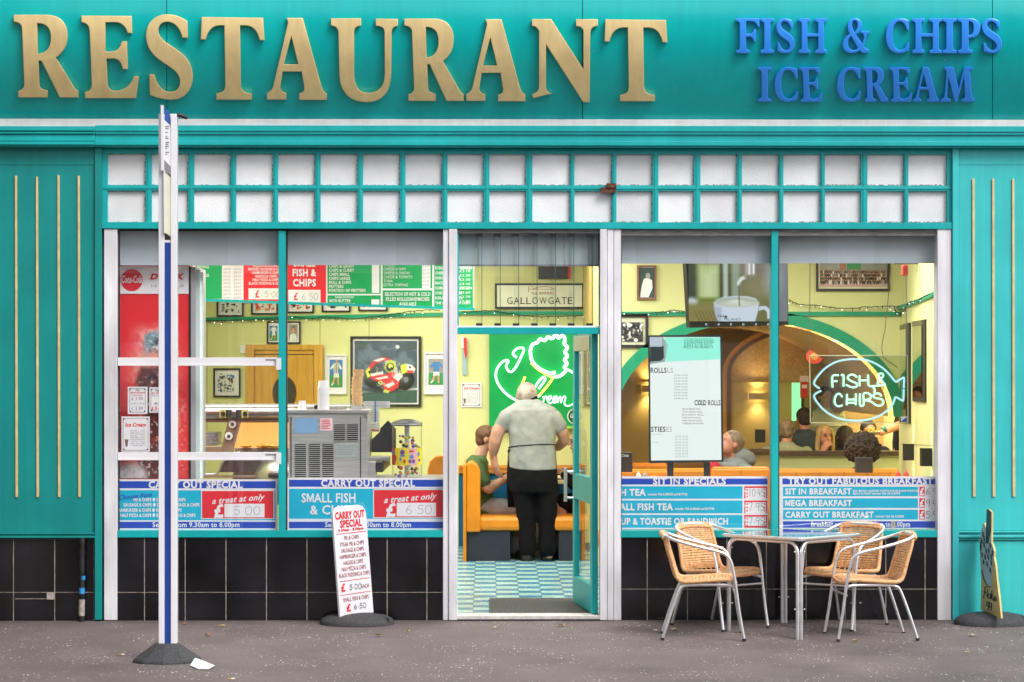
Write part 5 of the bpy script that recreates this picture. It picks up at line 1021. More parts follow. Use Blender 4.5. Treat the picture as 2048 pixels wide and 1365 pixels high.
neon(z([(500, 895), (478, 880), (478, 860), (500, 838), (530, 832), (545, 845), (525, 895), (500, 945), (470, 985), (445, 982), (430, 950), (442, 925), (436, 912), (405, 925), (375, 960), (362, 1010), (375, 1060), (410, 1110), (455, 1150), (500, 1175)]), NGW)
neon(z([(735, 1018), (770, 1018), (800, 1000), (820, 975), (808, 955), (826, 935), (810, 910), (828, 885), (812, 860), (828, 830), (808, 805), (812, 775), (795, 752), (770, 768), (752, 745), (728, 772), (700, 762), (680, 785), (650, 775), (632, 798), (605, 808), (590, 835), (588, 870), (598, 915), (630, 955), (680, 985), (720, 998), (750, 990)]), NW, .014)
neon(z([(592, 930), (640, 975), (690, 1005), (735, 1028)]), NY, sm=0); neon(z([(735, 1028), (690, 1090), (640, 1148)]), NY, sm=0); neon(z([(553, 1020), (535, 1062), (520, 1105), (506, 1175)]), NY, sm=0)
neon(z([(640, 1100), (670, 1060), (684, 1035), (675, 1022), (650, 1040), (622, 1080), (608, 1120), (625, 1150), (650, 1140)]), NGW)
neon(z([(668, 1148), (675, 1165), (668, 1190), (682, 1152), (696, 1152), (694, 1165), (705, 1172), (722, 1158), (720, 1146), (706, 1152), (702, 1180), (716, 1192), (735, 1180), (758, 1150), (742, 1152), (735, 1175), (745, 1190), (760, 1172), (764, 1152), (764, 1188), (772, 1160), (784, 1152), (786, 1188), (796, 1158), (808, 1148), (815, 1160), (808, 1190), (820, 1208), (850, 1205), (880, 1180)]), NGW, .007)
neon(z([(825, 972), (855, 988), (880, 1015), (895, 1060), (890, 1120), (880, 1165)]), NGW)
m = MB(); c = (1150.5, 833); n = 28; m.slab([(c[0]+16*math.cos(6.2832*i/n), c[1]+16*math.sin(6.2832*i/n)) for i in range(n)], nb, 0, .008, W8); m.slab([(c[0]+14*math.cos(6.2832*i/n), c[1]+14*math.sin(6.2832*i/n)) for i in range(n)], nb, .008, .012, ps('badge_green', 20, 85, 55)); m.text('the', 1146, 1154, 826, 4, nb, .014, W8, 'b', shear=.3); m.text('Guid', 1140.5, 1158, 836, 8, nb, .014, W8, 'b', shear=.3); m.text('nk', 1147, 1157, 843.5, 6, nb, .014, W8, 'b', shear=.3); m.build('badge', r_)
# card, lanyard, street name
f3 = at(BW-.01); notice(922, 765.5, 963, 815, f3, 'white ice cream price card on the wall left of the green board', icecard(922, 765.5, 41, 49.5))
notice(1163, 765, 1180, 814, at(BW-.01), 'white price card seen through the glass door', icecard(1152, 765, 30, 49))
m = MB(); m.slab([(921, 674), (929, 674), (928, 697), (922, 697)], f3, 0, .01, W8); m.slab([(927, 676), (933, 676), (934, 710), (931, 718), (928, 700)], f3, .01, .02, PRED); m.slab([(925, 700), (932, 700), (933.5, 750), (925, 750)], f3, 0, .012, ps('lanyard_blue', 150, 185, 200)); tag(m.build('hanging_pennant', loc=P(928, 675, BW)), 'red and pale blue pennant hanging on the wall by the door', 'pennant')
r_ = thing('street_name_sign', P(1085, 620, BW-.06), 'white black bordered Gallowgate street name sign above the door glass', 'sign'); f4 = at(BW-.04)
m = MB(); m.slab([(990, 567), (1168, 567), (1168, 618), (990, 618)], f4, -.03, 0, BLK); m.slab([(994, 571), (1164, 571), (1164, 614), (994, 614)], f4, 0, .004, ps('sign_cream', 225, 228, 205)); m.build('plate', r_); m = MB()
x = 1014.5
def serif_text(mb, s_, x0, x1, base, cap, mp, d, mt):
    wds = {'G': 1.0, 'A': 1.0, 'L': .85, 'O': 1.05, 'W': 1.3, 'T': .9, 'E': .85}; tot = sum(wds[c_] for c_ in s_); k_ = (x1-x0)/tot; xx = x0
    for c_ in s_:
        mb.text(c_, xx+.08*k_*wds[c_], xx+.9*k_*wds[c_], base, cap, mp, d, mt, 'r')
        if c_ in 'ALTWE':
            feet = {'A': (.08, .85), 'L': (.15,), 'T': (.48,), 'E': (.15,), 'W': ()}[c_]; 
            for u in feet: mb.rect(xx+k_*wds[c_]*(u-.1), base-.9, xx+k_*wds[c_]*(u+.16), base+.1, mp, d+.0005, mt)
        xx += k_*wds[c_]
serif_text(m, 'GALLOWGATE', 1013, 1146, 608.5, 13.5, f4, .006, INK); m.text('BARRAS', 1079, 1108, 589.5, 5.5, f4, .006, MATS['print_dark_red'], 'r'); m.text('THE', 1062, 1075, 589.5, 4, f4, .006, MATS['print_dark_red'], 'r')
m.stroke([(1057, 585), (1057, 574), (1066, 574), (1066, 578), (1076, 575), (1092, 573), (1100, 575), (1108, 578)], 1, f4, .006, MATS['print_dark_red']); m.stroke([(1057, 579), (1112, 579)], .8, f4, .006, MATS['print_dark_red']); m.build('lettering', r_)
m = MB(); m.pbox(1077, 520, 1136, 558, BW-.05, BW, BLK); m.pbox(1136, 520, 1141, 557, BW-.04, BW, SRED); tag(m.build('black_frame', loc=P(1106, 555, BW)), 'black panel with a red edge above the street name sign', 'panel')
m = MB(); m.slab([(1172, 520), (1188, 520), (1188, 612), (1172, 612)], f3, 0, .01, ps('salmon_card', 240, 165, 115)); tag(m.build('hanging_card', loc=P(1180, 612, BW)), 'salmon coloured card hanging right of the street name sign', 'card')
# ---------------------------------------------------------------- dining room things
ty = 1.1; tq = sub(qmap(P(1379, 656, ty), P(1577, 651, ty+.35), P(1371, 500, ty-.05), P(1575, 500, ty+.3)), 0, 0, 1, 1)
TVM = lambda px, py, d=0: tq((px-1371-6*(py-500)/156)/(206-4*(py-500)/156), (py-500)/(156-5*(px-1375)/202), d)
r_ = thing('wall_screen', P(1475, 650, ty), 'wide tilted screen showing a white coffee cup under an espresso spout', 'screen')
m = MB(); m.slab([(1371, 500), (1577, 500), (1579, 651), (1378, 656)], TVM, -.06, 0, BLK); m.build('casing', r_)
EM = lambda n_, r, g, b, s_=.62: MATS.get(n_) or mat(n_, (.0, .0, .0), var=0, rough=.25, emit=lin((r, g, b)), es=.68)
EM('scr_cup', 190, 205, 218)
bx_ = lambda a, b, c_, e: [(a, b), (c_, b), (c_, e), (a, e)]
printed('screen', 1374, 500, 1575, 643, TVM, .016, 1.3, [('p', bx_(1360, 480, 1389, 606), (46, 58, 42), 10), ('p', bx_(1393, 528, 1436, 604), (164, 182, 126), 12), ('p', bx_(1403, 545, 1425, 600), (182, 198, 150), 16), ('p', bx_(1437, 520, 1442, 598), (50, 56, 30), 4), ('p', bx_(1444, 526, 1453, 596), (160, 178, 172), 4), ('p', bx_(1455, 520, 1460, 596), (58, 62, 34), 5), ('p', bx_(1461, 520, 1478, 596), (128, 146, 128), 8), ('p', bx_(1480, 490, 1585, 560), (104, 98, 90), 18), ('e', (1515, 575, 28, 22, 0), (118, 114, 84), 20), ('p', bx_(1540, 490, 1585, 650), (104, 112, 122), 16), ('e', (1545, 560, 16, 30, 0), (138, 146, 152), 22), ('e', (1380, 605, 12, 10, 0), (176, 188, 190), 8), ('p', bx_(1370, 608, 1450, 650), (122, 116, 62), 10), ('p', bx_(1395, 596, 1440, 606), (96, 108, 30), 8), ('p', bx_(1360, 485, 1420, 516), (60, 66, 50), 14), ('p', bx_(1500, 485, 1580, 512), (72, 62, 56), 12), ('p', bx_(1440, 485, 1490, 508), (84, 82, 62), 12)]
 + [('p', [(1392+7*i, 622), (1393.4+7*i, 622), (1404+7*i, 644), (1402+7*i, 644)], (84, 80, 40), 2) for i in range(-1, 6)]
 + [('p', [(1424, 606), (1430, 599), (1445, 594), (1470, 592), (1494, 593), (1509, 597), (1516, 606), (1514, 622), (1507, 648), (1435, 648), (1428, 630)], (188, 202, 216), 2), ('p', [(1424, 612), (1440, 615), (1440, 648), (1434, 648), (1427, 628)], (158, 172, 190), 6), ('e', (1470, 604.5, 44, 10, 0), (160, 172, 160), 2), ('e', (1474, 608, 36, 6, 0), (186, 194, 178), 5), ('e', (1470, 603, 12, 3, 0), (205, 212, 205), 4), ('p', [(1516, 613), (1530, 612), (1540, 620), (1540, 638), (1533, 638), (1532, 624), (1526, 619), (1515, 622)], (186, 200, 212), 2), ('p', [(1474, 573), (1471, 566), (1477, 556), (1487, 550), (1494, 548), (1494, 556), (1484, 560), (1478, 566)], (202, 208, 206), 2), ('p', bx_(1488, 505, 1508, 552), (150, 152, 148), 5), ('p', bx_(1495, 505, 1498, 550), (225, 228, 225), 2), ('p', bx_(1504, 520, 1507, 548), (230, 232, 230), 2), ('e', (1498, 556, 12, 5, .3), (112, 110, 90), 4), ('p', [(1474.6, 572), (1476.4, 572), (1476.6, 612), (1475, 612)], (50, 34, 26), 1.6), ('e', (1448, 634, 3, 2.6, 0), (50, 44, 44), 1.5)], (98, 100, 58), r_, emit=.68)
m = MB(); m.text('MILANO', 1444, 1478, 641.5, 5, TVM, .019, EM('scr_ink', 60, 56, 56), 'r'); m.text('Casa', 1431, 1444, 634, 4, TVM, .019, MATS['scr_ink'], 'b', shear=.3)
for x in (1409, 1434, 1459, 1484, 1510, 1535): m.poly([(x+2.2*math.cos(t*.785), 649+2.2*math.sin(t*.785)) for t in range(8)], TVM, .014, MATS['scr_cup']); m.poly([(x+1.1*math.cos(t*.785), 649+1.1*math.sin(t*.785)) for t in range(8)], TVM, .016, BLK)
m.build('screen_caption', r_)
my = .32; md = at(my); r_ = thing('menu_screen', P(1370, 960, my), 'upright digital menu screen on two black legs with mint header', 'screen')
m = MB(); m.slab([(1296, 671), (1444, 670), (1447, 924), (1298, 927)], md, -.05, 0, mat('dark_bezel', (.03, .034, .038), rough=.35)); m.pbox(1335, 926, 1347, 990, my+.005, my+.04, BLK); m.pbox(1408, 926, 1420, 990, my+.005, my+.04, BLK); m.pbox(1318, 990, 1437, 994, my-.1, my+.2, BLK); m.build('casing', r_)
m = MB(); m.poly([(1299.5, 674.5), (1440, 674.5), (1443, 920.5), (1302, 921.5)], md, .002, EM('scr_white', 228, 240, 236, .7)); m.poly([(1330, 675), (1440, 675), (1441, 719), (1332, 724)], md, .004, EM('scr_mint', 150, 240, 218, .7)); m.poly([(1300, 675), (1326, 675), (1336, 690), (1330, 724), (1300, 729)], md, .004, EM('scr_haze', 150, 170, 165)); m.poly([(1300, 692), (1327, 692), (1328, 716), (1322, 722), (1300, 724)], md, .006, EM('scr_dark', 50, 62, 62)); m.poly([(1300, 676), (1324, 676), (1324, 694), (1300, 694)], md, .006, EM('scr_photo', 185, 195, 205)); m.build('screen', r_)
m = MB(); gt = lambda s_, a, b, y, h, mt=INK, v='r': m.text(s_, a, b, y, h, md, .008, mt, v)
for i, s_ in enumerate(('CORONATION', 'CORONATION', 'RESTAURANT', 'RESTAURANT')): gt(s_, 1369-(i % 2)*1, 1425+(2 if i % 2 else 0), 682+5.0*i, 5, MATS['green_trim'] if i in (0, 2) else ps('mint_ink', 25, 85, 75) if 'mint_ink' not in MATS else MATS['mint_ink'], 'r')
gt('ROLLS', 1301, 1333, 746, 10, INK, 'b'); gt('LS', 1335, 1346, 746, 10, MATS['photo_grey']); gt('COLD ROLLS', 1389, 1441, 811, 10, INK, 'b'); gt('COL', 1389, 1410, 810.4, 10, MATS['photo_grey']); gt('STIES', 1302, 1331, 864, 10, INK, 'b'); gt('ES', 1333, 1344, 864, 10, MATS['photo_grey'])
for i in range(9): gt('£4.%d0 £4.%d0' % (i, (i+2) % 9), 1348, 1375, 752.5+5.8*i, 3.4, GREY)
for i, s_ in enumerate(('SALAD BREAD ROLL', 'TUNA MAYO ROLL', 'EGG MAYO ROLL', 'CORONATION ROLL', 'HAM SALAD ROLL', 'CHEESE SAVOURY')): gt(s_, 1364, 1402+3*(i % 3), 820+5.8*i, 3, GREY, 'b')
for i in range(8): gt('£4.%d5 £5.%d5' % (i, (i+3) % 9), 1350, 1376, 875+5.7*i, 3.4, GREY)
gt('all served with salad', 1302, 1325, 870, 2.2, GREY); gt('crisps', 1302, 1318, 886, 2.2, MATS['photo_grey']); m.build('lettering', r_)
# hanging fish sign
hy = .34; hm_ = at(hy); r_ = thing('neon_sign', P(1714, 850, hy), 'clear hanging neon fish outline sign reading fish and chips', 'neon sign')
ACR = glass('clear_acrylic', .10, (.86, .9, .82)); m = MB(); z = lambda L: [(1600+x/6.204, 640+y/6.204) for x, y in L]
m.slab(z([(118, 445), (1330, 445), (1340, 1280), (130, 1280)]), hm_, -.012, 0, ACR); m.build('acrylic_panel', r_)
EDG = ps('acrylic_edge', 205, 195, 150); m = MB()
for a, b in (((118, 445), (130, 1280)), ((130, 1280), (1340, 1280)), ((118, 445), (1330, 445)), ((1330, 445), (1340, 1280))): q = z([a, b]); m.tube([hm_(*q[0], .0), hm_(*q[1], .0)], .004, EDG, 6)
m.build('panel_edge', r_)
NB = glow('neon_ice_blue', (.42, .80, .92), .75); NG2 = glow('neon_green', (.38, 1, .55), 1.3)
for L in ([(245, 855), (175, 790), (230, 690), (330, 590), (460, 520), (600, 492), (700, 490), (820, 500), (930, 540), (1040, 610), (1120, 690), (1180, 762), (1205, 765), (1275, 722), (1292, 725), (1290, 790), (1288, 848)], [(1286, 858), (1286, 930), (1282, 1000), (1270, 1003), (1200, 965), (1180, 970), (1150, 1050), (1080, 1130), (960, 1205), (820, 1245), (660, 1252), (500, 1230), (360, 1165), (250, 1070), (175, 945), (265, 880)]): neon(z(L), NB, .0068, hm_, .03, r_, 5)
for L in ([(405, 840), (405, 700), (480, 690)], [(405, 765), (465, 762)], [(510, 690), (540, 690), (540, 830)], [(705, 715), (680, 690), (640, 680), (600, 700), (600, 735), (645, 765), (695, 785), (710, 815), (690, 835), (640, 838), (570, 805)], [(740, 690), (740, 825)], [(845, 680), (850, 820)], [(740, 755), (845, 750)], [(1060, 810), (985, 720), (975, 685), (1000, 665), (1030, 675), (1030, 705), (985, 745), (965, 785), (985, 815), (1020, 810), (1045, 775)], [(860, 825), (960, 820), (1060, 805)],
          [(525, 960), (495, 920), (455, 930), (430, 990), (440, 1050), (480, 1075), (530, 1060)], [(585, 920), (580, 1060)], [(695, 915), (690, 1060)], [(585, 990), (692, 990)], [(745, 915), (745, 1055), (790, 1055), (790, 920), (850, 915), (880, 940), (870, 980), (795, 1000)], [(1010, 950), (990, 920), (945, 915), (910, 940), (935, 970), (1010, 985), (1035, 1015), (1020, 1055), (960, 1065), (880, 1015), (800, 1000)], [(585, 1030), (690, 1030)], [(900, 830), (930, 870), (920, 905)]):
    neon(z(L), NG2, .0066, hm_, .03, r_, 4)
m = MB(); m.slab(z([(1252, 1200), (1330, 1200), (1330, 1262), (1252, 1262)]), hm_, 0, .002, W8); m.poly(z([(1256, 1258), (1290, 1235), (1326, 1205), (1326, 1258)]), hm_, .004, SBLU); m.build('maker_label', r_)
for a, b in (((1621, 470), (1618, 712)), ((1811, 470), (1814, 712))):
    m = MB(); n = 46
    for i in range(n):
        x = a[0]+(b[0]-a[0])*i/n; y = a[1]+(b[1]-a[1])*i/n; y2 = a[1]+(b[1]-a[1])*(i+1.25)/n; w_ = 1.0 if i % 2 else .35
        m.tube([hm_(x-w_, y, 0), hm_(x-w_, y2, 0)], .0016, STEEL, 4); m.tube([hm_(x+w_, y, .002), hm_(x+w_, y2, .002)], .0016, STEEL, 4)
    m.build('chain', r_)
m = MB(); m.tube([hm_(x, y, -.05) for x, y in smooth2([(1782, 520), (1777, 590), (1772, 640), (1770, 660), (1764, 690), (1766, 712), (1775, 722), (1795, 735)], 6)], .003, ps('cable_brown', 120, 95, 70), 5); m.build('cable', r_)
m = MB(); m.pbox(1805, 530, 1817, 552, .9, .96, ps('alarm_red', 225, 75, 65, var=.2)); tag(m.build('alarm_box', loc=P(1811, 552, .9), bevel=.01), 'small red alarm box hung near the right chain', 'alarm')
# up and down wall lights
WARM = glow('lamp_warm', (1, .78, .38), 9)
def wlight(px, py, w_, h, Y, label, body, e, mp=None):
    c = P(px, py, Y); r_ = thing('wall_light', c, label, 'wall light', 'up and down wall lights'); m = MB(); k_ = 1/SC(Y); hw, hh = w_/2*k_, h/2*k_
    for a, b, y0, y1 in ((-hw, hw, Y-.1, Y-.09), (-hw, -hw+.006, Y-.09, Y-.01), (hw-.006, hw, Y-.09, Y-.01)): m.box(c.x+a, c.x+b, y0, y1, c.z-hh, c.z+hh, body)
    m.build('shade', r_); m = MB(); m.box(c.x-hw*.6, c.x+hw*.6, Y-.07, Y-.03, c.z-hh*.5, c.z+hh*.5, WARM); m.build('bulb', r_)
    for sgn in (1, -1):
        l = bpy.data.lights.new('wall_light_glow', 'SPOT'); l.energy = e*.75; l.color = (1, .78, .45); l.spot_size = rad(110); l.spot_blend = .9; l.shadow_soft_size = .03; o = bpy.data.objects.new('wall_light_glow', l); COL.objects.link(o); o.location = (c.x, Y-.06, c.z+sgn*hh*1.05); o.rotation_euler = (0 if sgn < 0 else math.pi, 0, 0); o.parent = r_; o.matrix_parent_inverse = r_.matrix_basis.inverted()
LAMPB = mat('lamp_gold', (.5, .36, .18), rough=.5)
wlight(1514, 793, 32, 13, 6.58, 'wide gold up and down light on the alcove back panel', LAMPB, 6); wlight(1519, 872, 19, 26, 5.9, 'small black up and down light behind the hooded man', BLK, 5)
wlight(1297, 778, 26, 13, DW, 'gold up and down light behind the menu screen', LAMPB, 9)
wlight(1816, 904, 22, 33, 2.6, 'black up and down light left of the pair on the right wall', BLK, 3.5); wlight(1851, 914, 24, 36, 1.2, 'black up and down light nearest the right window post', BLK, 3.5)
# table ends: napkin blocks, sauces
def nap(x0, y0, x1, y1, Y, lb): m = MB(); m.pbox(x0, y0, x1, y1, Y, Y+.1, 'charcoal_card'); return tag(m.build('napkin_holder', loc=P((x0+x1)/2, y1, Y), bevel=.005), lb, 'napkin holder', 'black napkin holders')
o = nap(1236, 905.5, 1265, 945, 2.0, 'black napkin holder at the left edge of the dining window'); m = MB(); m.text('Cola', 1243, 1257, 914, 5, at(2.0), .003, W8, 'b', shear=.3); m.build('lettering', o)
nap(1713, 916, 1746, 946, 2.2, 'black napkin holder before the curly haired diner')
SAU = ps('ketchup_red', 215, 60, 50); 
for x, lb, mt in ((1796, 'red sauce bottle left of the pair by the right wall', SAU), (1812, 'red sauce bottle nearest the candle on the right', SAU), (1277, 'clear salt pot on the left dining table', PWH), (1290, 'clear pepper pot on the left dining table', PMID)):
    c = P(x, 958, 2.0); m = MB(); s_ = 1/SC(2.0); hh = 20*s_ if x > 1500 else 16*s_; m.lathe(((5*s_, 0), (5.5*s_, hh*.45), (4*s_, hh*.6), (1.3*s_, hh*.75), (.6*s_, hh)), (c.x, c.y, c.z), mt, 14); tag(m.build('condiment_bottle', loc=c, smooth=50), lb, 'bottle', 'sauces and condiments on the tables')
def cafe_table(px0, px1, Y, lb, tz=None):
    r_ = thing('dining_table', P((px0+px1)/2, 1100, Y), lb, 'table'); x0, x1 = P(px0, 0, Y).x, P(px1, 0, Y).x; z = tz or P(1500, 958, 2.0).z
    m = MB(); m.box(x0, x1, Y-.35, Y+.3, z-.03, z-.001, ORW); m.build('tabletop', r_, bevel=.005); m = MB(); m.box((x0+x1)/2-.05, (x0+x1)/2+.05, Y-.05, Y+.05, gz(Y), z-.03, BLK); m.build('pedestal', r_)
cafe_table(1215, 1325, 2.0, 'dining table at the left of the right hand window'); cafe_table(1690, 1830, 2.05, 'dining table at the right of the right hand window')
# neon and disc deep in the room
m = MB(); n = 24; m.slab([(1629+17*math.cos(6.2832*i/n), 713+15*math.sin(6.2832*i/n)) for i in range(n)], at(6.2), 0, .04, glow('disc_red', (1, .1, .05), .8)); m.slab([(1629+8*math.cos(6.2832*i/n), 713+7*math.sin(6.2832*i/n)) for i in range(n)], at(6.2), .04, .05, glow('disc_orange', (1, .4, .1), .9)); tag(m.build('lit_disc_sign', loc=P(1629, 713, 6.2)), 'round red lit disc sign behind the fish sign top', 'sign')
r_ = thing('neon_sign', P(1670, 708, 6.2), 'small red neon lettering deep in the alcove', 'neon sign'); m = MB(); m.text('caffè', 1649, 1668, 710, 11, at(6.2), .03, glow('neon_red', (1, .22, .15), 1.6), 'b') if 'è' in CH else m.text('caffe', 1649, 1668, 710, 11, at(6.2), .03, glow('neon_red', (1, .22, .15), 1.6), 'b'); m.text('latte', 1672, 1692, 710, 11, at(6.2), .03, MATS['neon_red'], 'b'); m.build('lettering', r_)
m = MB(); m.pbox(1622, 681, 1692, 684, 6.2, 6.25, glow('tube_warm', (1, .75, .5), 2)); tag(m.build('strip_light', loc=P(1655, 683, 6.2)), 'thin warm strip light above the red lettering', 'lamp')
# ================================================================ things in the street
# --- window signs (behind the glass)
def sign(name, label, cat, loc, group=None): return thing(name, loc, label, cat, group)
class Sign:
    """panel + printed areas + lettering as parts"""
    def __init__(s, name, label, cat, mp, quad, base, th=.003, group=None):
        c = mp(*[sum(q[i] for q in quad)/len(quad) for i in (0, 1)], 0); s.root = thing(name, c, label, cat, group); s.mp = mp; s.d = 0
        s.p = MB(); s.p.slab(quad, mp, -th, 0, base); s.pr = MB(); s.t = MB()
    def r(s, a, b, c, e, m, k=1): s.pr.rect(a, b, c, e, s.mp, .0004*k, m); return s
    def done(s):
        s.p.build('panel', s.root)
        if s.pr.v: s.pr.build('print', s.root)
        if s.t.v: s.t.build('lettering', s.root)
        return s.root
TD = .0022
Y1 = .055
def carry(x0, x1, y0, y1, label, lines, hd, red, rest, price, pb):
    S = Sign('window_sign', label, 'sign', at(Y1), [(x0, y0), (x1, y0), (x1, y1), (x0, y1)], W8, group=None); mp = S.mp
    a = x0+(1 if x0 > 300 else 0)
    S.r(x0+(3 if x0 > 500 else 0), y0+4, x1-(4 if x1 < 600 else 0), y0+18, SBLU); S.r(x0+(3 if x0 > 500 else 0), y0+22, x1-(4 if x1 < 600 else 0), y0+82, STEAL); S.r(x0+(3 if x0 > 500 else 0), y1-18, x1-(4 if x1 < 600 else 0), y1-5, SBLU)
    S.r(red[0]-1.6, red[1]-1.6, red[2]+1.6, red[3]+1.6, W8, 2); S.r(*red, SRED, 3); S.r(*pb, W8, 4)
    S.t.text('CARRY OUT SPECIAL', hd[0], hd[1], y0+17.3, 13, mp, TD, W8, 'x')
    for s_, xa, xb, bs, cp, v in lines: S.t.text(s_, xa, xb, bs, cp, mp, TD, W8, v)
    S.t.text('a treat at only', red[0]+20, red[0]+126, red[1]+26, 11.5, mp, TD, W8, 'b', shear=.35, rise=9)
    S.t.text('£', red[0]+24, pb[0]-1.5, red[3]-2.5, 25, mp, TD, W8, 'x')
    S.t.text('Served from 9.30am to 8.00pm', rest[0], rest[1], y1-7.5, 9.5, mp, TD, W8, 'b')
    S.t.hand(price, pb[0]+18, pb[2]-6, pb[1]+5, pb[3]-5, mp, TD, GREY, .9)
    if x0 < 300: S.t.text('Choose from', 238, 304, 1000, 9, mp, TD, MATS['print_blue'], 'b', shear=.4, rise=6)
    return S.done()
carry(234, 555, 959, 1062, 'blue and teal carry out special window sign listing pies and priced 5.00', [
    ('PIE & CHIPS ● STEAK PIE & CHIPS', 267, 371, 1003, 6.3, 'x'), ('SAUSAGE & CHIPS ● SMOKED SAUSAGE & CHIPS', 247, 399, 1013.3, 6.3, 'x'),
    ('HAMBURGER & CHIPS ● HAGGIS & CHIPS', 236.5, 363, 1024, 6.3, 'x'), ('HALF PIZZA & CHIPS ● BLACK PUDDING & CHIPS', 241, 391, 1034.3, 6.3, 'x')],
    (297, 485), (404, 982.5, 547, 1037), (305, 479), '5.00', (449, 1008, 529, 1035))
carry(575, 887, 956, 1062, 'blue and teal small fish and chips window sign priced 6.50', [('SMALL FISH', 603, 711, 1005, 17.5, 'b'), ('& CHIPS', 620, 712, 1029, 17.5, 'b')],
      (642, 830), (748, 980.5, 890, 1035), (650, 822), '6.50', (793.5, 1006, 872, 1033))
S = Sign('window_sign', 'white and teal sit in specials window sign with three red boxed prices', 'sign', at(Y1), [(1222, 953), (1536, 953), (1536, 1059), (1222, 1059)], W8); mp = S.mp
S.r(1223, 957.5, 1535, 969.5, SBLU); S.t.text('SIT IN SPECIALS', 1306, 1452, 969, 12, mp, TD, W8, 'x')
for i, (y0, y1, tx, x0, x1, sm, pr) in enumerate(((973, 998, 'FISH TEA', 1219, 1291.5, (1296, 1375), '10.45'), (1001.5, 1027, 'SMALL FISH TEA', 1219, 1346, (1350, 1429), '7.95'), (1030.5, 1056, 'SOUP & TOASTIE OR SANDWICH', 1221, 1456, None, '7.95'))):
    S.r(1223, y0, 1485, y1, MATS['print_teal']); S.t.text(tx, x0, x1, y1-6.5, 12.6, mp, TD, W8, 'x')
    if sm: S.t.text('including TEA & BREAD and BUTTER', sm[0], sm[1], y1-6.8, 4.2, mp, TD, W8, 'x')
    S.r(1488.5, y0, 1534.5, y1, SRED); S.r(1491, y0+3.5, 1532, y1-(0 if i < 2 else 4), W8, 2); S.r(1488.5, y0+9, 1491, y0+11, W8, 2)
    for yy in (y0+6, y0+13, y0+19): S.r(1493, yy-.6, 1495.5, yy+3, SRED, 3); S.r(1528, yy-.6, 1530.5, yy+3, SRED, 3)
    S.t.hand(pr, 1497, 1530, y0+5, y1-5, mp, TD, INK, .75)
S.done()
S = Sign('window_sign', 'white and teal fabulous breakfast window sign with red pound signs', 'sign', at(Y1), [(1559, 953), (1878, 953), (1878, 1058), (1559, 1058)], W8); mp = S.mp
S.r(1565, 957.3, 1877, 969, SBLU); S.t.text('TRY OUT FABULOUS BREAKFAST', 1576, 1866, 968.6, 12, mp, TD, W8, 'x')
for y0, y1, tx, x1, pr in ((974, 993, 'SIT IN BREAKFAST', 1703, '6 95'), (997, 1016.3, 'MEGA BREAKFAST', 1704, '9 45'), (1020, 1039.5, 'CARRY OUT BREAKFAST', 1747.5, '5 95')):
    S.r(1566, y0, 1836, y1, MATS['print_teal']); S.t.text(tx, 1570.3, x1, y1-4, 11.3, mp, TD, W8, 'x')
    S.r(1838.5, y0, 1849.5, y1, SRED); S.t.text('£', 1839.5, 1848.5, y1-2.5, 14, mp, TD, W8, 'x'); S.t.hand(pr, 1852, 1884, y0+3, y1-3, mp, TD, INK, .9)
S.t.text('EGG, BACON, SAUSAGE, POTATO SCONE, BLACK PUDDING', 1706, 1835, 984, 3.7, mp, TD, W8, 'x'); S.t.text('BEANS & TOAST including TEA OR COFFEE', 1706, 1800, 989.4, 3.7, mp, TD, W8, 'x'); S.t.text('including TEA OR COFFEE', 1751, 1808, 1035.3, 4, mp, TD, W8, 'x')
S.r(1566, 1043, 1877, 1056, SBLU); S.t.text('Breakfast served from 9.30am to 1.00pm', 1622, 1820, 1053.6, 9.4, mp, TD, W8, 'b'); S.pr.rect(1782.5, 1042.5, 1790.5, 1055.5, mp, .003, mat('masking_tape', (.6, .45, .25), rough=.8)); S.t.text('1', 1785.4, 1787.6, 1053.4, 9.4, mp, .0034, GREY, 'r'); S.done()

# --- free standing pavement sign
bl, br = P(680.5, 1236.5, -.30), P(747.5, 1225.5, -.07); tl, tr = P(664.5, 1015, -.33), P(731, 1009, -.10)
q4 = qmap(bl, br, tl, tr); root = thing('pavement_sign', (P(713, 1240, -.2).x, -.2, gz(-.2)), 'white pavement sign with red carry out special menu on black rubber base', 'pavement sign')
ol = [(0, 1), (0, .09), (.03, .045), (.1, .012), (.2, 0), (.8, 0), (.9, .012), (.97, .045), (1, .09), (1, 1)]
m = MB(); m.slab(ol, q4, -.02, 0, PAINTW); m.build('board', root, bevel=.003)
m = MB(); T = lambda s_, a, b, v, h, mt='print_red', var='r': m.text(s_, a, b, v, h, q4, .003, MATS[mt], var)
T('CARRY OUT', .06, .94, .112, .062, var='x'); T('SPECIAL', .19, .84, .19, .062, var='x'); T('9.30am - 8.00pm', .12, .88, .225, .022, var='x')
for s_, a, b, v in (('PIE & CHIPS', .28, .72, .305), ('STEAK PIE & CHIPS', .15, .86, .362), ('SAUSAGE & CHIPS', .17, .84, .418), ('HAMBURGER & CHIPS', .11, .89, .474), ('HAGGIS & CHIPS', .21, .79, .53), ('HALF PIZZA & CHIPS', .14, .86, .586), ('BLACK PUDDING & CHIPS', .05, .96, .642), ('SMALL FISH & CHIPS', .12, .88, .862)): T(s_, a, b, v, .036, 'print_dark_red', 'r')
T('£', .08, .21, .765, .066, var='x'); T('£', .2, .33, .95, .062, var='x'); T('EACH', .69, .91, .762, .036, 'print_dark_red', 'r')
for v in (.243, .672, .796): m.rect(.05, v, .95, v+.005, q4, .003, SRED)
hm = sub(q4, 0, 0, 100, 100)
m.hand('5.00', 33, 70, 71.5, 76, hm, .003, GREY, 1.0); m.hand('6.50', 42, 80, 89.5, 94, hm, .003, GREY, 1.0); m.build('lettering', root)
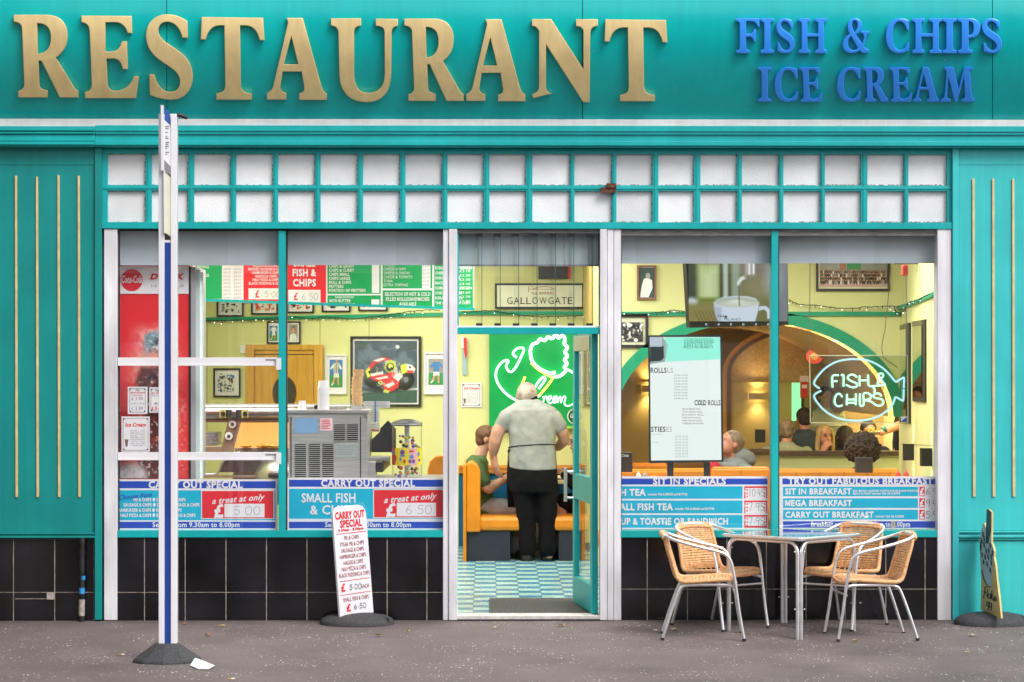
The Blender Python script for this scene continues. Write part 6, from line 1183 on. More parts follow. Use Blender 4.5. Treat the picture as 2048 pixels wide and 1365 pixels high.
def rubber_base(root, c, rx, ry, h, rot=0):
    m = MB(); V = []; seg = 36; prof = ((1, 0), (1, .25), (.96, .5), (.8, .78), (.5, .95), (.2, 1), (.01, 1))
    for k, hh in prof:
        for i in range(seg):
            a = 2*math.pi*i/seg; x, y = rx*k*math.cos(a), ry*k*math.sin(a); V.append((c[0]+x*math.cos(rot)-y*math.sin(rot), c[1]+x*math.sin(rot)+y*math.cos(rot), gz(c[1]+x*math.sin(rot)+y*math.cos(rot))+h*hh))
    m.add(V, [(j*seg+i, j*seg+(i+1) % seg, (j+1)*seg+(i+1) % seg, (j+1)*seg+i) for j in range(len(prof)-1) for i in range(seg)]+[tuple(range(seg))], RUB)
    m.tube([(c[0]+rx*.35*math.cos(rot+.6), c[1]+rx*.35*math.sin(rot+.6)-.02, c[2]+h*.9), (c[0]+rx*.9*math.cos(rot+.1), c[1]-ry*.5, c[2]+h*.55)], .012, RUB, 8)
    m.build('rubber_base', root, smooth=50)
rubber_base(root, (P(714, 1240, -.2).x, -.2, gz(-.2)), .265, .175, .075)

# --- flake sign at the right edge
fx = lambda px: -.08-(px-1960)/43*.42
fmap = lambda px, py, d=0: P(px, py, fx(px))+Vector((-d*.93, -d*.35, 0))
k4 = lambda pts: [(1880+x/4.875, 1000+y/4.875) for x, y in pts]
root = thing('pavement_sign', (P(1985, 1240, -.25).x, -.25, gz(-.25)), 'cut out ice cream cone pavement sign on black rubber base by teal pilaster', 'pavement sign')
CREAM = mat('cone_cream', (.62, .5, .2), rough=.5, var=.12, scale=9); PALE = ps('pale_ice_blue', 180, 205, 215, .9, rough=.4, var=.06); CHOC = ps('dark_choc', 70, 75, 80, .8, rough=.5, var=.2)
m = MB(); ol = k4([(395, 1075), (595, 1155), (575, 950), (555, 790), (540, 640), (525, 560), (528, 500), (512, 440), (500, 420), (503, 120), (470, 88), (458, 105), (446, 290), (430, 225), (415, 245), (395, 330), (386, 390), (390, 560), (402, 760)])
m.slab(ol, fmap, -.015, 0, CREAM); m.build('board', root)
m = MB()
def fp(pts, d, mt): m.poly(k4(pts), fmap, d, mt)
fp([(386, 390), (395, 330), (415, 245), (430, 225), (446, 300), (500, 300), (500, 420), (512, 440), (528, 500), (525, 560), (516, 640), (505, 840), (480, 850), (440, 780), (410, 660)], .0015, PALE)
fp([(446, 420), (458, 105), (470, 88), (501, 122), (500, 300), (472, 430)], .003, CHOC)
for x, y in ((395, 480), (410, 540), (430, 440), (425, 610), (460, 630), (490, 690), (500, 620), (470, 560), (450, 500), (405, 400), (420, 340), (510, 520), (488, 450), (440, 560), (398, 440), (430, 380), (475, 500), (500, 560)):
    fp([(x-5, y-35), (x+9, y-22), (x+12, y+30), (x-2, y+12)], .0045, CHOC)
m.build('print', root)
m = MB()
fs = lambda pts, d, wd=1.5: m.stroke(k4(smooth2(pts)), wd, fmap, d, INK)
fs([(468, 855), (445, 850), (440, 900), (425, 955)], .005); fs([(425, 895), (455, 905)], .005); fs([(470, 870), (462, 950)], .005); fs([(495, 915), (475, 925), (474, 960), (492, 955), (497, 915), (497, 965)], .005); fs([(512, 880), (505, 970)], .005); fs([(527, 930), (508, 945), (528, 985)], .005); fs([(532, 975), (545, 955), (535, 945), (528, 980), (548, 985), (555, 960)], .005)
fs([(483, 1005), (465, 995), (462, 1030), (480, 1035), (483, 1000), (478, 1060), (463, 1065)], .005); fs([(508, 1012), (490, 1002), (487, 1040), (505, 1045), (508, 1010), (503, 1070), (488, 1075)], .005)
m.stroke(k4(smooth2([(412, 680), (430, 770), (470, 840), (500, 850)])), 1.6, fmap, .005, CHOC); m.build('lettering', root)
rubber_base(root, (P(1984, 1240, -.25).x, -.25, gz(-.25)), .27, .17, .085, .0)

# --- bus stop pole
yb = DIST*620/(1322-620)-DIST
root = thing('bus_stop_pole', (P(334, 1318, yb).x, yb, gz(yb)), 'white and blue bus stop pole with edge on information panels on rubber base', 'bus stop pole')
m = MB()
m.pbox(317, 228, 328.6, 1304, yb-.02, yb+.05, PAINTW); m.pbox(341.3, 228, 353.5, 1304, yb-.02, yb+.05, PAINTW); m.pbox(327, 485, 342, 1304, yb-.008, yb+.045, BPOLE); m.pbox(328.6, 479, 341.5, 486, yb-.012, yb+.04, PAINTW); m.pbox(328.6, 228, 341.3, 480, yb+.03, yb+.048, PAINTW)
m.pbox(353.5, 229, 356, 232, yb, yb+.03, BLK); m.build('post', root, bevel=.004)
m = MB(); m.slab([(321.5, 210.5), (327.5, 211), (328, 340), (322, 343)], at(yb-.025), -.02, .03, PAINTW); m.slab([(328, 214), (340, 226), (340.5, 335), (328, 322)], at(yb-.01), -.006, .0, ps('panel_blue', 40, 95, 170, .8)); m.build('flag_panel', root)
m = MB(); m.slab([(328.5, 240), (341, 252), (342, 350), (328.5, 322)], at(yb-.016), -.004, 0, PAINTW)
for y in range(252, 316, 4):
    if R.random() < .8: m.rect(330+R.uniform(0, 1), y, 337+R.uniform(-3, 2), y+2.2, at(yb-.016), .002, MATS['grey_ink'])
m.slab([(328.5, 320), (341.5, 334), (342, 352), (328.5, 342)], at(yb-.018), -.003, .001, MATS['grey_ink']); m.build('route_panel', root)
m = MB(); m.slab([(327, 341), (330, 341), (330.5, 468), (328, 466)], at(yb-.03), -.02, .02, PAINTW); m.slab([(330, 342), (341.5, 356), (341.5, 474), (330.5, 466)], at(yb-.014), -.004, 0, ps('timetable_cream', 232, 232, 205, .8)); m.slab([(327.5, 467), (341.5, 477), (341.5, 480), (330, 480)], at(yb-.014), -.03, .0, BLK); m.build('timetable_case', root)
m = MB(); m.tube([P(353, 230, yb), P(362, 231, yb), P(374, 236.5, yb+.02)], [.012, .014, .012], BLK, 8); m.build('fixing_strap', root, smooth=50)
m = MB(); c = Vector((P(334, 1318, yb).x, yb, gz(yb))); V = []
prof = ((.215, 0), (.215, .02), (.19, .035), (.075, .118), (.0, .118)); seg = 10
for r_, h_ in prof:
    for i in range(seg): a = 2*math.pi*(i+.5)/seg; V.append((c.x+r_*math.cos(a)*1.03, c.y+r_*math.sin(a)*.8, gz(c.y+r_*math.sin(a)*.8)+h_))
m.add(V, [(j*seg+i, j*seg+(i+1) % seg, (j+1)*seg+(i+1) % seg, (j+1)*seg+i) for j in range(len(prof)-1) for i in range(seg)], RUB); m.build('rubber_base', root, bevel=.01)

# --- table
tc = Vector((P(1583, 1200, -.6).x, -.6, gz(-.6))); zt_ = .668; hd = .475
root = thing('bistro_table', tc, 'square aluminium bistro table with polished top set cornerwise between wicker chairs', 'table')
TOP = mat('polished_top', (.75, .78, .8), rough=.07, metal=1, var=0)
CR = [tc+Vector((hd*math.cos(a), hd*.96*math.sin(a), 0)) for a in (math.pi/2, 0, -math.pi/2, math.pi)]  # back, right, front, left
m = MB(); top = [Vector((p.x, p.y, zt_)) for p in CR]; bot = [Vector((p.x, p.y, zt_-.006)) for p in CR]
m.hexa([tc.lerp(p, .97)*1 for p in top] and [Vector((tc.x+(p.x-tc.x)*.97, tc.y+(p.y-tc.y)*.97, zt_)) for p in CR], [Vector((tc.x+(p.x-tc.x)*.97, tc.y+(p.y-tc.y)*.97, zt_-.02)) for p in CR], TOP); m.build('tabletop', root)
m = MB()
for i in range(4):
    a, b = CR[i], CR[(i+1) % 4]; n = 34
    m.tube([Vector((a.x+(b.x-a.x)*j/n, a.y+(b.y-a.y)*j/n, zt_-.012)) for j in range(n+1)], [.0125 if j % 2 else .0105 for j in range(n+1)], ALU, 8)
m.build('table_edge', root, smooth=30)
LC = [Vector((tc.x+(p.x-tc.x)*.945, tc.y+(p.y-tc.y)*.945, 0)) for p in CR]
for i in range(4):
    a = LC[i]; m = MB()
    for sd in (-1, 1):
        b = LC[(i+sd) % 4]; dv = (b-a).normalized(); p0 = a+dv*.018
        pts = [Vector((p0.x, p0.y, gz(p0.y)))]
        for k_ in range(7):
            t = k_/6*math.pi/2; pts.append(Vector((p0.x, p0.y, 0))+dv*(.075*(1-math.cos(t)))+Vector((0, 0, zt_-.034-.075*(1-math.sin(t)))))
        e = (a+b)/2; pts.append(Vector((e.x, e.y, zt_-.034))); m.tube(pts, .0125, ALU, 10)
    for zz in (.57, .18): [m.ell(a+Vector((x_, 0, zz)), .006, ALU, 8, 6) for x_ in (-.033, .033)]
    m.build('leg', root, smooth=50)

# --- wicker chairs
WIC = mat('wicker', (.80, .44, .205), rough=.55, var=.22, scale=35, bump=.1); WIC2 = mat('wicker_binding', (.80, .43, .20), rough=.55, var=.22, scale=60, bump=.3, bscale=90)
def make_chair():
    root = thing('wicker_chair', (0, 0, 0), '', 'chair', 'wicker bistro chairs round the table')
    def prof(t):         # seat front -> seat rear -> back top (x forward, z)
        K = [(.235, .425), (.20, .445), (.05, .438), (-.10, .428), (-.165, .435), (-.195, .475), (-.225, .58), (-.255, .68), (-.27, .745)]
        s_ = smooth2(K, 6); f = t*(len(s_)-1); i = min(int(f), len(s_)-2); q = f-i
        return tuple(s_[i][j]*(1-q)+s_[i+1][j]*q for j in (0, 1))
    def half(t): return .205 if t < .45 else .205-.03*(t-.45)/.55
    def pt(t, y):
        x, z = prof(t); hw = half(t); bow = (1-(y/hw)**2); e = .012*bow
        if t < .5: return Vector((x, y, z-e*1.3))
        return Vector((x-e*1.8, y, z+.012*bow*max(0, (t-.8)/.2)))
    n = 46
    m = MB()
    for i in range(n):
        t0 = (i+.15)/n; t1 = (i+.95)/n; hw = half(t0); k_ = 22; V = []
        for t in (t0, (t0+t1)/2, t1):
            for j in range(k_+1):
                y = -hw+2*hw*j/k_; p = pt(t, y); up = math.cos(math.pi*j+math.pi*i)*.0032+(.0035 if t == (t0+t1)/2 else 0)
                nrm = Vector((0, 0, 1)) if t < .42 else Vector((.95, 0, .25)); V.append(p+nrm*up)
        q = k_+1; F = [(r_*q+j, r_*q+j+1, (r_+1)*q+j+1, (r_+1)*q+j) for r_ in (0, 1) for j in range(k_)]; m.add(V, F, WIC)
    for j in range(9):
        y0 = -.9+1.8*j/8; m.tube([pt(t/30, half(t/30)*y0)-Vector((.002, 0, .003)) for t in range(31)], .0032, WIC, 5)
    fr = m.build('woven_shell', root, smooth=60)
    m = MB(); ring = [pt(t/40, half(t/40)) for t in range(41)]+[pt(1, half(1)*(1-j/5)) for j in range(1, 10)]+[pt(1-t/40, -half(1-t/40)) for t in range(41)]+[pt(0, -half(0)*(1-j/5)) for j in range(1, 10)]
    ring = [Vector(p) for p in ring]; nn = len(ring); m.tube(ring, [.0150 if i % 2 else .0157 for i in range(nn)], WIC2, 8, closed=True); m.build('binding', root, smooth=60)
    for s_ in (-1, 1):
        m = MB(); A = [(.30, .235, 0), (.265, .232, .2), (.235, .232, .42), (.205, .236, .57), (.17, .24, .625), (.11, .243, .652), (-.03, .243, .685), (-.17, .232, .722), (-.255, .205, .752), (-.285, .15, .768)]
        if s_ > 0: A += [(-.29, .0, .772)]
        else: A += [(-.29, -.0, .772)] if False else [(-.29, .001, .772)]
        m.tube([Vector((x, y*s_, z)) for x, y, z in smooth2(A, 6)], .0118, ALU, 10); m.tube([Vector((.30, .235*s_, 0)), Vector((.298, .235*s_, .018))], .0145, BLK, 8); m.build('arm', root, smooth=60)
        m = MB(); A = [(-.30, .21, 0), (-.235, .20, .2), (-.175, .19, .36), (-.14, .187, .395), (-.08, .185, .402), (.1, .185, .405), (.2, .19, .40), (.24, .225, .385)]
        m.tube([Vector((x, y*s_, z)) for x, y, z in smooth2(A, 6)], .0118, ALU, 10); m.tube([Vector((-.30, .21*s_, 0)), Vector((-.296, .2095*s_, .018))], .0145, BLK, 8); m.build('leg', root, smooth=60)
    m = MB(); m.tube([Vector((.236, -.23, .335)), Vector((.236, .23, .335))], .009, ALU, 8); m.build('stretcher', root, smooth=60); m = MB(); m.tube([Vector((-.14, -.187, .392)), Vector((-.14, .187, .392))], .009, ALU, 8); m.build('stretcher', root, smooth=60)
    m = MB(); top = [pt(1, -half(1)+2*half(1)*j/16)+Vector((-.012, 0, .014)) for j in range(17)]
    m.tube([p+(Vector((0, 0, -.02)) if i in (0, 16) else Vector((0, 0, 0))) for i, p in enumerate(top)], [.0195+.001*(i % 2) for i in range(17)], WIC2, 10); m.build('top_wrap', root, smooth=60)
    return root
ch = make_chair()
for i, (px, Y, rz, lb) in enumerate(((1405, -.90, -4, 'wicker bistro chair nearest the camera left of the table, seen side on facing right'), (1742, -.93, 184, 'wicker bistro chair nearest the camera right of the table, seen side on facing left'),
                                     (1437, -.37, -52, 'wicker bistro chair behind the table on its left, its back against the specials sign'), (1688, -.37, 232, 'wicker bistro chair behind the table on its right, its back below the breakfast sign'))):
    o = ch if i == 0 else copy_tree(ch)
    p = P(px, 1250, Y); o.location = (p.x, Y, gz(Y)); o.rotation_euler = (0, 0, rad(rz)); o['label'] = lb; o.scale = (.925, .925, .925)
# --- litter on the pavement
def gp(px, py):
    Y = DIST*620/(py-620)-DIST; p = P(px, py, Y); p.z = gz(Y)+.006; return p
LEAF = [mat('leaf_ochre', (.5, .33, .07), rough=.7, var=.2, scale=60), mat('leaf_brown', (.30, .14, .05), rough=.7, var=.3, scale=60), mat('leaf_pale', (.55, .47, .28), rough=.7, var=.2, scale=60)]
lab = ['curled fallen leaf on the grey pavement ']
LV = [(445, 1254, 0, 'ochre leaf right of the bus stop pole near the tiles'), (369, 1249, 1, 'small brown leaf beside the pole at the foot of the tiles'), (416, 1272, 1, 'brown leaf in front of the left window, mid pavement'), (757, 1273, 0, 'ochre leaf in front of the rubber base of the white menu sign'), (815, 1266, 2, 'pale leaf right of the white menu sign base'),
      (1312, 1264, 2, 'pale leaf left of the front left chair'), (1320, 1240, 1, 'brown leaf at the tiles behind the left chairs'), (1497, 1271, 0, 'ochre leaf beside the front left chair leg'), (1712, 1286, 0, 'large yellow leaf in front of the right chair'), (1553, 1235, 1, 'brown leaf at the tiles behind the table'), (1637, 1243, 1, 'brown leaf behind the back right chair'), (1944, 1274, 2, 'pale leaf in front of the cone sign base'), (990, 1258, 2, 'pale leaf before the shop threshold'), (1122, 1253, 0, 'small ochre leaf before the open door'), (1745, 1238, 1, 'brown leaf at the tiles below the breakfast sign'), (1350, 1262, 2, 'cream leaf under the front left chair'), (1935, 1310, 2, 'broad pale leaf near the lower right of the pavement')]
for px, py, k_, lb in LV:
    c = gp(px, py); m = MB(); L_ = R.uniform(.022, .04); a0 = R.uniform(0, 6.3); V = [c+Vector((0, 0, .004))]; n = 10
    for i in range(n):
        a = 2*math.pi*i/n; r_ = L_*(1 if i % 2 == 0 else .55)*R.uniform(.75, 1.1); V.append(c+Vector((math.cos(a+a0)*r_, math.sin(a+a0)*r_, .002+R.uniform(0, .014))))
    m.add(V, [(0, 1+i, 1+(i+1) % n) for i in range(n)], LEAF[k_]); tag(m.build('fallen_leaf', loc=c), lb, 'leaf', 'fallen leaves on the pavement')
for px, py, lb in ((244, 1311, 'cigarette butt left of the bus stop base'), (464, 1360, 'cigarette butt at the lower edge below the paper scrap')):
    c = gp(px, py); m = MB(); m.tube([c+Vector((-.028, 0, .004)), c+Vector((-.004, .004, .004))], .0045, LEAF[0], 8); m.tube([c+Vector((-.004, .004, .004)), c+Vector((.016, .007, .004))], .0043, W8, 8); tag(m.build('cigarette_butt', loc=c, smooth=50), lb, 'cigarette butt', 'cigarette butts on the pavement')
m = MB(); A = [gp(380, 1333), gp(390, 1326), gp(410, 1330), gp(430, 1334), gp(417, 1341), gp(397, 1340)]
for q, h in zip(A, (.004, .03, .02, .006, .004, .002)): q.z += h
m.add(A, [(0, 1, 2, 5), (2, 3, 4, 5)], W8); tag(m.build('paper_scrap', loc=A[5]), 'white paper scrap lying against the bus stop base', 'paper')
# --- surroundings that light and reflect in the front
def block(name, x0, x1, y0, y1, h, lb, cat, win=True, front=1):
    r_ = thing(name, ((x0+x1)/2, (y0+y1)/2, 0), lb, cat); m = MB(); m.box(x0, x1, y0, y1, -.6, h, BODY); m.build('wall', r_)
    if win:
        yy = y1 if front > 0 else y0
        for fl in range(int((h-1)//3.0)):
            for i in range(int((x1-x0)//2.6)):
                q = MB(); xx = x0+.8+2.6*i; z = .9+3.0*fl; q.box(xx, xx+1.0, yy-.02, yy+.03, z, z+1.5, mat('far_window', (.80, .82, .85), rough=.1, var=0) if 'far_window' not in MATS else 'far_window'); q.build('window', r_)
block('left_shade_block', -7.5, -3.64, -3.2, -.1, 5.2, 'sandstone block out of view at the left, added to shade the shop front', 'building', False)  # unseen block, added only to darken the left of the front
block('tenement', -22, 24, -44, -34, 9, 'sandstone tenement row across the street', 'building')
# ================================================================ people
def skinmat(name, rgb):
    m = mat(name, rgb, rough=.55, var=.1, scale=14); b = m.node_tree.nodes['Principled BSDF']; b.inputs['Subsurface Weight'].default_value = .08; b.inputs['Subsurface Radius'].default_value = (.01, .004, .002); return m
SK = skinmat('skin', (.56, .31, .22)); SK2 = skinmat('skin_ruddy', (.50, .24, .165))
def cloth(name, rgb, k=1): return mat(name, tuple(x*k for x in rgb), rough=.9, spec=.2, var=.1, scale=9, bump=.25, bscale=28)
CL = {'grey': cloth('grey_polo', (.315, .335, .32)), 'black': cloth('black_cloth', (.0055, .0055, .007)), 'green': cloth('green_tee', (.085, .15, .06)), 'shorts': cloth('grey_shorts', (.36, .36, .37)), 'hood': cloth('grey_hoodie', (.22, .25, .25)), 'redtop': cloth('red_top', (.42, .03, .04)), 'sage': cloth('sage_shirt', (.27, .30, .20)), 'slate': cloth('slate_jacket', (.05, .075, .09)), 'navy': cloth('navy_jacket', (.018, .022, .04)), 'white': cloth('white_shirt', (.6, .6, .56)), 'apron': cloth('olive_apron', (.22, .23, .17)), 'shoe': mat('black_shoe', (.01, .01, .011), rough=.4, var=.1), 'sock': cloth('pale_trainer', (.5, .5, .5))}
def hairm(name, rgb): return mat(name, rgb, rough=.6, var=.3, scale=40, bump=.9, bscale=70, stretch=(1, 1, .35))
HR = {'brown': hairm('brown_hair', (.15, .07, .03)), 'dark': hairm('dark_hair', (.025, .017, .013)), 'blond': hairm('blond_hair', (.48, .34, .15)), 'greyh': hairm('grey_hair', (.23, .17, .11)), 'dark_stub': mat('dark_stubble', (.24, .21, .19), rough=.8, var=.3, scale=60), 'stub': mat('grey_stubble', (.42, .36, .31), rough=.75, var=.3, scale=12, bump=.15), 'curly': hairm('curly_hair', (.05, .03, .018))}
EYEM = mat('eye_dark', (.02, .015, .012), rough=.2, var=0); LIP = mat('lip', (.36, .11, .1), rough=.5, var=0)
CURL = bpy.data.textures.new('curls', 'CLOUDS'); CURL.noise_scale = .016; CURL.noise_depth = 2
FOLD = bpy.data.textures.new('folds', 'CLOUDS'); FOLD.noise_scale = .09; FOLD.noise_depth = 1
def blob(mb, name, parent, vox=.011, sm=6, loc=None, fold=None):
    o = mb.build(name, parent, smooth=180, loc=loc); r_ = o.modifiers.new('Remesh', 'REMESH'); r_.mode = 'VOXEL'; r_.voxel_size = vox; r_.use_smooth_shade = True
    if sm: s_ = o.modifiers.new('Smooth', 'SMOOTH'); s_.factor = .5; s_.iterations = sm
    if name in ('shirt', 'trousers', 'top', 'shorts', 'dress', 'hood', 'scarf'):
        d_ = o.modifiers.new('Folds', 'DISPLACE'); d_.texture = FOLD; d_.strength = .015; d_.mid_level = .5; d_.texture_coords = 'GLOBAL'
    return o
def head(mb, c, r, yaw, pitch=0, mt='skin', nose=1):
    """face looks along -Y at yaw 0; yaw turns it counter-clockwise seen from above; r = half the head height"""
    Rm = Matrix.Rotation(yaw, 3, 'Z') @ Matrix.Rotation(pitch, 3, 'X'); c = Vector(c); L = lambda x, y, z: c+Rm @ Vector((x*r, y*r, z*r))
    mb.ell(c+Rm @ Vector((0, .12*r, .22*r)), (.70*r, .86*r, .78*r), mt, 18, 12, Rm); mb.ell(L(0, -.12, -.28), (.56*r, .60*r, .66*r), mt, 16, 10, Rm); mb.ell(L(0, -.42, -.74), (.30*r, .26*r, .22*r), mt, 10, 8, Rm)
    if nose: mb.caps(L(0, -.74, .08), L(0, -.90, -.17), .075*r, .12*r, mt, 2); mb.ell(L(0, -.68, .16), (.42*r, .12*r, .09*r), mt, 10, 6, Rm); mb.ell(L(0, -.66, -.48), (.22*r, .12*r, .09*r), mt, 10, 6, Rm)
    for s_ in (-1, 1): mb.ell(L(.70*s_, .12, -.05), (.09*r, .17*r, .26*r), mt, 8, 8, Rm)
    return L
def face(L, r, root, Rv):
    for s_ in (-1, 1): m = MB(); m.ell(L(.27*s_, -.72, .06), (.10*r, .07*r, .055*r), EYEM, 8, 6, Rv); m.build('eye', root, smooth=60); m = MB(); m.tube([L(.12*s_, -.80, .22), L(.27*s_, -.80, .27), L(.43*s_, -.70, .21)], .035*r, HR['dark'], 6); m.build('eyebrow', root)
    m = MB(); m.ell(L(0, -.76, -.47), (.2*r, .05*r, .055*r), LIP, 10, 6, Rv); m.build('mouth', root, smooth=60)
def hand(mb, w, d, pn, s_=1, curl=.5, mt='skin', thumb=1):
    """w wrist, d direction of the fingers, pn palm normal"""
    w, d, pn = Vector(w), Vector(d).normalized(), Vector(pn); pn = (pn-d*pn.dot(d)).normalized(); sd = d.cross(pn)
    for k in (-.026, -.009, .009, .026): mb.caps(w+sd*k*.7*s_, w+d*.085*s_+sd*k*s_, .016*s_, .0125*s_, mt, 3)
    for k, l in zip((-.03, -.010, .010, .029), (.062, .078, .082, .07)):
        a = w+d*.088*s_+sd*k*s_; b = a+(d*math.cos(curl*.6)+pn*math.sin(curl*.6))*l*.55*s_+sd*k*.15*s_; e = b+(d*math.cos(curl*1.6)+pn*math.sin(curl*1.6))*l*.5*s_
        mb.caps(a, b, .0095*s_, .0085*s_, mt, 3); mb.caps(b, e, .0085*s_, .0065*s_, mt, 3)
    a = w+d*.025*s_+sd*.026*thumb*s_; b = a+(d*.6+sd*thumb*.6+pn*.4).normalized()*.045*s_; mb.caps(a, b, .0135*s_, .011*s_, mt, 3); mb.caps(b, b+(d*.85+pn*.4).normalized()*.032*s_, .0105*s_, .008*s_, mt, 3)
def chain(mb, pts, mt):
    for (a, ra), (b, rb) in zip(pts, pts[1:]): mb.caps(a, b, ra, rb, mt)
def rings(mb, Y, L, mt, dep=.62): # px rings: x, y, half width px, depth m or None, dy
    k_ = 1/SC(Y); out = []
    for q in L:
        x, y, w_ = q[:3]; dy = q[3] if len(q) > 3 else 0; c = P(x, y, Y+dy); out.append((c, w_*k_, q[4] if len(q) > 4 else w_*k_*dep))
    mb.loft(sorted(out, key=lambda t: t[0].z), mt, 20)
# ---- standing man seen from behind
Y = 4.0; k_ = 1/SC(Y); p = lambda x, y, dy=0: P(x, y, Y+dy)
m = MB(); L = head(m, p(1053.5, 791, .09), .128, math.pi, -.5)
chain(m, [(p(1056, 797, .05), .062), (p(1060, 818, 0), .08)], 'skin'); rings(m, Y, [(1062, 822, 30, 0, .08), (1064, 850, 40, 0, .1), (1064, 935, 40, 0, .1)], 'skin')
chain(m, [(p(1014, 836), .06), (p(996, 864, .01), .062), (p(991, 882, .02), .056), (p(988, 897, .06), .05), (p(986, 911, .1), .034)], 'skin'); hand(m, p(986, 909, .1), (.16, .05, -1), (.8, .5, .3), 1.35, .4, thumb=-1)
chain(m, [(p(1110, 838), .06), (p(1124, 864, .03), .058), (p(1129, 881, .07), .05), (p(1117, 893, .2), .044), (p(1108, 897, .3), .03)], 'skin'); hand(m, p(1109, 897, .3), (-.5, .6, -.2), (0, .3, -1), 1.0, .7)
for x0, x1 in ((1046, 1053), (1089, 1097)): chain(m, [(p(x0, 950), .085), (p(x1, 1040, .0), .06), (p(x1, 1110), .042)], 'skin')
man = blob(m, 'person', None, .0065, 2, loc=p(1072, 1120)); tag(man, 'balding person seen from behind in a grey polo shirt and black trousers, standing', 'person')
m = MB(); rings(m, Y, [(1057, 797, 15, .04, .07), (1058, 802, 23, .03, .09), (1060, 809, 35, .01, .115), (1061, 820, 45, 0, .14), (1063, 838, 49, 0, .155), (1064, 860, 48, 0, .16), (1064, 893, 46, 0, .16), (1065, 915, 47.5, 0, .165), (1066, 934, 48, 0, .17), (1067, 940, 47, 0, .168)], CL['grey'])
for s_, q in ((-1, [(1028, 828), (1012, 837), (1004, 853)]), (1, [(1094, 828), (1108, 838), (1119, 853)])): chain(m, [(p(*q[0]), .085), (p(*q[1]), .078), (p(q[2][0], q[2][1], .02), .072)], CL['grey'])
blob(m, 'shirt', man, .0095, 5)
m = MB(); 
m.loft([(p(1060, 800, .04), .060, .07), (p(1060.5, 799, .04), .066, .075), (p(1061, 793, .05), .062, .07)], CL['black'], 20)
m.build('apron_strap', man, smooth=60)
m = MB(); n = 40; c = p(1064, 893); V = [c+Vector((46.8*k_*math.cos(6.2832*i/n), .163*math.sin(6.2832*i/n), .012*math.cos(6.2832*i/n)+.018*max(0, -math.sin(6.2832*i/n)))) for i in range(n)]; m.tube(V, .0042, CL['black'], 6, closed=True)
m.tube([c+Vector((-.19, -.06, -.03)), c+Vector((-.215, -.03, -.05)), c+Vector((-.20, .02, -.01))], .006, CL['black'], 6); m.build('apron_string', man, smooth=60)
m = MB(); V = []
for y, w0, w1 in ((870, 1030, 1098), (905, 1016, 1112), (950, 1013.5, 1115), (985, 1014, 1117), (1015, 1015.5, 1114)):
    for i in range(9):
        t = i/8; px = w0+(w1-w0)*t; dd = .19-.34*abs(t-.5)**2; V.append(p(px, y-(7*(t > .8)*(y > 1000)), dd))
F_ = [(r_*9+i, r_*9+i+1, (r_+1)*9+i+1, (r_+1)*9+i) for r_ in range(4) for i in range(8)]; m.add(V, F_, CL['black']); o = m.build('apron', man, smooth=60); q = o.modifiers.new('Solid', 'SOLIDIFY'); q.thickness = .006
m = MB(); rings(m, Y, [(1066, 926, 46, 0, .155), (1065, 945, 50, 0, .165), (1066, 965, 50, 0, .165), (1067, 985, 48, 0, .15)], CL['black'])
for q in ([(1043, 965), (1050, 1010), (1054, 1060), (1056, 1099)], [(1091, 965), (1095.5, 1010), (1094.5, 1060), (1095, 1099)]): chain(m, [(p(*q[0]), .112), (p(*q[1]), .094), (p(*q[2]), .081), (p(*q[3]), .078)], CL['black'])
blob(m, 'trousers', man, .011, 4)
for x0, x1, dy in ((1054, 1040, 0), (1094, 1110, .03)):
    m = MB(); z = gz(Y); c = p(x0, 1118, dy); e = p(x1, 1118, dy+.22); c.z = e.z = z+.04; m.caps(c, e, .055, .046, CL['shoe']); m.caps(Vector((c.x, c.y, z+.016)), Vector((e.x, e.y, z+.016)), .06, .052, CL['shoe']); o = blob(m, 'shoe', man, .008, 3)
m = MB(); Rm = Matrix.Rotation(math.pi, 3, 'Z') @ Matrix.Rotation(-.5, 3, 'X'); hc = p(1053.5, 791, .09); m.ell(hc+Rm @ Vector((0, .05, .012)), (.091, .072, .074), HR['stub'], 18, 12, Rm); m.ell(hc+Rm @ Vector((0, .02, .03)), (.0925, .112, .101), HR['stub'], 18, 12, Rm); blob(m, 'hair', man, .008, 4); m = MB(); m.ell(p(1061, 783, -.008), (.036, .03, .014), HR['dark_stub'], 12, 8); blob(m, 'hair_patch', man, .005, 3)
# ---- person in green on the left bench
Y = 4.5; k_ = 1/SC(Y); p = lambda x, y, dy=0: P(x, y, Y+dy)
m = MB(); hc = p(978, 878); L = head(m, hc, .118, rad(80), .0); chain(m, [(p(968, 893), .05), (p(960, 914), .06)], 'skin'); rings(m, Y, [(957, 922, 20, 0, .09), (962, 1010, 20, 0, .09)], 'skin')
chain(m, [(p(951, 934, -.2), .05), (p(972, 976, -.24), .044), (p(978, 979, -.22), .043), (p(1000, 964, -.12), .038), (p(1016, 953, -.05), .028)], 'skin'); hand(m, p(1015, 953, -.05), (1, .2, .35), (0, 0, -1), 1, .6)
chain(m, [(p(951, 930, .2), .05), (p(975, 972, .24), .042), (p(1020, 958, .15), .03)], 'skin'); chain(m, [(p(966, 1012, -.1), .08), (p(1032, 1018, -.1), .06), (p(1032, 1095, -.1), .04)], 'skin'); chain(m, [(p(966, 1012, .1), .08), (p(1036, 1018, .12), .06), (p(1036, 1095, .12), .04)], 'skin')
boy = blob(m, 'person', None, .007, 4, loc=p(965, 1028)); tag(boy, 'person with short brown hair in a green t-shirt seated on the left bench, facing right', 'person')
Rv = Matrix.Rotation(rad(80), 3, 'Z'); face(L, .118, boy, Rv)
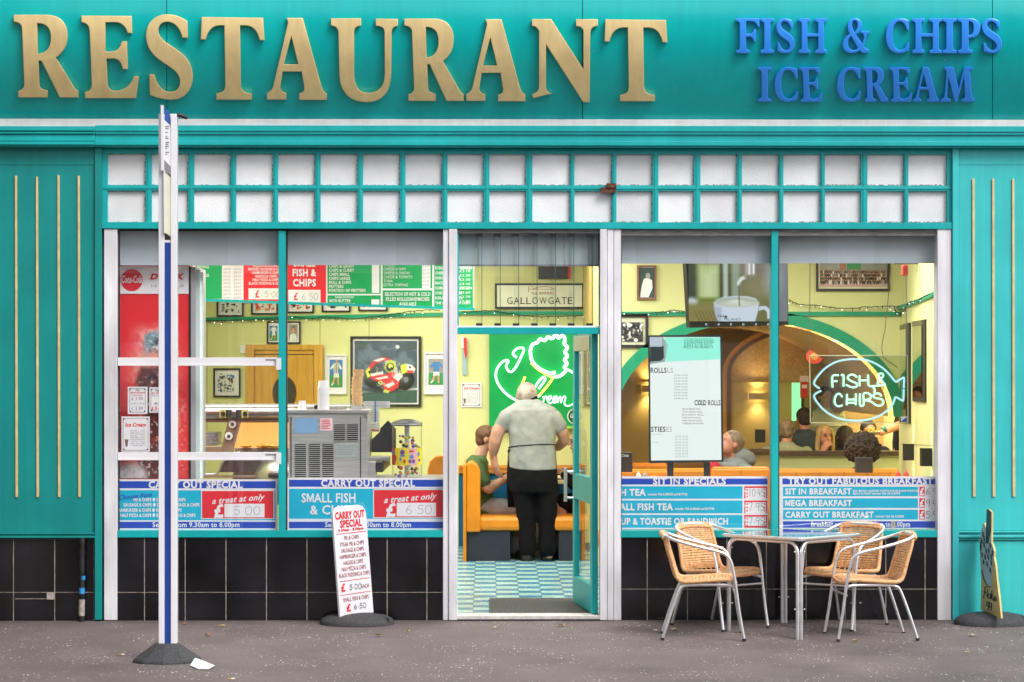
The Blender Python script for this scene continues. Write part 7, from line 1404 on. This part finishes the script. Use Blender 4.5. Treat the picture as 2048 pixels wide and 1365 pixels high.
m = MB(); m.ell(hc+Rv @ Vector((0, .03, .04)), (.093, .10, .088), HR['brown'], 16, 10, Rv); m.ell(hc+Rv @ Vector((0, .062, -.01)), (.078, .066, .07), HR['brown'], 14, 9, Rv); m.ell(hc+Rv @ Vector((0, -.06, .075)), (.07, .055, .038), HR['brown'], 12, 8, Rv); blob(m, 'hair', boy, .008, 2)
m = MB(); rings(m, Y, [(957, 910, 14, 0, .075), (954, 920, 21, 0, .17), (952, 932, 24, 0, .21), (955, 960, 26, 0, .19), (962, 995, 27, 0, .18), (970, 1025, 29, 0, .18)], CL['green']); chain(m, [(p(951, 930, -.18), .078), (p(959, 952, -.24), .07), (p(966, 962, -.25), .064)], CL['green']); chain(m, [(p(951, 930, .18), .078), (p(966, 960, .25), .064)], CL['green']); blob(m, 'shirt', boy, .010, 5)
m = MB(); chain(m, [(p(968, 1014, -.09), .095), (p(1032, 1019, -.11), .083)], CL['shorts']); chain(m, [(p(968, 1014, .09), .095), (p(1036, 1019, .12), .083)], CL['shorts']); blob(m, 'shorts', boy, .010, 4)
m = MB(); chain(m, [(p(1031, 1075, -.1), .046), (p(1030, 1100, -.1), .05), (p(1045, 1110, -.1), .045)], CL['sock']); chain(m, [(p(1024, 1080, .12), .046), (p(1024, 1100, .12), .05), (p(1040, 1106, .12), .045)], CL['sock']); blob(m, 'shoe', boy, .009, 3)
# ---- person with long dark hair on the right bench
p = lambda x, y, dy=0: P(x, y, Y+dy)
m = MB(); hc = p(1159, 885); L = head(m, hc, .112, rad(-78)); chain(m, [(p(1164, 900), .046), (p(1170, 918), .056)], 'skin'); rings(m, Y, [(1171, 924, 18, 0, .09), (1168, 1015, 20, 0, .09)], 'skin')
chain(m, [(p(1168, 936, -.18), .045), (p(1148, 970, -.2), .04), (p(1126, 947, -.16), .03), (p(1121, 942, -.15), .026)], 'skin'); hand(m, p(1122, 942, -.15), (-1, .1, .5), (0, 0, -1), .92, .6, thumb=-1); chain(m, [(p(1168, 936, .18), .045), (p(1128, 955, .15), .028)], 'skin')
for dy in (-.1, .1): chain(m, [(p(1165, 1012, dy), .08), (p(1124, 1006, dy), .06), (p(1122, 1090, dy), .04)], 'skin')
girl = blob(m, 'person', None, .007, 4, loc=p(1165, 1028)); tag(girl, 'person with long dark hair and black top on the right bench, facing left', 'person'); Rv = Matrix.Rotation(rad(-78), 3, 'Z'); face(L, .112, girl, Rv)
m = MB(); m.ell(hc+Rv @ Vector((0, .035, .035)), (.093, .10, .09), HR['dark'], 16, 10, Rv); chain(m, [(p(1156, 872, -.08), .035), (p(1158, 910, -.10), .04), (p(1155, 945, -.14), .045), (p(1154, 975, -.15), .03)], HR['dark']); chain(m, [(p(1172, 890, 0), .07), (p(1180, 940, 0), .08), (p(1178, 975, 0), .06)], HR['dark']); blob(m, 'hair', girl, .009, 3)
m = MB(); rings(m, Y, [(1171, 914, 14, 0, .075), (1172, 926, 21, 0, .18), (1172, 950, 22, 0, .17), (1168, 1020, 26, 0, .17)], CL['black']); chain(m, [(p(1168, 934, -.17), .06), (p(1149, 972, -.2), .052), (p(1130, 951, -.17), .043)], CL['black']); chain(m, [(p(1168, 934, .17), .06), (p(1140, 965, .2), .05)], CL['black']); chain(m, [(p(1166, 1012, -.1), .1), (p(1130, 1004, -.1), .085)], CL['black']); chain(m, [(p(1166, 1012, .1), .1), (p(1132, 1004, .1), .085)], CL['black']); blob(m, 'dress', girl, .010, 4)
# a plate on their table
c = P(1115, 958, 4.4); m = MB(); m.lathe(((.05, 0), (.1, .012), (.102, .015), (.05, .006), (0, .006)), (c.x, c.y, zt2+.002), PAINTW, 20); tag(m.build('plate', loc=c, smooth=50), 'white plate on the booth table by the person in black', 'plate')

# ---- diners beyond the benches
def diner(px, py, Y, face_deg, top, hair, style, label, r=.118, sh=None, lean=0, skin='skin', w_=.2, pitch=0, arms=(), showface=False):
    c = P(px, py, Y); m = MB(); yaw = rad(face_deg); Rv = Matrix.Rotation(yaw, 3, 'Z'); S = .86 if Y > 5 else 1; r = r*S; D = lambda x, y, z: c+Rv @ Vector((x*S, y*S, z*S)); L = head(m, c, r, yaw, pitch, skin)
    ax, ay = lean, 0
    m.caps(D(0, .03, -.08), D(lean, .06, -.21), .05, .06, skin); m.caps(D(lean, .06, -.25), D(lean*2, .08, -.62), .1, .11, skin)
    for s_ in (-1, 1):
        sh_ = D(lean+s_*w_, .06, -.29); el = D(lean+s_*(w_+.06), .02, -.55); ha = D(lean+s_*.1, -.25, -.52); m.caps(sh_, el, .048, .042, skin); m.caps(el, ha, .042, .028, skin); hand(m, ha, Rv @ Vector((-s_*.5, -1, 0)), (0, 0, -1), 1, .6, skin, -s_)
        m.caps(D(lean*2+s_*.09, .05, -.66), D(lean*2+s_*.12, -.36, -.66), .075, .055, skin); m.caps(D(lean*2+s_*.12, -.36, -.66), D(lean*2+s_*.12, -.34, -1.05), .05, .04, skin)
    o = blob(m, 'person', None, .0085, 4, loc=c+Vector((0, 0, -.7))); tag(o, label, 'person')
    m = MB(); V = []
    def ring(x, y, z, a, b): V.append((x, y, z, a, b))
    for x, y, z, a, b in ((lean*.8, .05, -.115, .072, .074), (lean, .06, -.155, .125, .095), (lean, .06, -.19, w_-.01, .11), (lean, .06, -.25, w_+.03, .125), (lean*1.4, .07, -.45, w_+.01, .13), (lean*2, .08, -.68, w_-.005, .13)): V += [D(x+a*math.cos(6.2832*i/20), y+b*math.sin(6.2832*i/20), z) for i in range(20)]
    m.add(V, [(j*20+i, j*20+(i+1) % 20, (j+1)*20+(i+1) % 20, (j+1)*20+i) for j in range(5) for i in range(20)]+[tuple(range(20)), tuple(100+i for i in range(20))], top)
    for s_ in (-1, 1):
        sh_ = D(lean+s_*w_*.97, .06, -.245); el = D(lean+s_*(w_+.06), .02, -.55); ha = D(lean+s_*.13, -.19, -.525); m.caps(sh_, el, .072, .058, top); m.caps(el, ha, .056, .043, top)
    blob(m, 'top', o, .012, 4)
    m = MB()
    for s_ in (-1, 1): m.caps(D(lean*2+s_*.09, .05, -.68), D(lean*2+s_*.12, -.36, -.66), .092, .07, CL['navy']); m.caps(D(lean*2+s_*.12, -.36, -.66), D(lean*2+s_*.12, -.34, -1.0), .065, .055, CL['navy'])
    blob(m, 'trousers', o, .014, 3)
    H = MB(); h_ = HR[hair]; Rh = Rv @ Matrix.Rotation(pitch, 3, 'X'); E = lambda x, y, z: c+Rh @ Vector((x*r, y*r, z*r))
    if style in ('short', 'long'): H.ell(E(0, .22, .36), (.80*r, .88*r, .76*r), h_, 16, 10, Rh); H.ell(E(0, .52, -.1), (.68*r, .5*r, .6*r), h_, 14, 9, Rh)
    if style == 'long':
        for s_ in (-1, 1): H.caps(E(.52*s_, -.25, .55), E(.74*s_, -.05, -.2), .26*r, .27*r, h_); H.caps(E(.74*s_, -.05, -.2), E(.76*s_, .0, -1.25), .28*r, .27*r, h_)
        H.caps(E(0, .6, .1), E(0, .65, -1.3), .6*r, .55*r, h_)
    if style == 'curly':
        for i in range(330):
            a = R.uniform(0, 6.28); z = R.uniform(-.9, 1); q = math.sqrt(max(0, 1-z*z)); x, y, z = 1.08*q*math.cos(a), 1.06*q*math.sin(a)+.2, .3+.95*z
            if y < -.45 and z < .5: continue
            H.ell(E(x, y, z), R.uniform(.08, .15)*r, h_, 8, 6)
        H.ell(E(0, .2, .3), (1.08*r, 1.02*r, 1.0*r), h_, 16, 10, Rh)
    ho = blob(H, 'hair', o, .0085 if style != 'curly' else .006, 3 if style != 'curly' else 2)
    if style == 'curly': d_ = ho.modifiers.new('Curls', 'DISPLACE'); d_.texture = CURL; d_.strength = .045; d_.mid_level = .5; d_.texture_coords = 'GLOBAL'
    if showface: face(L, r, o, Rv)
    return o, D
hd_, D = diner(1459, 888, 3.35, -62, CL['hood'], 'greyh', 'short', 'hooded person in grey leaning behind the menu screen, face hidden', lean=.0, skin='skin_ruddy', pitch=-.45, w_=.2)
m = MB(); c = D(0, .12, -.12); m.ell(c, (.14, .11, .085), CL['hood'], 14, 9, Matrix.Rotation(.3, 3, 'Y')); m.caps(D(-.12, -.02, -.2), D(.1, .0, -.2), .05, .05, CL['hood']); blob(m, 'hood', hd_, .011, 4); m = MB(); m.caps(D(-.05, -.13, -.22), D(-.05, -.14, -.36), .075, .07, CL['redtop']); blob(m, 'red_top', hd_, .012, 3)
diner(1574, 863, 5.6, 165, CL['sage'], 'greyh', 'short', 'person with short greying hair and sage shirt seen from behind, left of the blond diner', w_=.23, skin='skin_ruddy')
diner(1607, 838, 6.05, 190, CL['slate'], 'dark', 'short', 'dark haired person in a slate blue jacket seen from behind under the fish sign corner', skin='skin_ruddy', w_=.24)
bl_, D = diner(1650, 873, 5.55, 14, CL['navy'], 'blond', 'long', 'blond person in a navy jacket facing the window with a hand at the chin', showface=True, skin='skin_ruddy', r=.116)
m = MB(); m.caps(D(-.26, -.06, -.42), D(-.085, -.13, -.18), .042, .032, 'skin_ruddy'); hand(m, D(-.085, -.13, -.18), (.3, -.1, .6), (.6, .5, 0), .95, .9, 'skin_ruddy'); blob(m, 'raised_hand', bl_, .006, 3)
diner(1690, 874, 5.9, 175, CL['slate'], 'dark', 'long', 'person with dark wavy hair seen from behind beside the blond diner')
diner(1738, 864, 6.0, 10, CL['navy'], 'dark', 'short', 'dark haired person facing the window behind the curly haired diner', skin='skin_ruddy', showface=True)
cu, D = diner(1725, 906, 3.3, 172, CL['navy'], 'curly', 'curly', 'curly haired person seen from behind with a white spotted scarf', r=.135, skin='skin_ruddy', w_=.23)
m = MB(); SPOT = ps('spotted_scarf', 225, 218, 205); m.caps(D(-.03, .08, -.2), D(-.20, .12, -.29), .085, .06, SPOT); m.caps(D(-.20, .12, -.29), D(-.30, .1, -.36), .06, .035, SPOT); o = blob(m, 'scarf', cu, .01, 3)
DOT = ps('scarf_dot', 140, 45, 50)
for x, y, z in ((-.10, .2, -.21), (-.16, .195, -.27), (-.06, .19, -.27), (-.22, .18, -.31), (-.12, .19, -.31)): m = MB(); m.ell(D(x, y, z), (.011, .006, .011), DOT, 8, 6); m.build('scarf_spot', o)
# server's arm with a plate, and the server behind the fish sign
sv, D = diner(1822, 800, 5.8, 95, CL['black'], 'dark', 'short', 'server in black reaching in from the right with a green rimmed plate', skin='skin_ruddy')
m = MB(); a, b, w3 = P(1806, 848, 5.75), P(1782, 858, 5.6), P(1763, 866, 5.5); m.caps(P(1822, 838, 5.8), a, .05, .046, 'skin_ruddy'); m.caps(a, w3, .046, .03, 'skin_ruddy'); hand(m, w3, (-1, 0, -.15), (0, 0, 1), 1, .35, 'skin_ruddy'); blob(m, 'forearm', sv, .006, 3)
m = MB(); c = P(1768, 862, 5.52); m.tube([c+Vector((-.02, 0, .004)), c+Vector((.02, 0, .018))], .036, ps('wristband_green', 40, 110, 95), 12); m.build('wristband', sv, smooth=50)
c = P(1737, 868, 5.5); r_ = thing('served_plate', c, 'green rimmed plate of chips held out by the server', 'plate'); m = MB(); m.lathe(((.05, 0), (.115, .015), (.118, .02), (.05, .008), (0, .008)), (c.x, c.y, c.z), ps('plate_green', 150, 190, 165), 22); m.build('plate', r_, smooth=50)
for i in range(9):
    m = MB(); a = c+Vector((R.uniform(-.05, .05), R.uniform(-.04, .04), .02+R.uniform(0, .02))); m.tube([a, a+Vector((R.uniform(-.03, .03), R.uniform(-.03, .03), R.uniform(0, .03)))], .007, ps('chip_gold', 225, 170, 60) if 'chip_gold' not in MATS else 'chip_gold', 5); m.build('chip', r_)
sv2, D = diner(1652, 795, 6.45, 20, CL['white'], 'dark', 'short', 'server in white shirt and olive apron standing behind the fish sign', skin='skin_ruddy', w_=.21)
m = MB(); V = [D(x, y, z) for z in (-.33, -.8) for x, y in ((-.16, -.09), (-.08, -.13), (.08, -.13), (.16, -.09))]; m.add(V, [(0, 1, 5, 4), (1, 2, 6, 5), (2, 3, 7, 6)], CL['apron']); o = m.build('apron', sv2, smooth=60); q = o.modifiers.new('Solid', 'SOLIDIFY'); q.thickness = .01
